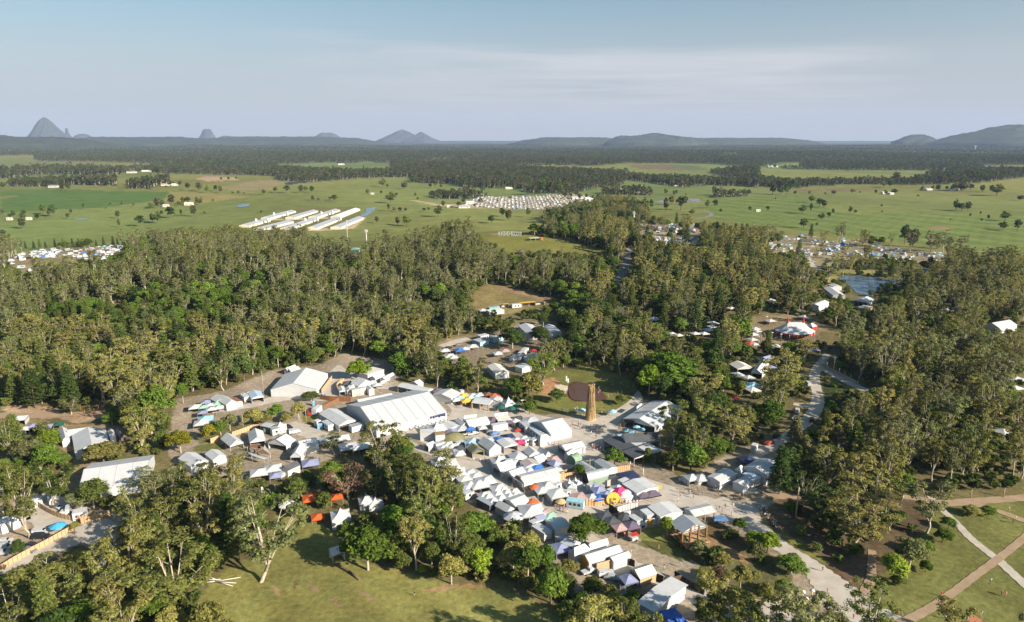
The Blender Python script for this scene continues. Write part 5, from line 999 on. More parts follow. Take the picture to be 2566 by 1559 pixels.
# the straw tower
def straw_tower():
    P=g('Z3',1568,405);H=zfor(P[0],P[1],px('Z3',0,92)[1])-P[2];root=tag(empty('straw_tower',P),'tall tapering tower of bundled straw on the lawn','tower');q=MB();n=20
    q.lathe([(2.4,0),(2.2,H*.1),(1.9,H*.35),(1.55,H*.7),(1.3,H*.96),(.2,H*.97)],n);q.obj('core',STRAW,root);q=MB()
    for i in range(420):
        a=RNG.uniform(0,6.28);z=RNG.uniform(0,H*.85);L_=RNG.uniform(1.5,4);r0=2.3-1.0*z/H+.05;r1=2.3-1.0*(z+L_)/H+.1;da=RNG.normal()*.03
        q.tube((r0*math.cos(a),r0*math.sin(a),z),(r1*math.cos(a+da),r1*math.sin(a+da),min(z+L_,H+RNG.uniform(-.2,.5))),RNG.uniform(.05,.12),.03,4,int(RNG.integers(0,2)),cap=False)
    for i in range(60):a=RNG.uniform(0,6.28);r=RNG.uniform(.3,1.6);q.tube((r*math.cos(a),r*math.sin(a),H*.9),(r*1.05*math.cos(a),r*1.05*math.sin(a),H+RNG.uniform(-.3,.6)),.07,.03,4,0,cap=False)
    q.obj('straw_bundle',[STRAW,mat('dark_straw',(.16,.09,.04),.9,.3,3)],root)
    for z in(.2,.5,.8):q=MB();r=2.3-1.0*z+.1;q.lathe([(r,H*z),(r,H*z+.25)],n);q.obj('binding',BROWN,root)
    for z in(0,.4,.8):keep((P[0],P[1],P[2]+H*z),4)
straw_tower()
for x,y,ty,l in((1343,85,10,'left white flag beside the muddy pond'),(1358,95,30,'right white flag beside the muddy pond')):
    r_,P_,h_=pole('Z3',x,y,ty,l,.06,METAL,'flag','flag');q=MB();q.quad([(0.05,0,h_*.35),(.8,.1,h_*.4),(.7,0,h_*.95),(.05,0,h_)]);q.quad([(.05,.02,h_),(.7,.02,h_*.95),(.8,.12,h_*.4),(.05,.02,h_*.35)]);q.obj('banner',WHITE,r_)
# circus tent
def circus():
    c0=g('W6',480,262,4.0);c1=g('W6',855,262,4.0);c=(c0+c1)/2;a=abs(c1[0]-c0[0])/2;Pf=g('W6',690,312,4.0);b=abs(c[1]-Pf[1]);b=min(max(b,a*.62),a*.9);z0=float(terr(c[0],c[1]));root=tag(empty('circus_tent',(c[0],c[1],z0)),'big white circus tent with red scalloped skirt and twin masts','circus tent')
    top=zfor(c[0],c[1],px('W6',0,180)[1])-z0;n=48;prof=9;half=a*.40;q=MB()
    for k in range(prof+1):
        t=k/prof
        for i in range(n):
            an=2*math.pi*i/n;ex,ey=a*math.cos(an),b*math.sin(an);rx=half*np.clip(math.cos(an)*1.6,-1,1);x=ex*(1-t)+rx*t;y=ey*(1-t)
            z=4+(top-4)*(.55*t+.45*t**2.2)-.25*abs(math.sin(an*8))*t*(1-t)*4-(.25 if t>.95 and abs(rx)<half*.8 else 0);q.v.append((x,y,z))
    for k in range(prof):
        for i in range(n):j=(i+1)%n;q.f.append((k*n+i,k*n+j,(k+1)*n+j,(k+1)*n+i));q.m.append(0);q.s.append(True)
    q.obj('canopy',WHITE,root);q=MB()
    for i in range(n):
        a0,a1=2*math.pi*i/n,2*math.pi*(i+1)/n;q.quad([(a*1.005*math.cos(a0),b*1.005*math.sin(a0),4.05),(a*1.005*math.cos(a1),b*1.005*math.sin(a1),4.05),(a*math.cos(a1),b*math.sin(a1),2.9),(a*math.cos(a0),b*math.sin(a0),2.9-.3*(i%2))][::-1])
    q.obj('skirt',RED,root)
    for s in(-1,1):
        q=MB();q.tube((s*half,0,0),(s*half,0,top+.5),.25);q.obj('mast',METAL,root);q=MB();q.lathe([(.9,top-.5),(.5,top+.8),(.35,top+2.0),(.1,top+3.0)],8,c=(s*half,0,0));q.box(s*half-.8,s*half+.8,-.1,.1,top+1.6,top+1.9);q.obj('mast_cap',RED,root)
    for i in range(16):
        an=2*math.pi*(i+.5)/16;q=MB();q.tube((a*math.cos(an),b*math.sin(an),0),(a*math.cos(an),b*math.sin(an),4.0),.1);q.obj('side_pole',METAL,root)
        q=MB();q.tube((a*math.cos(an),b*math.sin(an),4.0),(a*1.3*math.cos(an),b*1.3*math.sin(an),0),.03,n=4);q.obj('guy_rope',WHITE,root)
    for t in np.linspace(-1,1,7):keep((c[0]+t*a,c[1],z0+4),a*.5);keep((c[0]+t*a,c[1]-b,z0+3.2));keep((c[0]+t*half,c[1],z0+top))
circus()
for k in range(5):q_=g('W6',640,270)+np.array([sdir.x,sdir.y,0])*(18+8*k);FOOT.append((q_[0],q_[1],16+1*k))
P=MQ('tent','small white and red domed tent right of the circus tent','tent','W6',(885,222),(840,235),(785,215),2.8,kind='hip',rise=1.8,wall=RED)
for k,(x,y,s,m)in enumerate(((430,170,6,WHITE),(280,245,5,WHITE),(262,300,5,WHITE),(255,350,5,WHITE),(240,385,5,ORNG),(300,270,4,WHITE),(275,395,4,WHITE),(490,415,5,OFFW),(760,130,6,GREYC),(840,450,6,LAV),(685,450,5,WHITE))):
    popup('W6',x,y,s,m,['white canopy behind the left mast of the circus tent','white canopy at the top of the circus stalls','white canopy second in the circus stalls','white canopy third in the circus stalls','orange canopy at the bottom of the circus stalls','small white canopy beside the circus crowd','small white canopy by the orange circus stall','cream canopy in front of the circus tent','grey canopy behind the right mast of the circus tent','blue grey canopy under the gum right of the circus tent','white canopy under the gum before the circus tent'][k],'stalls around the circus tent')
for x,y,ty,l in((437,410,285,'left light pole before the circus tent'),(527,405,300,'middle light pole before the circus tent'),(843,385,290,'right light pole beside the circus tent'),(390,210,130,'light pole behind the circus stalls')):pole('W6',x,y,ty,l,.12,TIMBER_P,'light_pole','light pole',lamp=True)
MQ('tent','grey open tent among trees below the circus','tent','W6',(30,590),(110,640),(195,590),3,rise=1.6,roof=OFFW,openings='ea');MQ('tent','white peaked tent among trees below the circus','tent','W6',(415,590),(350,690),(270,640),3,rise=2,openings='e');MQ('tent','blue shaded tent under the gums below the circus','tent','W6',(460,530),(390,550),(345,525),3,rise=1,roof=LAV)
for x,y,s,m,l in((440,620,4,LAV,'blue grey canopy right of the white peaked tent'),(110,690,5,WHITE,'white canopy under the trees left, below the circus'),(215,720,5,WHITE,'white canopy in the shaded gap below the circus'),(260,790,6,SKYB,'pale blue canopy in the shaded gap')):popup('W6',x,y,s,m,l,'canopies below the circus')
for x,y,s,m,l in((1340,960,6,WHITE,'white tent roof seen between gums beside the dirt road'),(1290,920,5,SKYB,'pale blue tent roof seen between gums'),(1175,1030,4,RED,'red canopy under the gums'),(2000-500,180,6,WHITE,'pale canopy behind the gums left of the lake buildings'),(840,470,5,WHITE,'white canopy at the shaded stalls row'),(770,490,4,WHITE,'white canopy left in the shaded stalls row'),(870,505,4.5,YELL,'yellow canopy in the shaded stalls row'),(640,470,4,WHITE,'small white canopy at the left end of the shaded row'),(700,485,4,OFFW,'cream canopy in the shaded row'),(960,440,6,WHITE,'white canopy at the right of the shaded row'),(1000,380,6,WHITE,'white canopy behind the shaded row'),(990,410,5,OFFW,'cream canopy behind the shaded row'),(920,470,5,WHITE,'white canopy next to the yellow canopy'),(1160,250,6,OFFW,'cream arched canopy under the trees'),(480,345,8,WHITE,'white flat tent roof by the cream shade sail')):
    popup('Y8',x,y,s,m,l,'canopies among the middle trees')
sail('large cream shade sail rising from the trees',OFFW,[('Y8',165,230,9),('Y8',175,290,3),('Y8',285,300,2.5)])
# lake buildings
MQ('building','white roofed building at the lake shore','building','Z8',(615,215),(690,285),(765,270),3,rise=1.2);MQ('building','white roofed building behind the shore building','building','Z8',(650,195),(690,215),(742,205),3.2,rise=1.0);MQ('building','white hall among trees below the lake building','building','Z8',(660,330),(580,370),(565,330),4,rise=1);MQ('building','pale curved roof pavilion right of the lake end','building','Z8',(1010,310),(960,340),(890,300),3.5,rise=1.6,openings='e');MQ('hut','brown deck hut below the pale pavilion','hut','Z8',(1000,370),(940,390),(915,360),2.6,kind='flat',roof=CREAMW,wall=TAN)
MQ('marquee','white tent behind trees on the right edge','marquee','Z8',(2130,510),(1990,540),(1955,490),4,rise=2.2);popup('Z8',1580,395,6,WHITE,'white canopy among the right side gums',None);popup('Z8',2020,1345,6,WHITE,'white canopy low among the far right gums',None);popup('Z8',2105,930,8,GREYC,'grey tent roofs at the right edge clearing',None);popup('Z8',2110,1000,6,WHITE,'white tent roof at the right edge clearing',None);popup('Z8',220,325,6,WHITE,'white tent roof in the trees left of the circus',None)
# upper site
MQ('shed','large white roofed shed above the upper site','shed','W5',(812,55),(900,150),(1000,95),4,rise=1.4,roof=WHITE);MQ('shed','white roofed shed at the upper right of the upper site','shed','W5',(1065,60),(1140,138),(1207,105),4,rise=1,roof=WHITE);MQ('building','beige roof among dense trees on the upper site','building','W5',(510,455),(590,530),(660,460),3.5,rise=1.2,roof=OFFW);MQ('building','white roof right of the beige roof','building','W5',(780,455),(850,480),(900,440),3,rise=.8)
cabin('site_cabin','blue grey cabin beside the upper driveway','cabin','W5',(365,198),(440,228),(545,215),2.8,wallm=SKYB);cabin('site_cabin','blue grey cabin nearer the dark tree on the upper site','cabin','W5',(522,170),(575,192),(640,160),2.8,wallm=SKYB)
cabin('bus','white bus parked above the blue grey cabins','bus','W5',(525,150),(445,170),(430,150),2.9,roofm=WHITE,win=4);
for x,y,s,m,l in((90,305,6,WHITE,'white canopy at the left end of the upper site'),(240,300,6,BLUE,'blue tarp canopy on the upper site'),(365,262,6,WHITE,'white hip canopy right of the blue tarp'),(140,355,6,WHITE,'white canopy below the left end of the upper site'),(290,285,5,WHITE,'white canopy between the blue tarp and the hip canopy'),(180,370,5,WHITE,'white canopy lowest on the left of the upper site'),(610,330,5,WHITE,'white canopy by the rose coloured roof'),(680,305,5,ROSE,'rose coloured canopy on the upper site'),(960,300,3,RED,'small red canopy among the cabin cluster')):popup('W5',x,y,s,m,l,'canopies on the upper site')
for k,(x,y)in enumerate(((770,360),(840,350),(880,290),(910,360),(850,320),(960,350),(930,385),(990,360))):cabin('site_cabin','white cabin in the cluster under the upper site trees, '+('left' if x<850 else 'middle' if x<920 else 'right')+' part, '+('upper' if y<355 else 'lower'),'cabin','W5',(x+35,y-12),(x-5,y+14),(x-32,y),2.8,roofm=WHITE,win=1,group='cabin cluster')
cabin('shed','teal fronted shed row on the bank road','shed','Y7',(530,722),(440,740),(420,730),2.6,roofm=METAL,wallm=mat('teal_wall',(.14,.34,.34),.6,.1),win=0);cabin('site_cabin','white cabin on the bank road beside the yellow awning','cabin','Y7',(720,702),(640,712),(632,700),2.8,roofm=WHITE,win=2)
MQ('awning','long yellow awning on the bank road','awning','Y7',(845,692),(725,706),(700,686),2.4,kind='shed',rise=.5,roof=YELL,openings='ae');MQ('awning','short yellow awning left of the bank cabin','awning','Y7',(610,705),(560,712),(550,700),2.4,kind='shed',rise=.4,roof=YELL,openings='ae');MQ('awning','orange awning at the right end of the bank road','awning','Y7',(920,684),(855,690),(845,680),2.4,kind='shed',rise=.4,roof=ORNG,openings='ae')
MQ('shed','flat white shed at the left end of the bank road','shed','Y7',(570,755),(440,775),(420,752),2.6,kind='flat',roof=OFFW);popup('Y7',380,755,5,WHITE,'white canopy at the left end of the bank road',None)
# shaded trees corner with peaked tents and orange canopies
pagoda('W3',985,815,6,'white peaked tent alone on the shaded lawn',topy=752,z=3.4);pagoda('W3',1235,672,5,'white peaked tent left of its pair under the gums',topy=612,z=2.4);pagoda('W3',1325,690,5,'white peaked tent right of its pair under the gums',topy=645,z=2.0)
popup('W3',690,650,5,ORNG,'orange canopy under the shaded trees',None);popup('W3',945,637,4,ORNG,'orange red canopy behind the big bare gum',None);umbrella('W3',465,715,6,WHITE,'large pale umbrella on the shaded lawn');popup('Z6',480,475,4,ORNG,'orange canopy low on the shaded lawn',None,z=1.2);MQ('stage','small blue white stage roof left of the bright green tree','stage','Z6',(700,760),(600,790),(545,745),3,rise=1,openings='ea')
for x,y,s,m,l in((190,400,6,WHITE,'white canopy tent in the shaded yard, left'),(330,360,6,WHITE,'white flat canopy in the shaded yard, middle'),(350,430,4,LAV,'blue grey canopy in the shaded yard, front'),(690,310,6,LAV,'blue grey canopy deep in shade'),(1060,150,7,GREYC,'grey dome canopy seen through the tall gum'),(1150,165,4,WHITE,'white canopy right of the grey dome canopy'),(1230,140,6,WHITE,'white canopy behind the tall gum, right'),(860,90,6,WHITE,'white canopy behind the dark branches'),(1000,70,6,OFFW,'cream canopy behind the dark branches')):popup('W3',x,y,s,m,l,'canopies in the shaded yard',walls=WHITE if m is WHITE and s>5 else None)
MQ('shed','dark roofed shed beside the white van in shade','shed','W3',(590,330),(470,385),(440,345),3.0,rise=1.2,roof=CHAR,wall=CREAMW)
for x,ty,y,l in((218,545,620,'left white banner flag on the shaded grass'),(347,530,600,'right white banner flag on the shaded grass')):
    r_,P_,h_=pole('W3',x,y,ty,l,.06,METAL,'flag','flag');q=MB();q.slab([(0.05,0,h_*.2),(.9,.12,h_*.25),(.5,.06,h_*.95),(.05,0,h_)],.02);q.obj('banner',WHITE,r_)
# poles
for x,y,ty,l,a in((45,460,200,'tall pole left of the flowered marquee',0),(478,740,590,'pole beside the car yard grass',0),(1505,310,195,'pole behind the long stall of the top street',0)):pole('Z2',x,y,ty,l,.15,None,'power_pole','pole',a)
pole('W2',740,460,310,'tall pole on the tan fence behind the food tents',.15,None,'power_pole','pole');pole('V2',2385,640,430,'slim pole near the dark green umbrellas',.12,None,'light_pole','pole',lamp=True);pole('V3',865,660,330,'lamp pole at the street corner of the middle block',.12,None,'light_pole','pole',lamp=True);pole('V3',1712,230,0,'slim pole beside the food trailer',.1,None,'light_pole','pole')
pa=pole('V4',1415,1280,880,'timber power pole with cross arm beside the barrel roofed shed',.17,None,'power_pole','power pole',1.6);pole('V5',1575,890,660,'slim pole at the end of the row',.09,None,'light_pole','pole');pole('V5',1345,1180,950,'pole beside the long container',.14,None,'light_pole','pole',lamp=True);pole('V7',895,1190,1010,'slim pole at the corner of the lower block',.07,METAL,'light_pole','pole');pole('V8',1530,1170,925,'lattice light pole before the stage tent',.16,None,'light_pole','pole',lamp=True);pole('V4',2112,1060,950,'carved post with pale lantern by the tan fence',.2,CREAMW,'totem_post','post');pole('V4',2335,1180,1050,'carved post with pale lantern beside the plaza path',.2,CREAMW,'totem_post','post')
pb=pole('W6',1042,690,515,'power pole with cross arm beside the dirt road',.18,None,'power_pole','power pole',1.6)
for k,(x,y,ty)in enumerate(((1975,415,335),(2262,405,325),(1718,415,340),(445,600,320))):pole('Z7',x,y,ty,['slender totem post at the middle of the forest track','slender totem post farthest right on the forest track','slender totem post at the left of the forest track','tall striped totem mast beside the shaded trees'][k],.18 if k<3 else .25,mat('totem_paint',(.40,.30,.22),.7,.3,1.5),'totem_post','post')
for k,(x,y,ty)in enumerate(((640,845,825),(692,870,850),(738,893,872),(780,915,893),(828,938,915),(890,955,935),(606,820,800))):pole('Z8',x,y,ty,'small pale post behind the curved wall of the dirt road',.14,CREAMW,'totem_post','post',group='pale posts along the curved wall')
for k,(x,y,ty)in enumerate(((1385,345,285),(1460,430,375),(1545,355,300),(1625,405,360),(1695,345,290))):pole('W1',x,y,ty,'dark carved post standing along the left dirt road',.22,BROWN,'totem_post','post',group='carved posts along the left dirt road')
fence('road_wall','curved low tan wall along the branch of the dirt road',[('Z8',605,830),('Z8',650,860),('Z8',740,905),('Z8',820,945),('Z8',890,985)],1.5,mat('sandstone',(.38,.32,.25),.85,.2),4,cat='wall')
for k,(x,y)in enumerate(((505,1290),(585,1280),(535,1325))):
    P_=g('Z7',x,y);o_=tag(empty('mushroom_stool',P_),'pale carved mushroom post on the grass, '+['left','right','front'][k]+' of three','sculpture','mushroom posts');q=MB();q.tube((0,0,0),(0,0,2.2 if k<2 else 1.2),.16,.12);q.obj('stem',CREAMW,o_);q=MB();q.lathe([(.1,2.0 if k<2 else 1.0),(.7,2.0 if k<2 else 1.0),(.5,2.35 if k<2 else 1.4),(.02,2.5 if k<2 else 1.6)],10);q.obj('cap',CREAMW,o_)
o_=tag(empty('fallen_log',g('Z7',380,1290),R(28)),'pale fallen log on the grass beside the mushroom posts','log');q=MB();q.path([(-5,0,.35),(-1,.3,.4),(2,0,.35),(5,.6,.5)],[.32,.3,.26,.15],8);q.obj('trunk',BARKL,o_)
o_=tag(empty('fallen_log',g('Z6',735,940),R(-40)),'brown fallen log on the field before the bright green tree','log');q=MB();q.path([(-5,0,.35),(0,.2,.38),(5,-.1,.3)],[.38,.34,.28],8);q.obj('trunk',BARKB,o_)
o_=tag(empty('deadwood',g('Z5',1900,1090),.5),'bleached dead branches lying on the field','branches');q=MB()
for a_,b_ in(((0,0,.2),(5,-3.5,.3)),((0,0,.3),(6.5,-1.5,.4)),((.5,-.3,.2),(4,-4.5,.3)),((-1.5,1,.8),(1.5,.2,.3)),((-1,1.6,1),(.6,.3,.3)),((-2.2,.5,.5),(.5,0,.3))):q.tube(a_,b_,.22,.08,5)
q.obj('branch',mat('bleached_wood',(.62,.58,.52),.8,.1),o_)
# overhead cables
def cable(label,p0,p1,sagm,r=.05,n=14):
    p0=np.array(p0);p1=np.array(p1);root=tag(empty('cable',(p0+p1)/2),label,'cable','overhead cables');q=MB();c=(p0+p1)/2;pts=[]
    for i in range(n+1):t=i/n;pts.append(tuple(p0*(1-t)+p1*t-c-np.array([0,0,sagm*4*t*(1-t)])))
    q.path(pts,[r]*(n+1),4);q.obj('wire',WIRE,root)
for k in(-1,0,1):
    a_=pa[1]+np.array([k*1.4,k*.6,pa[2]-.45]);b_=pb[1]+np.array([k*1.4,k*.5,pb[2]-.45]);cable('dark overhead cable strung from the barrel shed pole to the dirt road pole',a_,b_,6)
# masts on the hill
def mast(reg,x,y,ty,label,w,kind):
    P=g(reg,x,y);h=min(60,zfor(P[0],P[1],px(reg,0,ty)[1])-P[2]);root=tag(empty('antenna_mast',P),label,'mast');q=MB();q.tube((0,0,0),(0,0,h),w,w*.8,8);q.obj('shaft',mat('pale_steel',(.55,.52,.47),.5,.1),root)
    for z in([h*.97,h*.75]if kind else[h*.96]):
        for i in range(6 if not kind else 3):a=i*1.05+.2;rr=1.3 if not kind else 1.1;q=MB();q.box(rr*math.cos(a)-.3,rr*math.cos(a)+.3,rr*math.sin(a)-.15,rr*math.sin(a)+.15,z-1.8,z+.6);q.tube((0,0,z),(rr*math.cos(a),rr*math.sin(a),z),.08);q.obj('antenna_panel',WHITE,root)
    for t in(.5,.8,1):keep((P[0],P[1],P[2]+h*t),4)
mast('Y2',945,1075,878,'slim pale antenna mast left of the panel mast',.35,True);mast('Y2',1112,1128,960,'white antenna mast topped with a ring of panels',.5,False)
cabin('shed','green roofed hut at the foot of the antenna masts','shed','Y2',(1095,1120),(1030,1140),(1000,1120),3,roofm=MINT,win=0)
# hill letters, facing away from the camera
def letters():
    word='WOODFORDIA';a=g('Y3',372,1018);b=g('Y3',166,1012);d=(b-a)[:2];L_=np.linalg.norm(d);c=(a+b)/2;root=tag(empty('letter_sign',(c[0],c[1],float(terr(c[0],c[1]))),math.atan2(d[1],d[0])),'giant white standing letters on the grassy hilltop, seen from behind','sign');hgt=40/3.4814/FPX*np.hypot(c[0],c[1])
    for i,ch in enumerate(word):
        cu=bpy.data.curves.new('letter','FONT');cu.body=ch;cu.size=hgt*1.36;cu.extrude=.25;cu.align_x='CENTER';cu.offset=hgt*.025;o=bpy.data.objects.new('tmp',cu);COL.objects.link(o);dg=bpy.context.evaluated_depsgraph_get();me=bpy.data.meshes.new_from_object(o.evaluated_get(dg));bpy.data.objects.remove(o)
        me.materials.clear();me.materials.append(WHITE);l=link('letter',me,root);l.rotation_euler=(R(90),R(3 if i%2 else-3),0);x=-L_/2+L_*(i+.5)/10;cz=c+np.array([d[0],d[1],0])/L_*x;l.location=(x,0,float(terr(cz[0],cz[1]))-float(terr(c[0],c[1]))+.1);sc_=min(1.0,L_/10/(max(.1,me.vertices and(max(v.co.x for v in me.vertices)-min(v.co.x for v in me.vertices)))*1.05));l.scale=(sc_,1,1)
        keep((cz[0],cz[1],cz[2]+hgt*.5),3)
letters()
MQ('stage','low white shade roof on the grassy hilltop','stage','Y7',(885,128),(800,134),(785,122),2.5,kind='flat',openings='aefc');popup('Y7',722,243,6,PURP,'purple canopy at the lower edge of the grassy hilltop',None);cabin('trailer','small orange trailer beside the hilltop shade roof','trailer','Y7',(908,122),(893,127),(885,118),2.6,roofm=ORNG,wallm=ORNG,win=0)
# long poultry sheds on the plain
def longshed(reg,x0,y0,x1,y1,w,label,roofm=METAL):
    a=g(reg,x0,y0,3);b=g(reg,x1,y1,3);d=(b-a)[:2];L_=np.linalg.norm(d);c=(a+b)/2;root=tag(empty('poultry_shed',(c[0],c[1],float(terr(c[0],c[1]))-.3),math.atan2(d[1],d[0])),label,'shed','long farm sheds');h=L_/2;q=MB()
    for s in(-1,1):q.slab([(-h,s*w,3.2),(h,s*w,3.2),(h,0,5.4),(-h,0,5.4)][::s],.15)
    q.obj('roof',roofm,root)
    for s in(-1,1):q=MB();q.box(-h+.3,h-.3,s*w-.1-.2*(s>0),s*w+.1+.2*(s<0),0,3.1);q.obj('wall',CREAMW,root);q=MB();x=s*(h-.2);q.v=[(x-.1,-w,0),(x-.1,w,0),(x-.1,w,3.1),(x-.1,0,5.2),(x-.1,-w,3.1),(x+.1,-w,0),(x+.1,w,0),(x+.1,w,3.1),(x+.1,0,5.2),(x+.1,-w,3.1)];q.f=[(4,3,2,1,0),(5,6,7,8,9)]+[(i,(i+1)%5,5+(i+1)%5,5+i)for i in range(5)];q.m=[0]*7;q.s=[False]*7;q.obj('wall',CREAMW,root)
    for t in np.linspace(-1,1,5):keep((c[0]+d[0]/L_*h*t,c[1]+d[1]/L_*h*t,c[2]+3),w+5)
NEWROOF=mat('new_white_roof',(.60,.60,.60),.5,.05,.3);SHEDR=mat('shed_zinc',(.33,.345,.37),.5,.08,.3)
for k,(x0,y0,x1,y1)in enumerate(((228,858,455,793),(440,855,648,790),(640,850,840,783),(835,847,1015,776),(40,922,232,868),(170,950,432,884),(400,946,640,862),(632,942,848,858),(838,938,1043,850))):
    longshed('Y2',x0,y0,x1,y1,7.5,'long low farm shed, '+['leftmost','second from left','third from left','brightest and rightmost','leftmost','second','middle','fourth','rightmost'][k]+(' in the back row' if k<4 else ' in the front row'),NEWROOF if k==3 else SHEDR)
for k,(x,y)in enumerate(((420,850),(716,845),(812,838),(147,912),(252,908),(575,905),(683,898),(882,890),(303,855))):
    P_=g('Y2',x,y);o_=tag(empty('feed_silo',P_),'white feed silo standing between the long farm sheds','silo','feed silos');q=MB();q.lathe([(.3,1.2),(2.0,3),(2.0,7),(.3,8.6),(.01,8.6)],10);q.obj('hopper',WHITE,o_)
    for i in range(4):q=MB();q.tube((1.7*math.cos(i*1.57),1.7*math.sin(i*1.57),0),(1.7*math.cos(i*1.57),1.7*math.sin(i*1.57),3),.1,n=4);q.obj('leg',METAL,o_)
    keep((*P_[:2],P_[2]+5),3)
HOUSES=[]
def house(reg,x,y,w,d,label,roofm=WHITE,h=3.2,rot=.2,wallm=CREAMW):
    P_=g(reg,x,y);w*=.8;d*=.8;HOUSES.append(P_);o_=tag(empty('farm_house',P_,rot),label,'house');q=MB();q.box(-w/2,w/2,-d/2,d/2,0,h);q.obj('wall',wallm,o_);q=MB()
    for s in(-1,1):q.slab([(-w/2-.4,s*(d/2+.5),h-.1),(w/2+.4,s*(d/2+.5),h-.1),(w/2+.4,0,h+d*.22),(-w/2-.4,0,h+d*.22)][::s],.12)
    q.obj('roof',roofm,o_)
    for i in range(2):q=MB();q.box(-w/4+i*w/2-.6,-w/4+i*w/2+.6,-d/2-.06,-d/2-.01,1,2.2);q.obj('window',GLASS,o_)
    keep((*P_[:2],P_[2]+3),w/2+4)
for a in(('Y1',470,765,26,16,'blue grey roofed farm shed on the left plain',mat('blue_grey_roof',(.22,.26,.33),.5,.1)),('Y1',1450,750,26,12,'long farmhouse with pinkish roof on the left plain',ROSE),('Y1',1530,750,18,12,'pale farmhouse right of the pinkish roof',OFFW),('Y1',590,500,40,20,'white farm building in the far left clearing'),('Y1',1500,525,55,22,'pale mansion roof before the far left forest',SHEDR),('Y1',1490,630,14,14,'small white house above the left fields'),('Y1',1280,628,40,14,'cream farm shed on the left rise',OFFW),('Y1',1150,640,40,12,'low white farm row on the left rise'),('Y1',1450,935,12,9,'white farm shed under the field trees',WHITE),('Y1',1650,920,18,12,'cream roofed farm shed beside the field trees',OFFW),('Y1',85,1050,9,6,'low white farm shed under left field trees'),('Y1',255,1048,9,6,'small white shed right under the left field trees'),
          ('Y2',2010,735,20,16,'white gabled shed beside the distant car park'),('Y2',1960,770,26,14,'low white shed in front of the distant car park',SHEDR),('Y2',1835,765,13,6,'white truck shaped shed left of the distant car park'),('Y2',2350,605,22,12,'white farmhouse before the dark wood',OFFW),('Y2',890,395,40,20,'white house in the forest clearing',CREAMW),('Y2',1160,652,10,4,'white trailer on the plain track'),
          ('Y3',1350,850,26,22,'dark fronted pavilion with pale roof behind the gums',SHEDR,5),('Y3',860,690,34,12,'long low house at the right of the distant car park',GREYC),('Y3',960,700,26,12,'cream house right of the distant car park',OFFW),('Y3',1250,620,20,12,'cream farmhouse behind the pine row',OFFW),('Y3',1400,590,16,12,'small farmhouse in the centre grove',GREYC),('Y3',260,605,16,10,'white farmhouse above the distant car park'),('Y3',1720,580,16,10,'dark farmhouse in the centre tree line',CHAR),
          ('Y4',230,462,60,24,'long white industrial shed at the forest edge'),('Y4',1170,685,22,10,'white farmhouse in the middle of the right fields',OFFW),('Y4',1220,690,14,9,'white shed beside the right field farmhouse'),('Y4',1730,660,18,10,'white farm building under the right dark grove'),('Y4',1790,655,12,8,'small white shed right of the dark grove'),('Y4',1530,655,22,10,'grey shed left of the dark grove',GREYC),('Y4',110,832,10,4,'white trailer on the bright right field')):
    house(*a)
def tower():
    P_=g('Y4',1918,330);o_=tag(empty('water_tower',P_),'tall white water tower above the distant forest','water tower');h=48;q=MB();q.lathe([(4.5,0),(3.5,h*.7),(6,h*.78),(6,h),(.1,h*1.02)],12);q.obj('shaft',WHITE,o_)
tower()
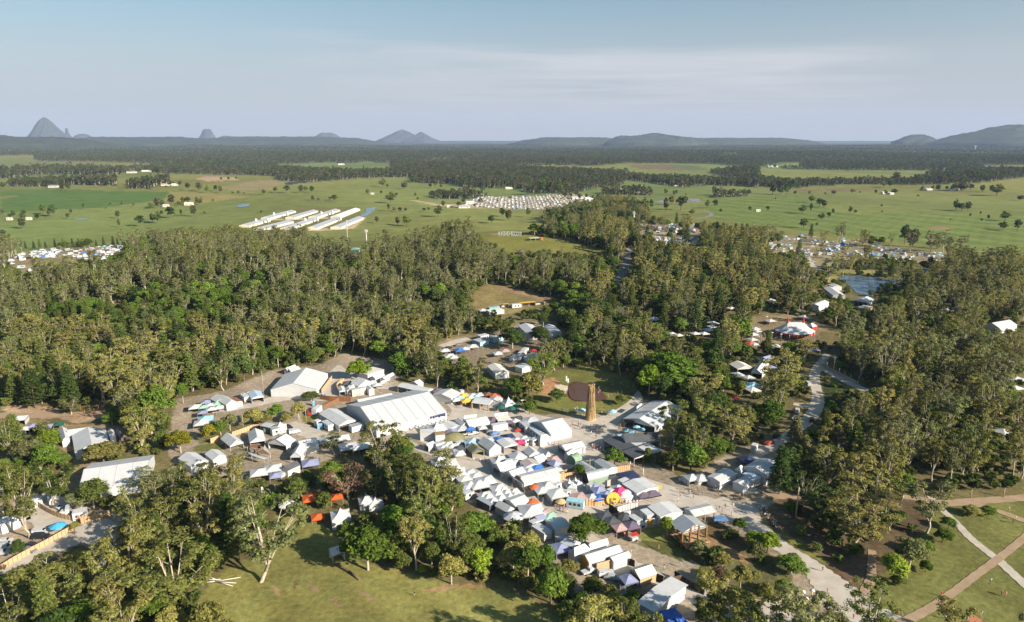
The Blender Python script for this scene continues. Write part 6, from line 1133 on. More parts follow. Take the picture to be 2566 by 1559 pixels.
# ---------------------------------------------------------------- people
SKIN=mat('skin',(.50,.32,.22),.7,.1);HAIR=mat('dark_hair',(.06,.04,.03),.8,.2)
CLOTH={n:mat(n+'_clothes',c,.8,.08)for n,c in(('white',(.6,.6,.6)),('black',(.03,.03,.035)),('red',(.42,.05,.04)),('blue',(.08,.15,.34)),('tan',(.42,.30,.19)),('green',(.08,.22,.13)),('pink',(.52,.24,.26)),('grey',(.22,.22,.23)))}
def body_mesh(pose):
    """one continuous figure grown from a skeleton"""
    J={'pel':(0,0,.95),'wst':(0,0,1.12),'chest':(0,.01,1.36),'neck':(0,0,1.5),'head':(0,-.02,1.63),'crown':(0,-.01,1.72)};E=[('pel','wst'),('wst','chest'),('chest','neck'),('neck','head'),('head','crown')]
    rad={'pel':(.15,.11),'wst':(.13,.1),'chest':(.17,.11),'neck':(.055,.055),'head':(.095,.11),'crown':(.06,.07)}
    for s,n in((-1,'l'),(1,'r')):
        k=s*(.20 if pose=='walk' else .02)
        J.update({'hip'+n:(s*.09,0,.9),'sho'+n:(s*.19,0,1.42)})
        if pose=='sit':J.update({'kne'+n:(s*.12,-.40,.62),'ank'+n:(s*.13,-.42,.24),'toe'+n:(s*.14,-.58,.2),'elb'+n:(s*.26,-.06,1.14),'wri'+n:(s*.16,-.28,1.0),'han'+n:(s*.12,-.38,.98)})
        else:J.update({'kne'+n:(s*.1,-k*.7-.02,.5),'ank'+n:(s*.1,-k*1.2+.05,.09),'toe'+n:(s*.11,-k*1.2-.12,.04),'elb'+n:(s*.25,k*.4+.03,1.14),'wri'+n:(s*.26,k*.7-.08,.9),'han'+n:(s*.26,k*.75-.1,.8)})
        E+=[('pel','hip'+n),('hip'+n,'kne'+n),('kne'+n,'ank'+n),('ank'+n,'toe'+n),('chest','sho'+n),('sho'+n,'elb'+n),('elb'+n,'wri'+n),('wri'+n,'han'+n)]
        rad.update({'hip'+n:(.09,.09),'kne'+n:(.06,.06),'ank'+n:(.042,.042),'toe'+n:(.035,.03),'sho'+n:(.06,.06),'elb'+n:(.042,.042),'wri'+n:(.03,.03),'han'+n:(.035,.02)})
    ks=list(J);me=bpy.data.meshes.new('person');me.from_pydata([J[a]for a in ks],[(ks.index(a),ks.index(b))for a,b in E],[]);o=bpy.data.objects.new('tmp',me);COL.objects.link(o);md=o.modifiers.new('s','SKIN');sv=me.skin_vertices[0].data
    for i,a in enumerate(ks):sv[i].radius=rad[a];sv[i].use_root=a=='pel'
    o.modifiers.new('d','SUBSURF').levels=1;dg=bpy.context.evaluated_depsgraph_get();r=bpy.data.meshes.new_from_object(o.evaluated_get(dg));bpy.data.objects.remove(o);off=.42 if pose=='sit' else 0
    if off:r.transform(Matrix.Translation((0,0,-.18)))
    r.materials.clear();lo=(.78 if pose=='sit' else .93)
    mi=[]
    for p in r.polygons:
        c=p.center;z=c.z+(.18 if off else 0);arm=abs(c.x)>.21
        mi.append(3 if z>1.66 or(z>1.56 and c.y>.03)else 0 if z>1.47 else(1 if z>1.16 else 0)if arm else 1 if z>.93 and c.y>-.2 else 2 if z>.34 or pose=='sit' and z>.3 else 0 if z>.12 else 3)
    r.polygons.foreach_set('material_index',mi);r.polygons.foreach_set('use_smooth',[True]*len(mi));return r
BASE={p:body_mesh(p)for p in('stand','walk','sit')}
def person_mesh(pose,top,low):
    def mk():
        m=BASE[pose].copy();m.name='person'
        for q in(SKIN,CLOTH[top],CLOTH[low],HAIR):m.materials.append(q)
        return m
    return cached(('per',pose,top,low),mk)
rp=np.random.default_rng(77);NP_=[0]
def person(reg,x,y,pose,where,top=None,group=None):
    P=g(reg,x,y);top=top or rp.choice(['white','white','black','red','blue','tan','pink','grey','green']);low=rp.choice(['black','blue','tan','grey','white']);ps={'stand':'standing','walk':'walking','sit':'sitting'}[pose]
    o=link('person',person_mesh(pose,top,low),None,(P[0],P[1],P[2]+.06),rp.uniform(0,6.28),rp.uniform(.95,1.12));tag(o,'person in a %s top %s %s'%(top,ps,where),'person',group or 'people '+where);NP_[0]+=1;FOOT.append((P[0],P[1],1.5));return o
for reg,cx_,cy_,sx,sy,n,pose,where in(('V4',1540,430,130,90,24,'walk','on the plaza before the straw tower'),('V4',1570,720,80,60,18,'sit','on the plaza benches'),('V4',1230,330,90,60,9,'walk','beside the plaza marquee'),('V4',1960,330,60,40,8,'stand','near the menu marquee'),('V4',640,655,160,25,16,'stand','in the middle street market'),('V2',1500,560,420,50,14,'walk','on the top street'),('V2',560,850,120,40,8,'stand','at the corner of the huge marquee'),('V3',1150,800,60,40,5,'walk','on the junction of the diagonal street'),('V5',1200,560,160,70,10,'walk','along the diagonal street'),('V6',560,680,130,70,16,'walk','at the bend of the diagonal street'),('V6',1700,580,200,30,5,'walk','on the curved street by the painted fence'),
        ('W4',420,420,150,40,20,'stand','on the shaded plaza by the white tents'),('W4',850,470,40,20,8,'stand','at the door of the open shaded tent'),('W4',640,600,120,60,9,'walk','on the gravel road by the deck pavilion'),('Z3',1780,140,190,70,30,'sit','on the shaded lawn behind the straw tower'),('Z3',1640,360,90,30,10,'sit','beside the straw tower'),('Z3',1390,340,60,20,10,'sit','at the lawn edge left of the straw tower'),('W6',330,330,45,60,26,'stand','in the crowd left of the circus tent'),('W6',620,352,100,8,18,'stand','under the front rim of the circus tent'),('V1',1500,640,180,25,6,'walk','before the corner stalls'),('V4',2270,1060,60,12,4,'stand','on the shaded path by the tan fence')):
    for i in range(n):person(reg,cx_+rp.normal()*sx*.8,cy_+rp.normal()*sy*.7,pose,where)
for i in range(24):t=rp.uniform();person('W4',1030+190*t+rp.normal()*18,560+230*t+rp.normal()*16,'sit','on the slope beside the gravel road')
for reg,x,y,pose,top,where in(('Z6',1278,1130,'walk','black','alone in the mown field'),('Z7',720,1250,'walk','pink','with a bicycle on the wide gravel road'),('Z7',605,1315,'stand','white','beside the mushroom posts'),('Z7',668,1350,'walk','white','below the mushroom posts'),('Z7',995,1370,'walk','black','in the middle of the wide gravel road'),('Z7',478,1430,'walk','grey','on the shaded lower road'),('Z7',295,1400,'walk','white','at the left of the shaded lower road'),('Z7',440,1380,'walk','black','on the lower road above the grey dressed person'),('Z7',1340,1440,'sit','red','at the foot of the brown footpath'),('Z7',1365,1445,'sit','tan','at the foot of the brown footpath, right'),('Z7',1720,1275,'stand','red','beside the brown footpath on the lawn'),('Z7',1780,1375,'stand','white','on the lawn below the brown footpath'),('Z7',1810,1385,'stand','grey','on the lawn beside the white dressed person'),('Z7',1905,1450,'sit','red','on the lower lawn, left of the rug'),('Z7',2065,1440,'sit','white','on the lower lawn, right of the rug'),('Z7',1755,1475,'sit','white','on the lower lawn near the bottom edge'),('Z7',2148,1160,'stand','white','below the footpath crossing'),('Z7',2245,1265,'stand','tan','in the pair on the right lawn, left one'),('Z7',2278,1280,'stand','pink','in the pair on the right lawn, right one'),('Z7',2345,635,'stand','blue','on the upper right lawn'),('Z7',2370,610,'stand','white','on the upper right lawn, behind'),('Z7',2310,530,'walk','pink','on the brown track at the right'),('Z7',1382,405,'walk','white','on the forest track'),('Z7',680,1055,'walk','black','on the gravel road bend'),('Z7',300,830,'walk','red','beside the lime tree'),('V7',1370,1010,'walk','tan','on the grass below the deck pavilion'),('V7',1465,1340,'walk','black','on the lower diagonal street'),('V7',1745,1310,'walk','white','in the shade right of the lower street'),('V7',785,800,'walk','pink','by the cart on the street'),('V7',720,720,'stand','tan','before the mauve canopies'),('Z7',950,1470,'stand','red','in costume at the bottom edge'),('Z7',860,1490,'stand','white','at the bottom edge left of the red costume'),('Z7',780,1490,'sit','red','at the bottom edge group'),('V2',1180,650,'stand','black','at the far corner of the huge marquee'),('Z8',780,960,'walk','black','on the branch of the dirt road')):
    person(reg,x,y,pose,where,top,None)
o_=tag(empty('picnic_rug',g('Z7',2000,1475),.3),'red patterned picnic rug on the lower lawn','rug');q=MB();q.box(-1.8,1.8,-1.2,1.2,.05,.09);q.obj('cloth',mat('rug_red',(.42,.16,.09),.9,.4,4),o_)
o_=tag(empty('food_cart',g('V7',950,860),.5),'small food cart with white and red sides on the street','cart');q=MB();q.box(-1.1,1.1,-.6,.6,.5,1.4);q.obj('body',WHITE,o_);q=MB();q.slab([(-1.3,-.8,2.3),(1.3,-.8,2.3),(1.3,.8,2.5),(-1.3,.8,2.5)],.06);q.obj('roof',RED,o_)
for s in(-1,1):q=MB();q.tube((.4,s*.62,.4),(.4,s*.72,.4),.4,n=12);q.obj('wheel',TYRE,o_);q=MB();q.tube((s,0,1.4),(s,0,2.3),.04);q.obj('post',METAL,o_)
o_=tag(empty('bicycle_wheel',g('V2',1115,700),.9),'large penny farthing style wheel at the far corner of the huge marquee','wheel');q=MB()
for i in range(20):a,b=6.2832*i/20,6.2832*(i+1)/20;q.tube((1.5*math.cos(a),0,1.6+1.5*math.sin(a)),(1.5*math.cos(b),0,1.6+1.5*math.sin(b)),.07,n=4)
for i in range(8):a=.785*i;q.tube((0,0,1.6),(1.5*math.cos(a),0,1.6+1.5*math.sin(a)),.03,n=4)
q.obj('rim',WIRE,o_);q=MB();q.tube((0,-.2,1.6),(0,.2,1.6),.15);q.obj('hub',METAL,o_)
# ---------------------------------------------------------------- vehicles
PAINT={n:mat(n+'_car_paint',c,.35,.04,spec=.5)for n,c in(('white',(.46,.465,.47)),('silver',(.38,.39,.41)),('black',(.02,.02,.024)),('blue',(.10,.20,.40)),('red',(.36,.05,.035)),('grey',(.16,.17,.18)))}
SHAPE={'car':([(-2.2,.35),(2.2,.35),(2.25,.75),(1.3,.92),(.7,1.42),(-1.1,1.45),(-1.9,.98),(-2.25,.85)],.86,2.2),'van':([(-2.4,.4),(2.4,.4),(2.45,.9),(2.0,1.1),(1.4,1.95),(-2.3,2.0),(-2.45,1.0)],.92,2.4),'four_wheel_drive':([(-2.3,.45),(2.3,.45),(2.35,.95),(1.25,1.08),(.75,1.75),(-2.1,1.8),(-2.35,1.0)],.92,2.3),'ute':([(-2.6,.5),(2.6,.5),(2.65,.95),(1.4,1.08),(.9,1.65),(-.3,1.68),(-.5,1.02),(-2.6,1.0)],.9,2.5)}
def car_body(kind):
    pr,w,L_=SHAPE[kind];q=MB();n=len(pr);top=[z>1.2 for _,z in pr]
    q.v=[(x,-w*(.86 if t else 1),z)for(x,z),t in zip(pr,top)]+[(x,w*(.86 if t else 1),z)for(x,z),t in zip(pr,top)];q.f=[tuple(range(n)),tuple(reversed(range(n,2*n)))]+[(i,n+i,n+(i+1)%n,(i+1)%n)for i in range(n)];q.m=[0]*len(q.f);q.s=[False]*len(q.f);return q
def car_glass(kind):
    pr,w,L_=SHAPE[kind];tops=[p for p in pr if p[1]>1.2];xs=[p[0]for p in tops];zt=min(p[1]for p in tops)-.06;q=MB();x0,x1=min(xs),max(xs)
    for s in(-1,1):q.quad([(x0+.1,s*(w*.90+.02),1.1),(x1+.15,s*(w*.90+.02),1.1),(x1-.05,s*(w*.87+.015),zt),(x0+.15,s*(w*.87+.015),zt)][::-s])
    i=pr.index(max(tops,key=lambda p:p[0]));(ax,az),(bx,bz)=pr[i-1],pr[i];q.quad([(ax+(bx-ax)*.1+.03,-w*.8,az+(bz-az)*.1+.03),(ax+(bx-ax)*.1+.03,w*.8,az+(bz-az)*.1+.03),(ax+(bx-ax)*.88+.03,w*.74,az+(bz-az)*.88+.03),(ax+(bx-ax)*.88+.03,-w*.74,az+(bz-az)*.88+.03)]);return q
def wheelm():q=MB();q.tube((0,-.12,.34),(0,.12,.34),.34,n=12);q.tube((0,-.13,.34),(0,.13,.34),.18,n=10,m=1);return q.mesh('wheel',[TYRE,METAL])
def whole_car(kind,col):
    def mk():
        a=car_body(kind);b=car_glass(kind);nb=len(a.v);a.v+=b.v;a.f+=[tuple(nb+i for i in f)for f in b.f];a.m+=[1]*len(b.f);a.s+=[False]*len(b.f);pr,w,L_=SHAPE[kind]
        for x in(-1,1):
            for s in(-1,1):a.tube((x*L_*.62,s*w-.1,.34),(x*L_*.62,s*w+.06,.34),.34,n=8,m=2)
        return a.mesh(kind,[PAINT[col],GLASS,TYRE])
    return cached(('wc',kind,col),mk)
def car(kind,reg,x,y,rot,col,label,group=None,base=0):
    P=g(reg,x,y);root=tag(empty(kind,(P[0],P[1],P[2]+.06),rot),label,'car' if kind=='car' else kind.replace('_',' '),group);pr,w,L_=SHAPE[kind]
    link('body',cached(('cb',kind,col),lambda:car_body(kind).mesh('body',PAINT[col])),root);link('window',cached(('cg',kind),lambda:car_glass(kind).mesh('window',GLASS)),root)
    for sx in(-1,1):
        for s in(-1,1):link('wheel',cached('wheel',wheelm),root,(sx*L_*.62,s*(w-.04),0))
    keep((P[0],P[1],P[2]+1),3);return root
for a in(('four_wheel_drive','W8',400,375,.1,'white','white four wheel drive beside the blue umbrella'),('four_wheel_drive','W8',398,425,.1,'black','black car parked below the white four wheel drive'),('car','W8',315,510,-.2,'black','black car in shade beside the tan fence'),('car','W8',285,555,-.2,'grey','dark grey car half hidden beside the tan fence'),('car','W8',45,465,.2,'white','white car at the left edge, topmost in its row'),('car','W8',55,500,.2,'silver','silver car second in the row at the left edge'),('van','W8',25,540,.2,'white','white van third in the row at the left edge'),('four_wheel_drive','W8',15,585,.2,'silver','silver car lowest in the row at the left edge'),('car','W8',565,135,-.5,'white','small white car by the curved tan fence'),
      ('van','W2',1240,490,.5,'white','white van on the car yard gravel'),('car','W2',1175,440,-.6,'black','dark car beside the small peaked tent'),('ute','W2',1115,495,.3,'white','white ute beside the white one windowed cabin'),('car','W2',1190,478,.4,'grey','grey car behind the white van'),('car','W2',870,455,.4,'black','black car by the tan fence behind the green shed'),('ute','V1',715,940,-1.2,'red','red ute on the grass by the white container'),('van','W3',430,445,1.2,'white','white van in the shaded yard'),('ute','V3',990,340,.5,'white','white ute in the middle block'),('car','V3',1370,340,.5,'blue','blue white car in the middle block'),('car','V3',1790,285,.2,'red','orange red car beside the grey site cabins'),('van','V3',780,520,.7,'white','white van near the street corner canopies'),('ute','V3',1500,270,.2,'white','white ute below the food trailer'),('car','V3',1300,300,.4,'grey','dark grey car in the middle block'),('ute','V8',630,500,.5,'white','white ute beside the amber gabled marquee'),('four_wheel_drive','V8',865,535,.25,'white','white long roofed four wheel drive by the lavender canopy'),('car','V8',960,595,-.3,'silver','loaded trailer car below the white four wheel drive'),
      ('van','Z8',408,1200,1.1,'white','white bus van on the dirt road side'),('van','Z8',495,985,1.5,'white','white van at the upper dirt road side'),('ute','Z8',395,1250,.9,'silver','silver ute below the white bus van'),('four_wheel_drive','Z8',525,1265,1.2,'black','dark car parked right of the dirt road'),('car','Z8',250,1390,.7,'black','dark car at the lower dirt road, left verge'),('car','Z8',190,1445,.6,'red','dark red car at the lower end of the dirt road'),('four_wheel_drive','W4',640,690,.1,'blue','blue jeep beside the deck pavilion'),('car','Y3',1270,1302,1.2,'silver','silver car driving down the asphalt road'),('car','W5',130,290,.3,'black','dark car at the upper site driveway'),('car','W5',235,262,.3,'grey','grey car on the upper site driveway'),('van','Y5',15,935,.2,'white','white van at the left edge of the hillside')):
    car(*a)
# camp grounds and the distant car park
def cara_m():q=MB();q.box(-2.6,2.6,-1.15,1.15,.5,2.6);q.box(-2.0,2.0,-1.17,1.17,1.4,2.0,1);q.tube((.0,-1.1,.35),(0,1.1,.35),.35,n=8,m=2);q.tube((2.6,0,.5),(3.8,0,.5),.06);return q.mesh('caravan',[PAINT['white'],GLASS,TYRE])
def tent_m(m):
    q=MB();
    for s in(-1,1):q.slab([(-2.4,s*1.8,.1),(2.4,s*1.8,.1),(1.8,0,2.1),(-1.8,0,2.1)][::s],.04)
    for s in(-1,1):q.slab([(s*2.4,-1.8,.1),(s*2.4,1.8,.1),(s*1.8,0,2.1)][::s],.04)
    return q.mesh('camp_tent',m)
def gaz_m(m):
    q=MB();h=1.8
    for i in range(4):a=[(-h,-h),(h,-h),(h,h),(-h,h)];q.slab([(*a[i],2.2),(*a[(i+1)%4],2.2),(0,0,3.1)],.05);q.tube((*a[i],0),(*a[i],2.2),.05,n=4)
    return q.mesh('camp_gazebo',m)
CAMP=[]
rc=np.random.default_rng(5)
for poly,place,sp,cp_ in((CAMPL,'left camp ground',7.5,.5),(CARPARKFAR,'distant car park',7.5,.93),(CAMPM,'camp ground behind the asphalt road',8.5,.5),(CAMPR,'camp ground beyond the lake',8.5,.5),(CAMPR2,'camp strip right of the lake',7,.6)):
    B=np.array([at(*q)for q in poly])[:,:2];lo,hi=B.min(0),B.max(0);xs=np.arange(lo[0],hi[0],sp);ys=np.arange(lo[1],hi[1],sp*(1.0 if cp_<.9 else 1.25));X,Y=np.meshgrid(xs,ys);jt=.8 if cp_<.9 else .25;X=(X+rc.uniform(-.5,.5,X.shape)*sp*jt).ravel();Y=(Y+rc.uniform(-.5,.5,Y.shape)*sp*jt).ravel();Z=terr(X,Y);u,v,d=project(np.stack([X,Y,Z],-1));k=inpoly(u,v,poly)&(rc.uniform(size=len(u))<(.74 if cp_>.9 else .5))&((np.sin(X/19+1.3*np.sin(Y/31))+np.sin(Y/23+X/47)>-.7)|(cp_>.9))
    for x,y,z,dd in zip(X[k],Y[k],Z[k],d[k]):CAMP.append((x,y,z,dd,place,rc.uniform()<cp_))
CAMP.sort(key=lambda c:c[3]);nc=nt_=0;RC,RT,IC,IT=[],[],[],[]
CMESH=[whole_car(k,c)for k,c in(('car','white'),('car','silver'),('four_wheel_drive','white'),('van','white'),('car','grey'),('car','blue'),('ute','white'),('car','red'),('four_wheel_drive','black'))];CN=['white car','silver car','white four wheel drive','white van','grey car','blue car','white ute','red car','black four wheel drive']
TMESH=[cara_m(),tent_m(GREYC),gaz_m(WHITE),gaz_m(LAV),tent_m(BLUE),gaz_m(SKYB),tent_m(OLIVE)];TN=['white caravan','grey tent','white gazebo','lavender gazebo','blue tent','pale blue gazebo','olive tent']
for x,y,z,dd,place,isc in CAMP:
    rot=.6+rc.normal()*.3+(1.57 if rc.uniform()<.3 else 0);FOOT.append((x,y,1.5))
    if rc.uniform()<(.4 if 'left' in place else .3 if 'lake' in place else .14):KEEP.append((*[float(a)for a in project((x,y,z+1.5))[:2]],dd))
    i=int(rc.choice(9,p=[.22,.18,.10,.09,.14,.07,.06,.04,.10]))if isc else int(rc.choice(7,p=[.24,.20,.18,.09,.07,.10,.12]))
    if isc and nc<255:nc+=1;tag(link('parked_car',CMESH[i],None,(x,y,z),rot),'%s parked in the %s'%(CN[i],place),'car','cars in the '+place)
    elif not isc and nt_<290:nt_+=1;nm=['caravan','camp_tent','camp_gazebo','camp_gazebo','camp_tent','camp_gazebo','camp_tent'][i];tag(link(nm,TMESH[i],None,(x,y,z),rot),'%s pitched in the %s'%(TN[i],place)if i else 'white caravan standing in the '+place,nm.replace('camp_',''),nm.replace('_',' ')+'s in the '+place)
    else:(RC if isc else RT).append((x,y,z,rot));(IC if isc else IT).append(i)
# ---------------------------------------------------------------- trees: trunk with limbs, crown of many small leaf blades
LEAF={'olive':leafmat('olive_leaves',(0.139,0.163,0.040),(0.177,0.179,0.052)),'grey':leafmat('grey_green_leaves',(0.156,0.177,0.066),(0.203,0.196,0.083)),'green':leafmat('fresh_green_leaves',(0.097,0.165,0.024),(0.138,0.200,0.033)),
        'dark':leafmat('dark_green_leaves',(0.051,0.086,0.022),(0.079,0.112,0.029)),'lime':leafmat('lime_leaves',(.175,.250,.025),(.220,.275,.035)),'gold':leafmat('golden_leaves',(.290,.250,.025),(.220,.215,.025)),
        'rust':leafmat('rusty_leaves',(.170,.105,.066),(.200,.122,.076)),'mid':leafmat('mid_green_leaves',(0.101,0.136,0.032),(0.138,0.159,0.039)),'far_olive':leafmat('distant_olive_leaves',(.085,.088,.036),(.105,.098,.045),.15),'far_grey':leafmat('distant_grey_leaves',(.100,.094,.060),(.125,.112,.072),.15),'far':leafmat('distant_leaves',(0.045,0.062,0.033),(0.090,0.092,0.050),.15),
        'warm':leafmat('warm_gum_leaves',(0.222,0.215,0.057),(0.269,0.240,0.075))}  # yellow green leaves; also carry the golden glare painted into the right-hand wood
def blades(rg,C,n,rad,size,flat=.72,up=.35,jit=.5,aspect=.62):
    """n leaf blades round each clump centre in C (k,3) -> verts, quads"""
    k=len(C);d=rg.normal(size=(k,n,3));d/=np.linalg.norm(d,axis=2)[...,None];d[...,2]=np.where(d[...,2]<-.35,-d[...,2],d[...,2])
    r=rg.uniform(0,1,(k,n,1))**.42;rad=np.asarray(rad).reshape(k,1,1)
    p=d*r*rad;p[...,2]*=flat;P=(C[:,None,:]+p).reshape(-1,3);D=d.reshape(-1,3)
    nn=D*(1-jit)+rg.normal(size=D.shape)*jit+np.array([0,0,up]);nn/=np.linalg.norm(nn,axis=1)[:,None]
    t=np.cross(nn,rg.normal(size=D.shape));t/=np.linalg.norm(t,axis=1)[:,None]+1e-9;b=np.cross(nn,t);s=size*rg.uniform(.6,1.4,(len(P),1))
    t=t*s;b=b*s*aspect
    V=np.stack([P-t,P+b*.9-t*.1,P+t,P-b],1).reshape(-1,3);F=np.arange(len(V)).reshape(-1,4);return V,F
def mk_mesh(name,V,F,m,smooth=False):
    me=bpy.data.meshes.new(name);me.vertices.add(len(V));me.vertices.foreach_set('co',V.astype(np.float32).ravel());me.loops.add(F.size);me.loops.foreach_set('vertex_index',F.astype(np.int32).ravel())
    me.polygons.add(len(F));me.polygons.foreach_set('loop_start',np.arange(0,F.size,4,dtype=np.int32));me.polygons.foreach_set('loop_total',np.full(len(F),4,np.int32));me.materials.append(m);me.update();return me
def tubes(segs,n=6):
    V=[];F=[]
    for p0,p1,r0,r1 in segs:
        p0=Vector(p0);p1=Vector(p1);d=p1-p0
        if d.length<1e-5:continue
        d.normalize();a=d.orthogonal().normalized();c=d.cross(a);b=len(V)
        for p,r in((p0,r0),(p1,r1)):
            for i in range(n):t=6.2832*i/n;V.append(p+a*(r*math.cos(t))+c*(r*math.sin(t)))
        for i in range(n):j=(i+1)%n;F.append((b+i,b+j,b+n+j,b+n+i))
    return np.array([tuple(v)for v in V]),np.array(F)
def skel_gum(rg,h,spread,fork,limbs,sub,lean=.06,thick=.018):
    """ascending forked gum: trunk, limbs curving outward and up, branchlets with a leaf clump at each end"""
    segs=[];tips=[];r=h*thick;base=np.array([0,0,-.3]);top=np.array([rg.normal()*lean*h,rg.normal()*lean*h,h*fork]);mid=(base+top)/2+np.array([rg.normal()*.02*h,rg.normal()*.02*h,0])
    segs+=[(base,mid,r*1.25,r),(mid,top,r,r*.8)];a0=rg.uniform(0,6.28)
    for i in range(limbs):
        a=a0+6.28*i/limbs+rg.normal()*.35;reach=spread*rg.uniform(.35,1.0);z1=h*rg.uniform(.86,1.0)*(1-.42*(reach/spread)**2*rg.uniform(.5,1));st=mid+(top-mid)*rg.uniform(.35,1.0)
        e=np.array([top[0]+reach*math.cos(a),top[1]+reach*math.sin(a),z1]);m1=st*.55+e*.45+np.array([-math.cos(a)*reach*.05,-math.sin(a)*reach*.05,h*.02+rg.normal()*.02*h]);m1[2]=st[2]+(e[2]-st[2])*rg.uniform(.35,.5)
        rl=r*rg.uniform(.45,.6);segs+=[(st,m1,rl,rl*.7),(m1,e,rl*.7,rl*.2)];tips.append(e)
        for j in range(sub):
            fr=rg.uniform(-.5,.9);b0=m1+(e-m1)*fr if fr>0 else m1+(st-m1)*-fr;aa=a+rg.normal()*1.2;L=spread*rg.uniform(.2,.5);b1=b0+np.array([L*math.cos(aa),L*math.sin(aa),L*rg.uniform(.1,1.0)]);b1[2]=min(b1[2],h)
            segs.append((b0,b1,rl*.35,rl*.12));tips.append(b1)
    return segs,np.array(tips)
PROTO={}
def proto(name,segs,crownV,crownF,leaf,bark,R_,h):
    tv,tf=tubes(segs);PROTO[name]=dict(trunk=mk_mesh('trunk',tv,tf,bark),V=crownV,F=crownF,tv=tv,tf=tf,bark=bark,crown={},R=R_,h=h,leaf=leaf)
def crown_mesh(name,leaf):
    p=PROTO[name]
    if leaf not in p['crown']:p['crown'][leaf]=mk_mesh('crown',p['V'],p['F'],LEAF[leaf])
    return p['crown'][leaf]
def joined(name,leaf):
    p=PROTO[name];V=np.vstack([p['V'],p['tv']]);F=np.vstack([p['F'],p['tf']+len(p['V'])]);me=mk_mesh(name,V,F,LEAF[leaf]);me.materials.append(p['bark']);mi=np.zeros(len(F),np.int32);mi[len(p['F']):]=1;me.polygons.foreach_set('material_index',mi);me.update();return me
rg=np.random.default_rng(11)
for i,(h,sp,fk,lb,sb,rd,nb,sz)in enumerate(((24,6.2,.26,7,6,1.45,72,.34),(26,7.6,.20,8,6,1.55,74,.35),(22,5.4,.32,6,6,1.4,70,.34),(25,6.6,.24,7,7,1.3,58,.32))):  # leafy gums
    s,t=skel_gum(rg,h,sp,fk,lb,sb,thick=.014);V,F=blades(rg,t,nb,rd*rg.uniform(.65,1.35,len(t)),sz,.66,jit=.34);proto('gum%d'%i,s,V,F,'olive',BARKL,sp,h)
for i,(h,sp,fk,lb,sb,rd,nb,sz)in enumerate(((25,3.8,.34,6,6,1.15,46,.31),(27,4.4,.30,7,6,1.2,42,.31),(22,3.4,.34,6,6,1.15,48,.31),(24,5.6,.22,7,7,1.3,36,.31))):  # thin crowned gums with bare limbs
    s,t=skel_gum(rg,h,sp,fk,lb,sb,thick=.0105);V,F=blades(rg,t,nb,rd*rg.uniform(.7,1.4,len(t)),sz,.85,jit=.4);proto('thin%d'%i,s,V,F,'grey',BARKL,sp,h)
for i,(h,sp,nC)in enumerate(((13,5.2,46),(15,6.2,56),(11,5.4,44),(16,4.8,50))):  # dense broadleaf crowns
    d=rg.normal(size=(nC,3));d/=np.linalg.norm(d,axis=1)[:,None];d[:,2]=np.abs(d[:,2])*1.25-.5;rr=rg.uniform(.45,.95,(nC,1));c=d*rr*np.array([sp*.82,sp*.82,h*.36]);c[:,2]+=h*.53;c[:,:2]*=(1+.12*np.sin(3*np.arctan2(c[:,1],c[:,0])+i))[:,None]
    V,F=blades(rg,c,105,rg.uniform(1.0,2.0,nC),.40,.75,jit=.45);segs=[((0,0,-.3),(.1,.1,h*.32),.30,.24)]+[((.1,.1,h*.30),tuple(c[k]),.16,.04)for k in range(0,nC,4)];proto('broad%d'%i,segs,V,F,'green',BARKL if i%2 else BARKB,sp,h)
for i,(h,sp,lev)in enumerate(((22,3.6,13),(26,4.2,15))):  # hoop pines
    segs=[((0,0,-.3),(0,0,h*.98),.32,.05)];C=[];rad=[]
    for l in range(lev):
        z=h*(.16+.82*l/lev);r=sp*(1-.78*l/lev)*rg.uniform(.85,1.1);n=7
        for k in range(n):a=6.28*k/n+l*.7+rg.normal()*.2;e=np.array([r*math.cos(a),r*math.sin(a),z+r*.12]);segs.append(((0,0,z),tuple(e),.07,.03));C+=[e,e*[.6,.6,1]+[0,0,.05]];rad+=[.95,.75]
    C.append(np.array([0,0,h*.97]));rad.append(.9);V,F=blades(rg,np.array(C),24,np.array(rad),.40,.6,jit=.6);proto('pine%d'%i,segs,V,F,'dark',BARKB,sp,h)
for i,(h,sp,nC)in enumerate(((4.2,2.6,12),(3.0,2.4,10),(6.0,2.6,16))):  # understorey shrubs
    d=rg.normal(size=(nC,3));d/=np.linalg.norm(d,axis=1)[:,None];c=d*np.array([sp*.62,sp*.62,h*.28])+np.array([0,0,h*.5]);V,F=blades(rg,c,46,rg.uniform(.8,1.3,nC),.40,.8);segs=[((0,0,-.2),tuple(c[k]),.09,.03)for k in range(0,nC,3)];proto('shrub%d'%i,segs,V,F,'mid',BARKB,sp,h)
for i,(h,sp,nC,nb,sz)in enumerate(((15,5.5,15,14,.95),(18,6.0,16,14,1.0),(13,6.2,15,14,1.0),(20,5.0,14,12,.95))):  # trees seen from a kilometre and more
    d=rg.normal(size=(nC,3));d/=np.linalg.norm(d,axis=1)[:,None];d[:,2]=d[:,2]*.95+.05;c=d*np.array([sp*.62,sp*.62,h*.36])*rg.uniform(.6,1,(nC,1))+np.array([0,0,h*(.50 if i<3 else .60)]);V,F=blades(rg,c,nb,rg.uniform(1.6,2.6,nC),sz,.8,jit=.35);proto('far%d'%i,[((0,0,-.5),(0,0,h*.6),.4,.25)],V,F,'far',BARKL,sp,h)
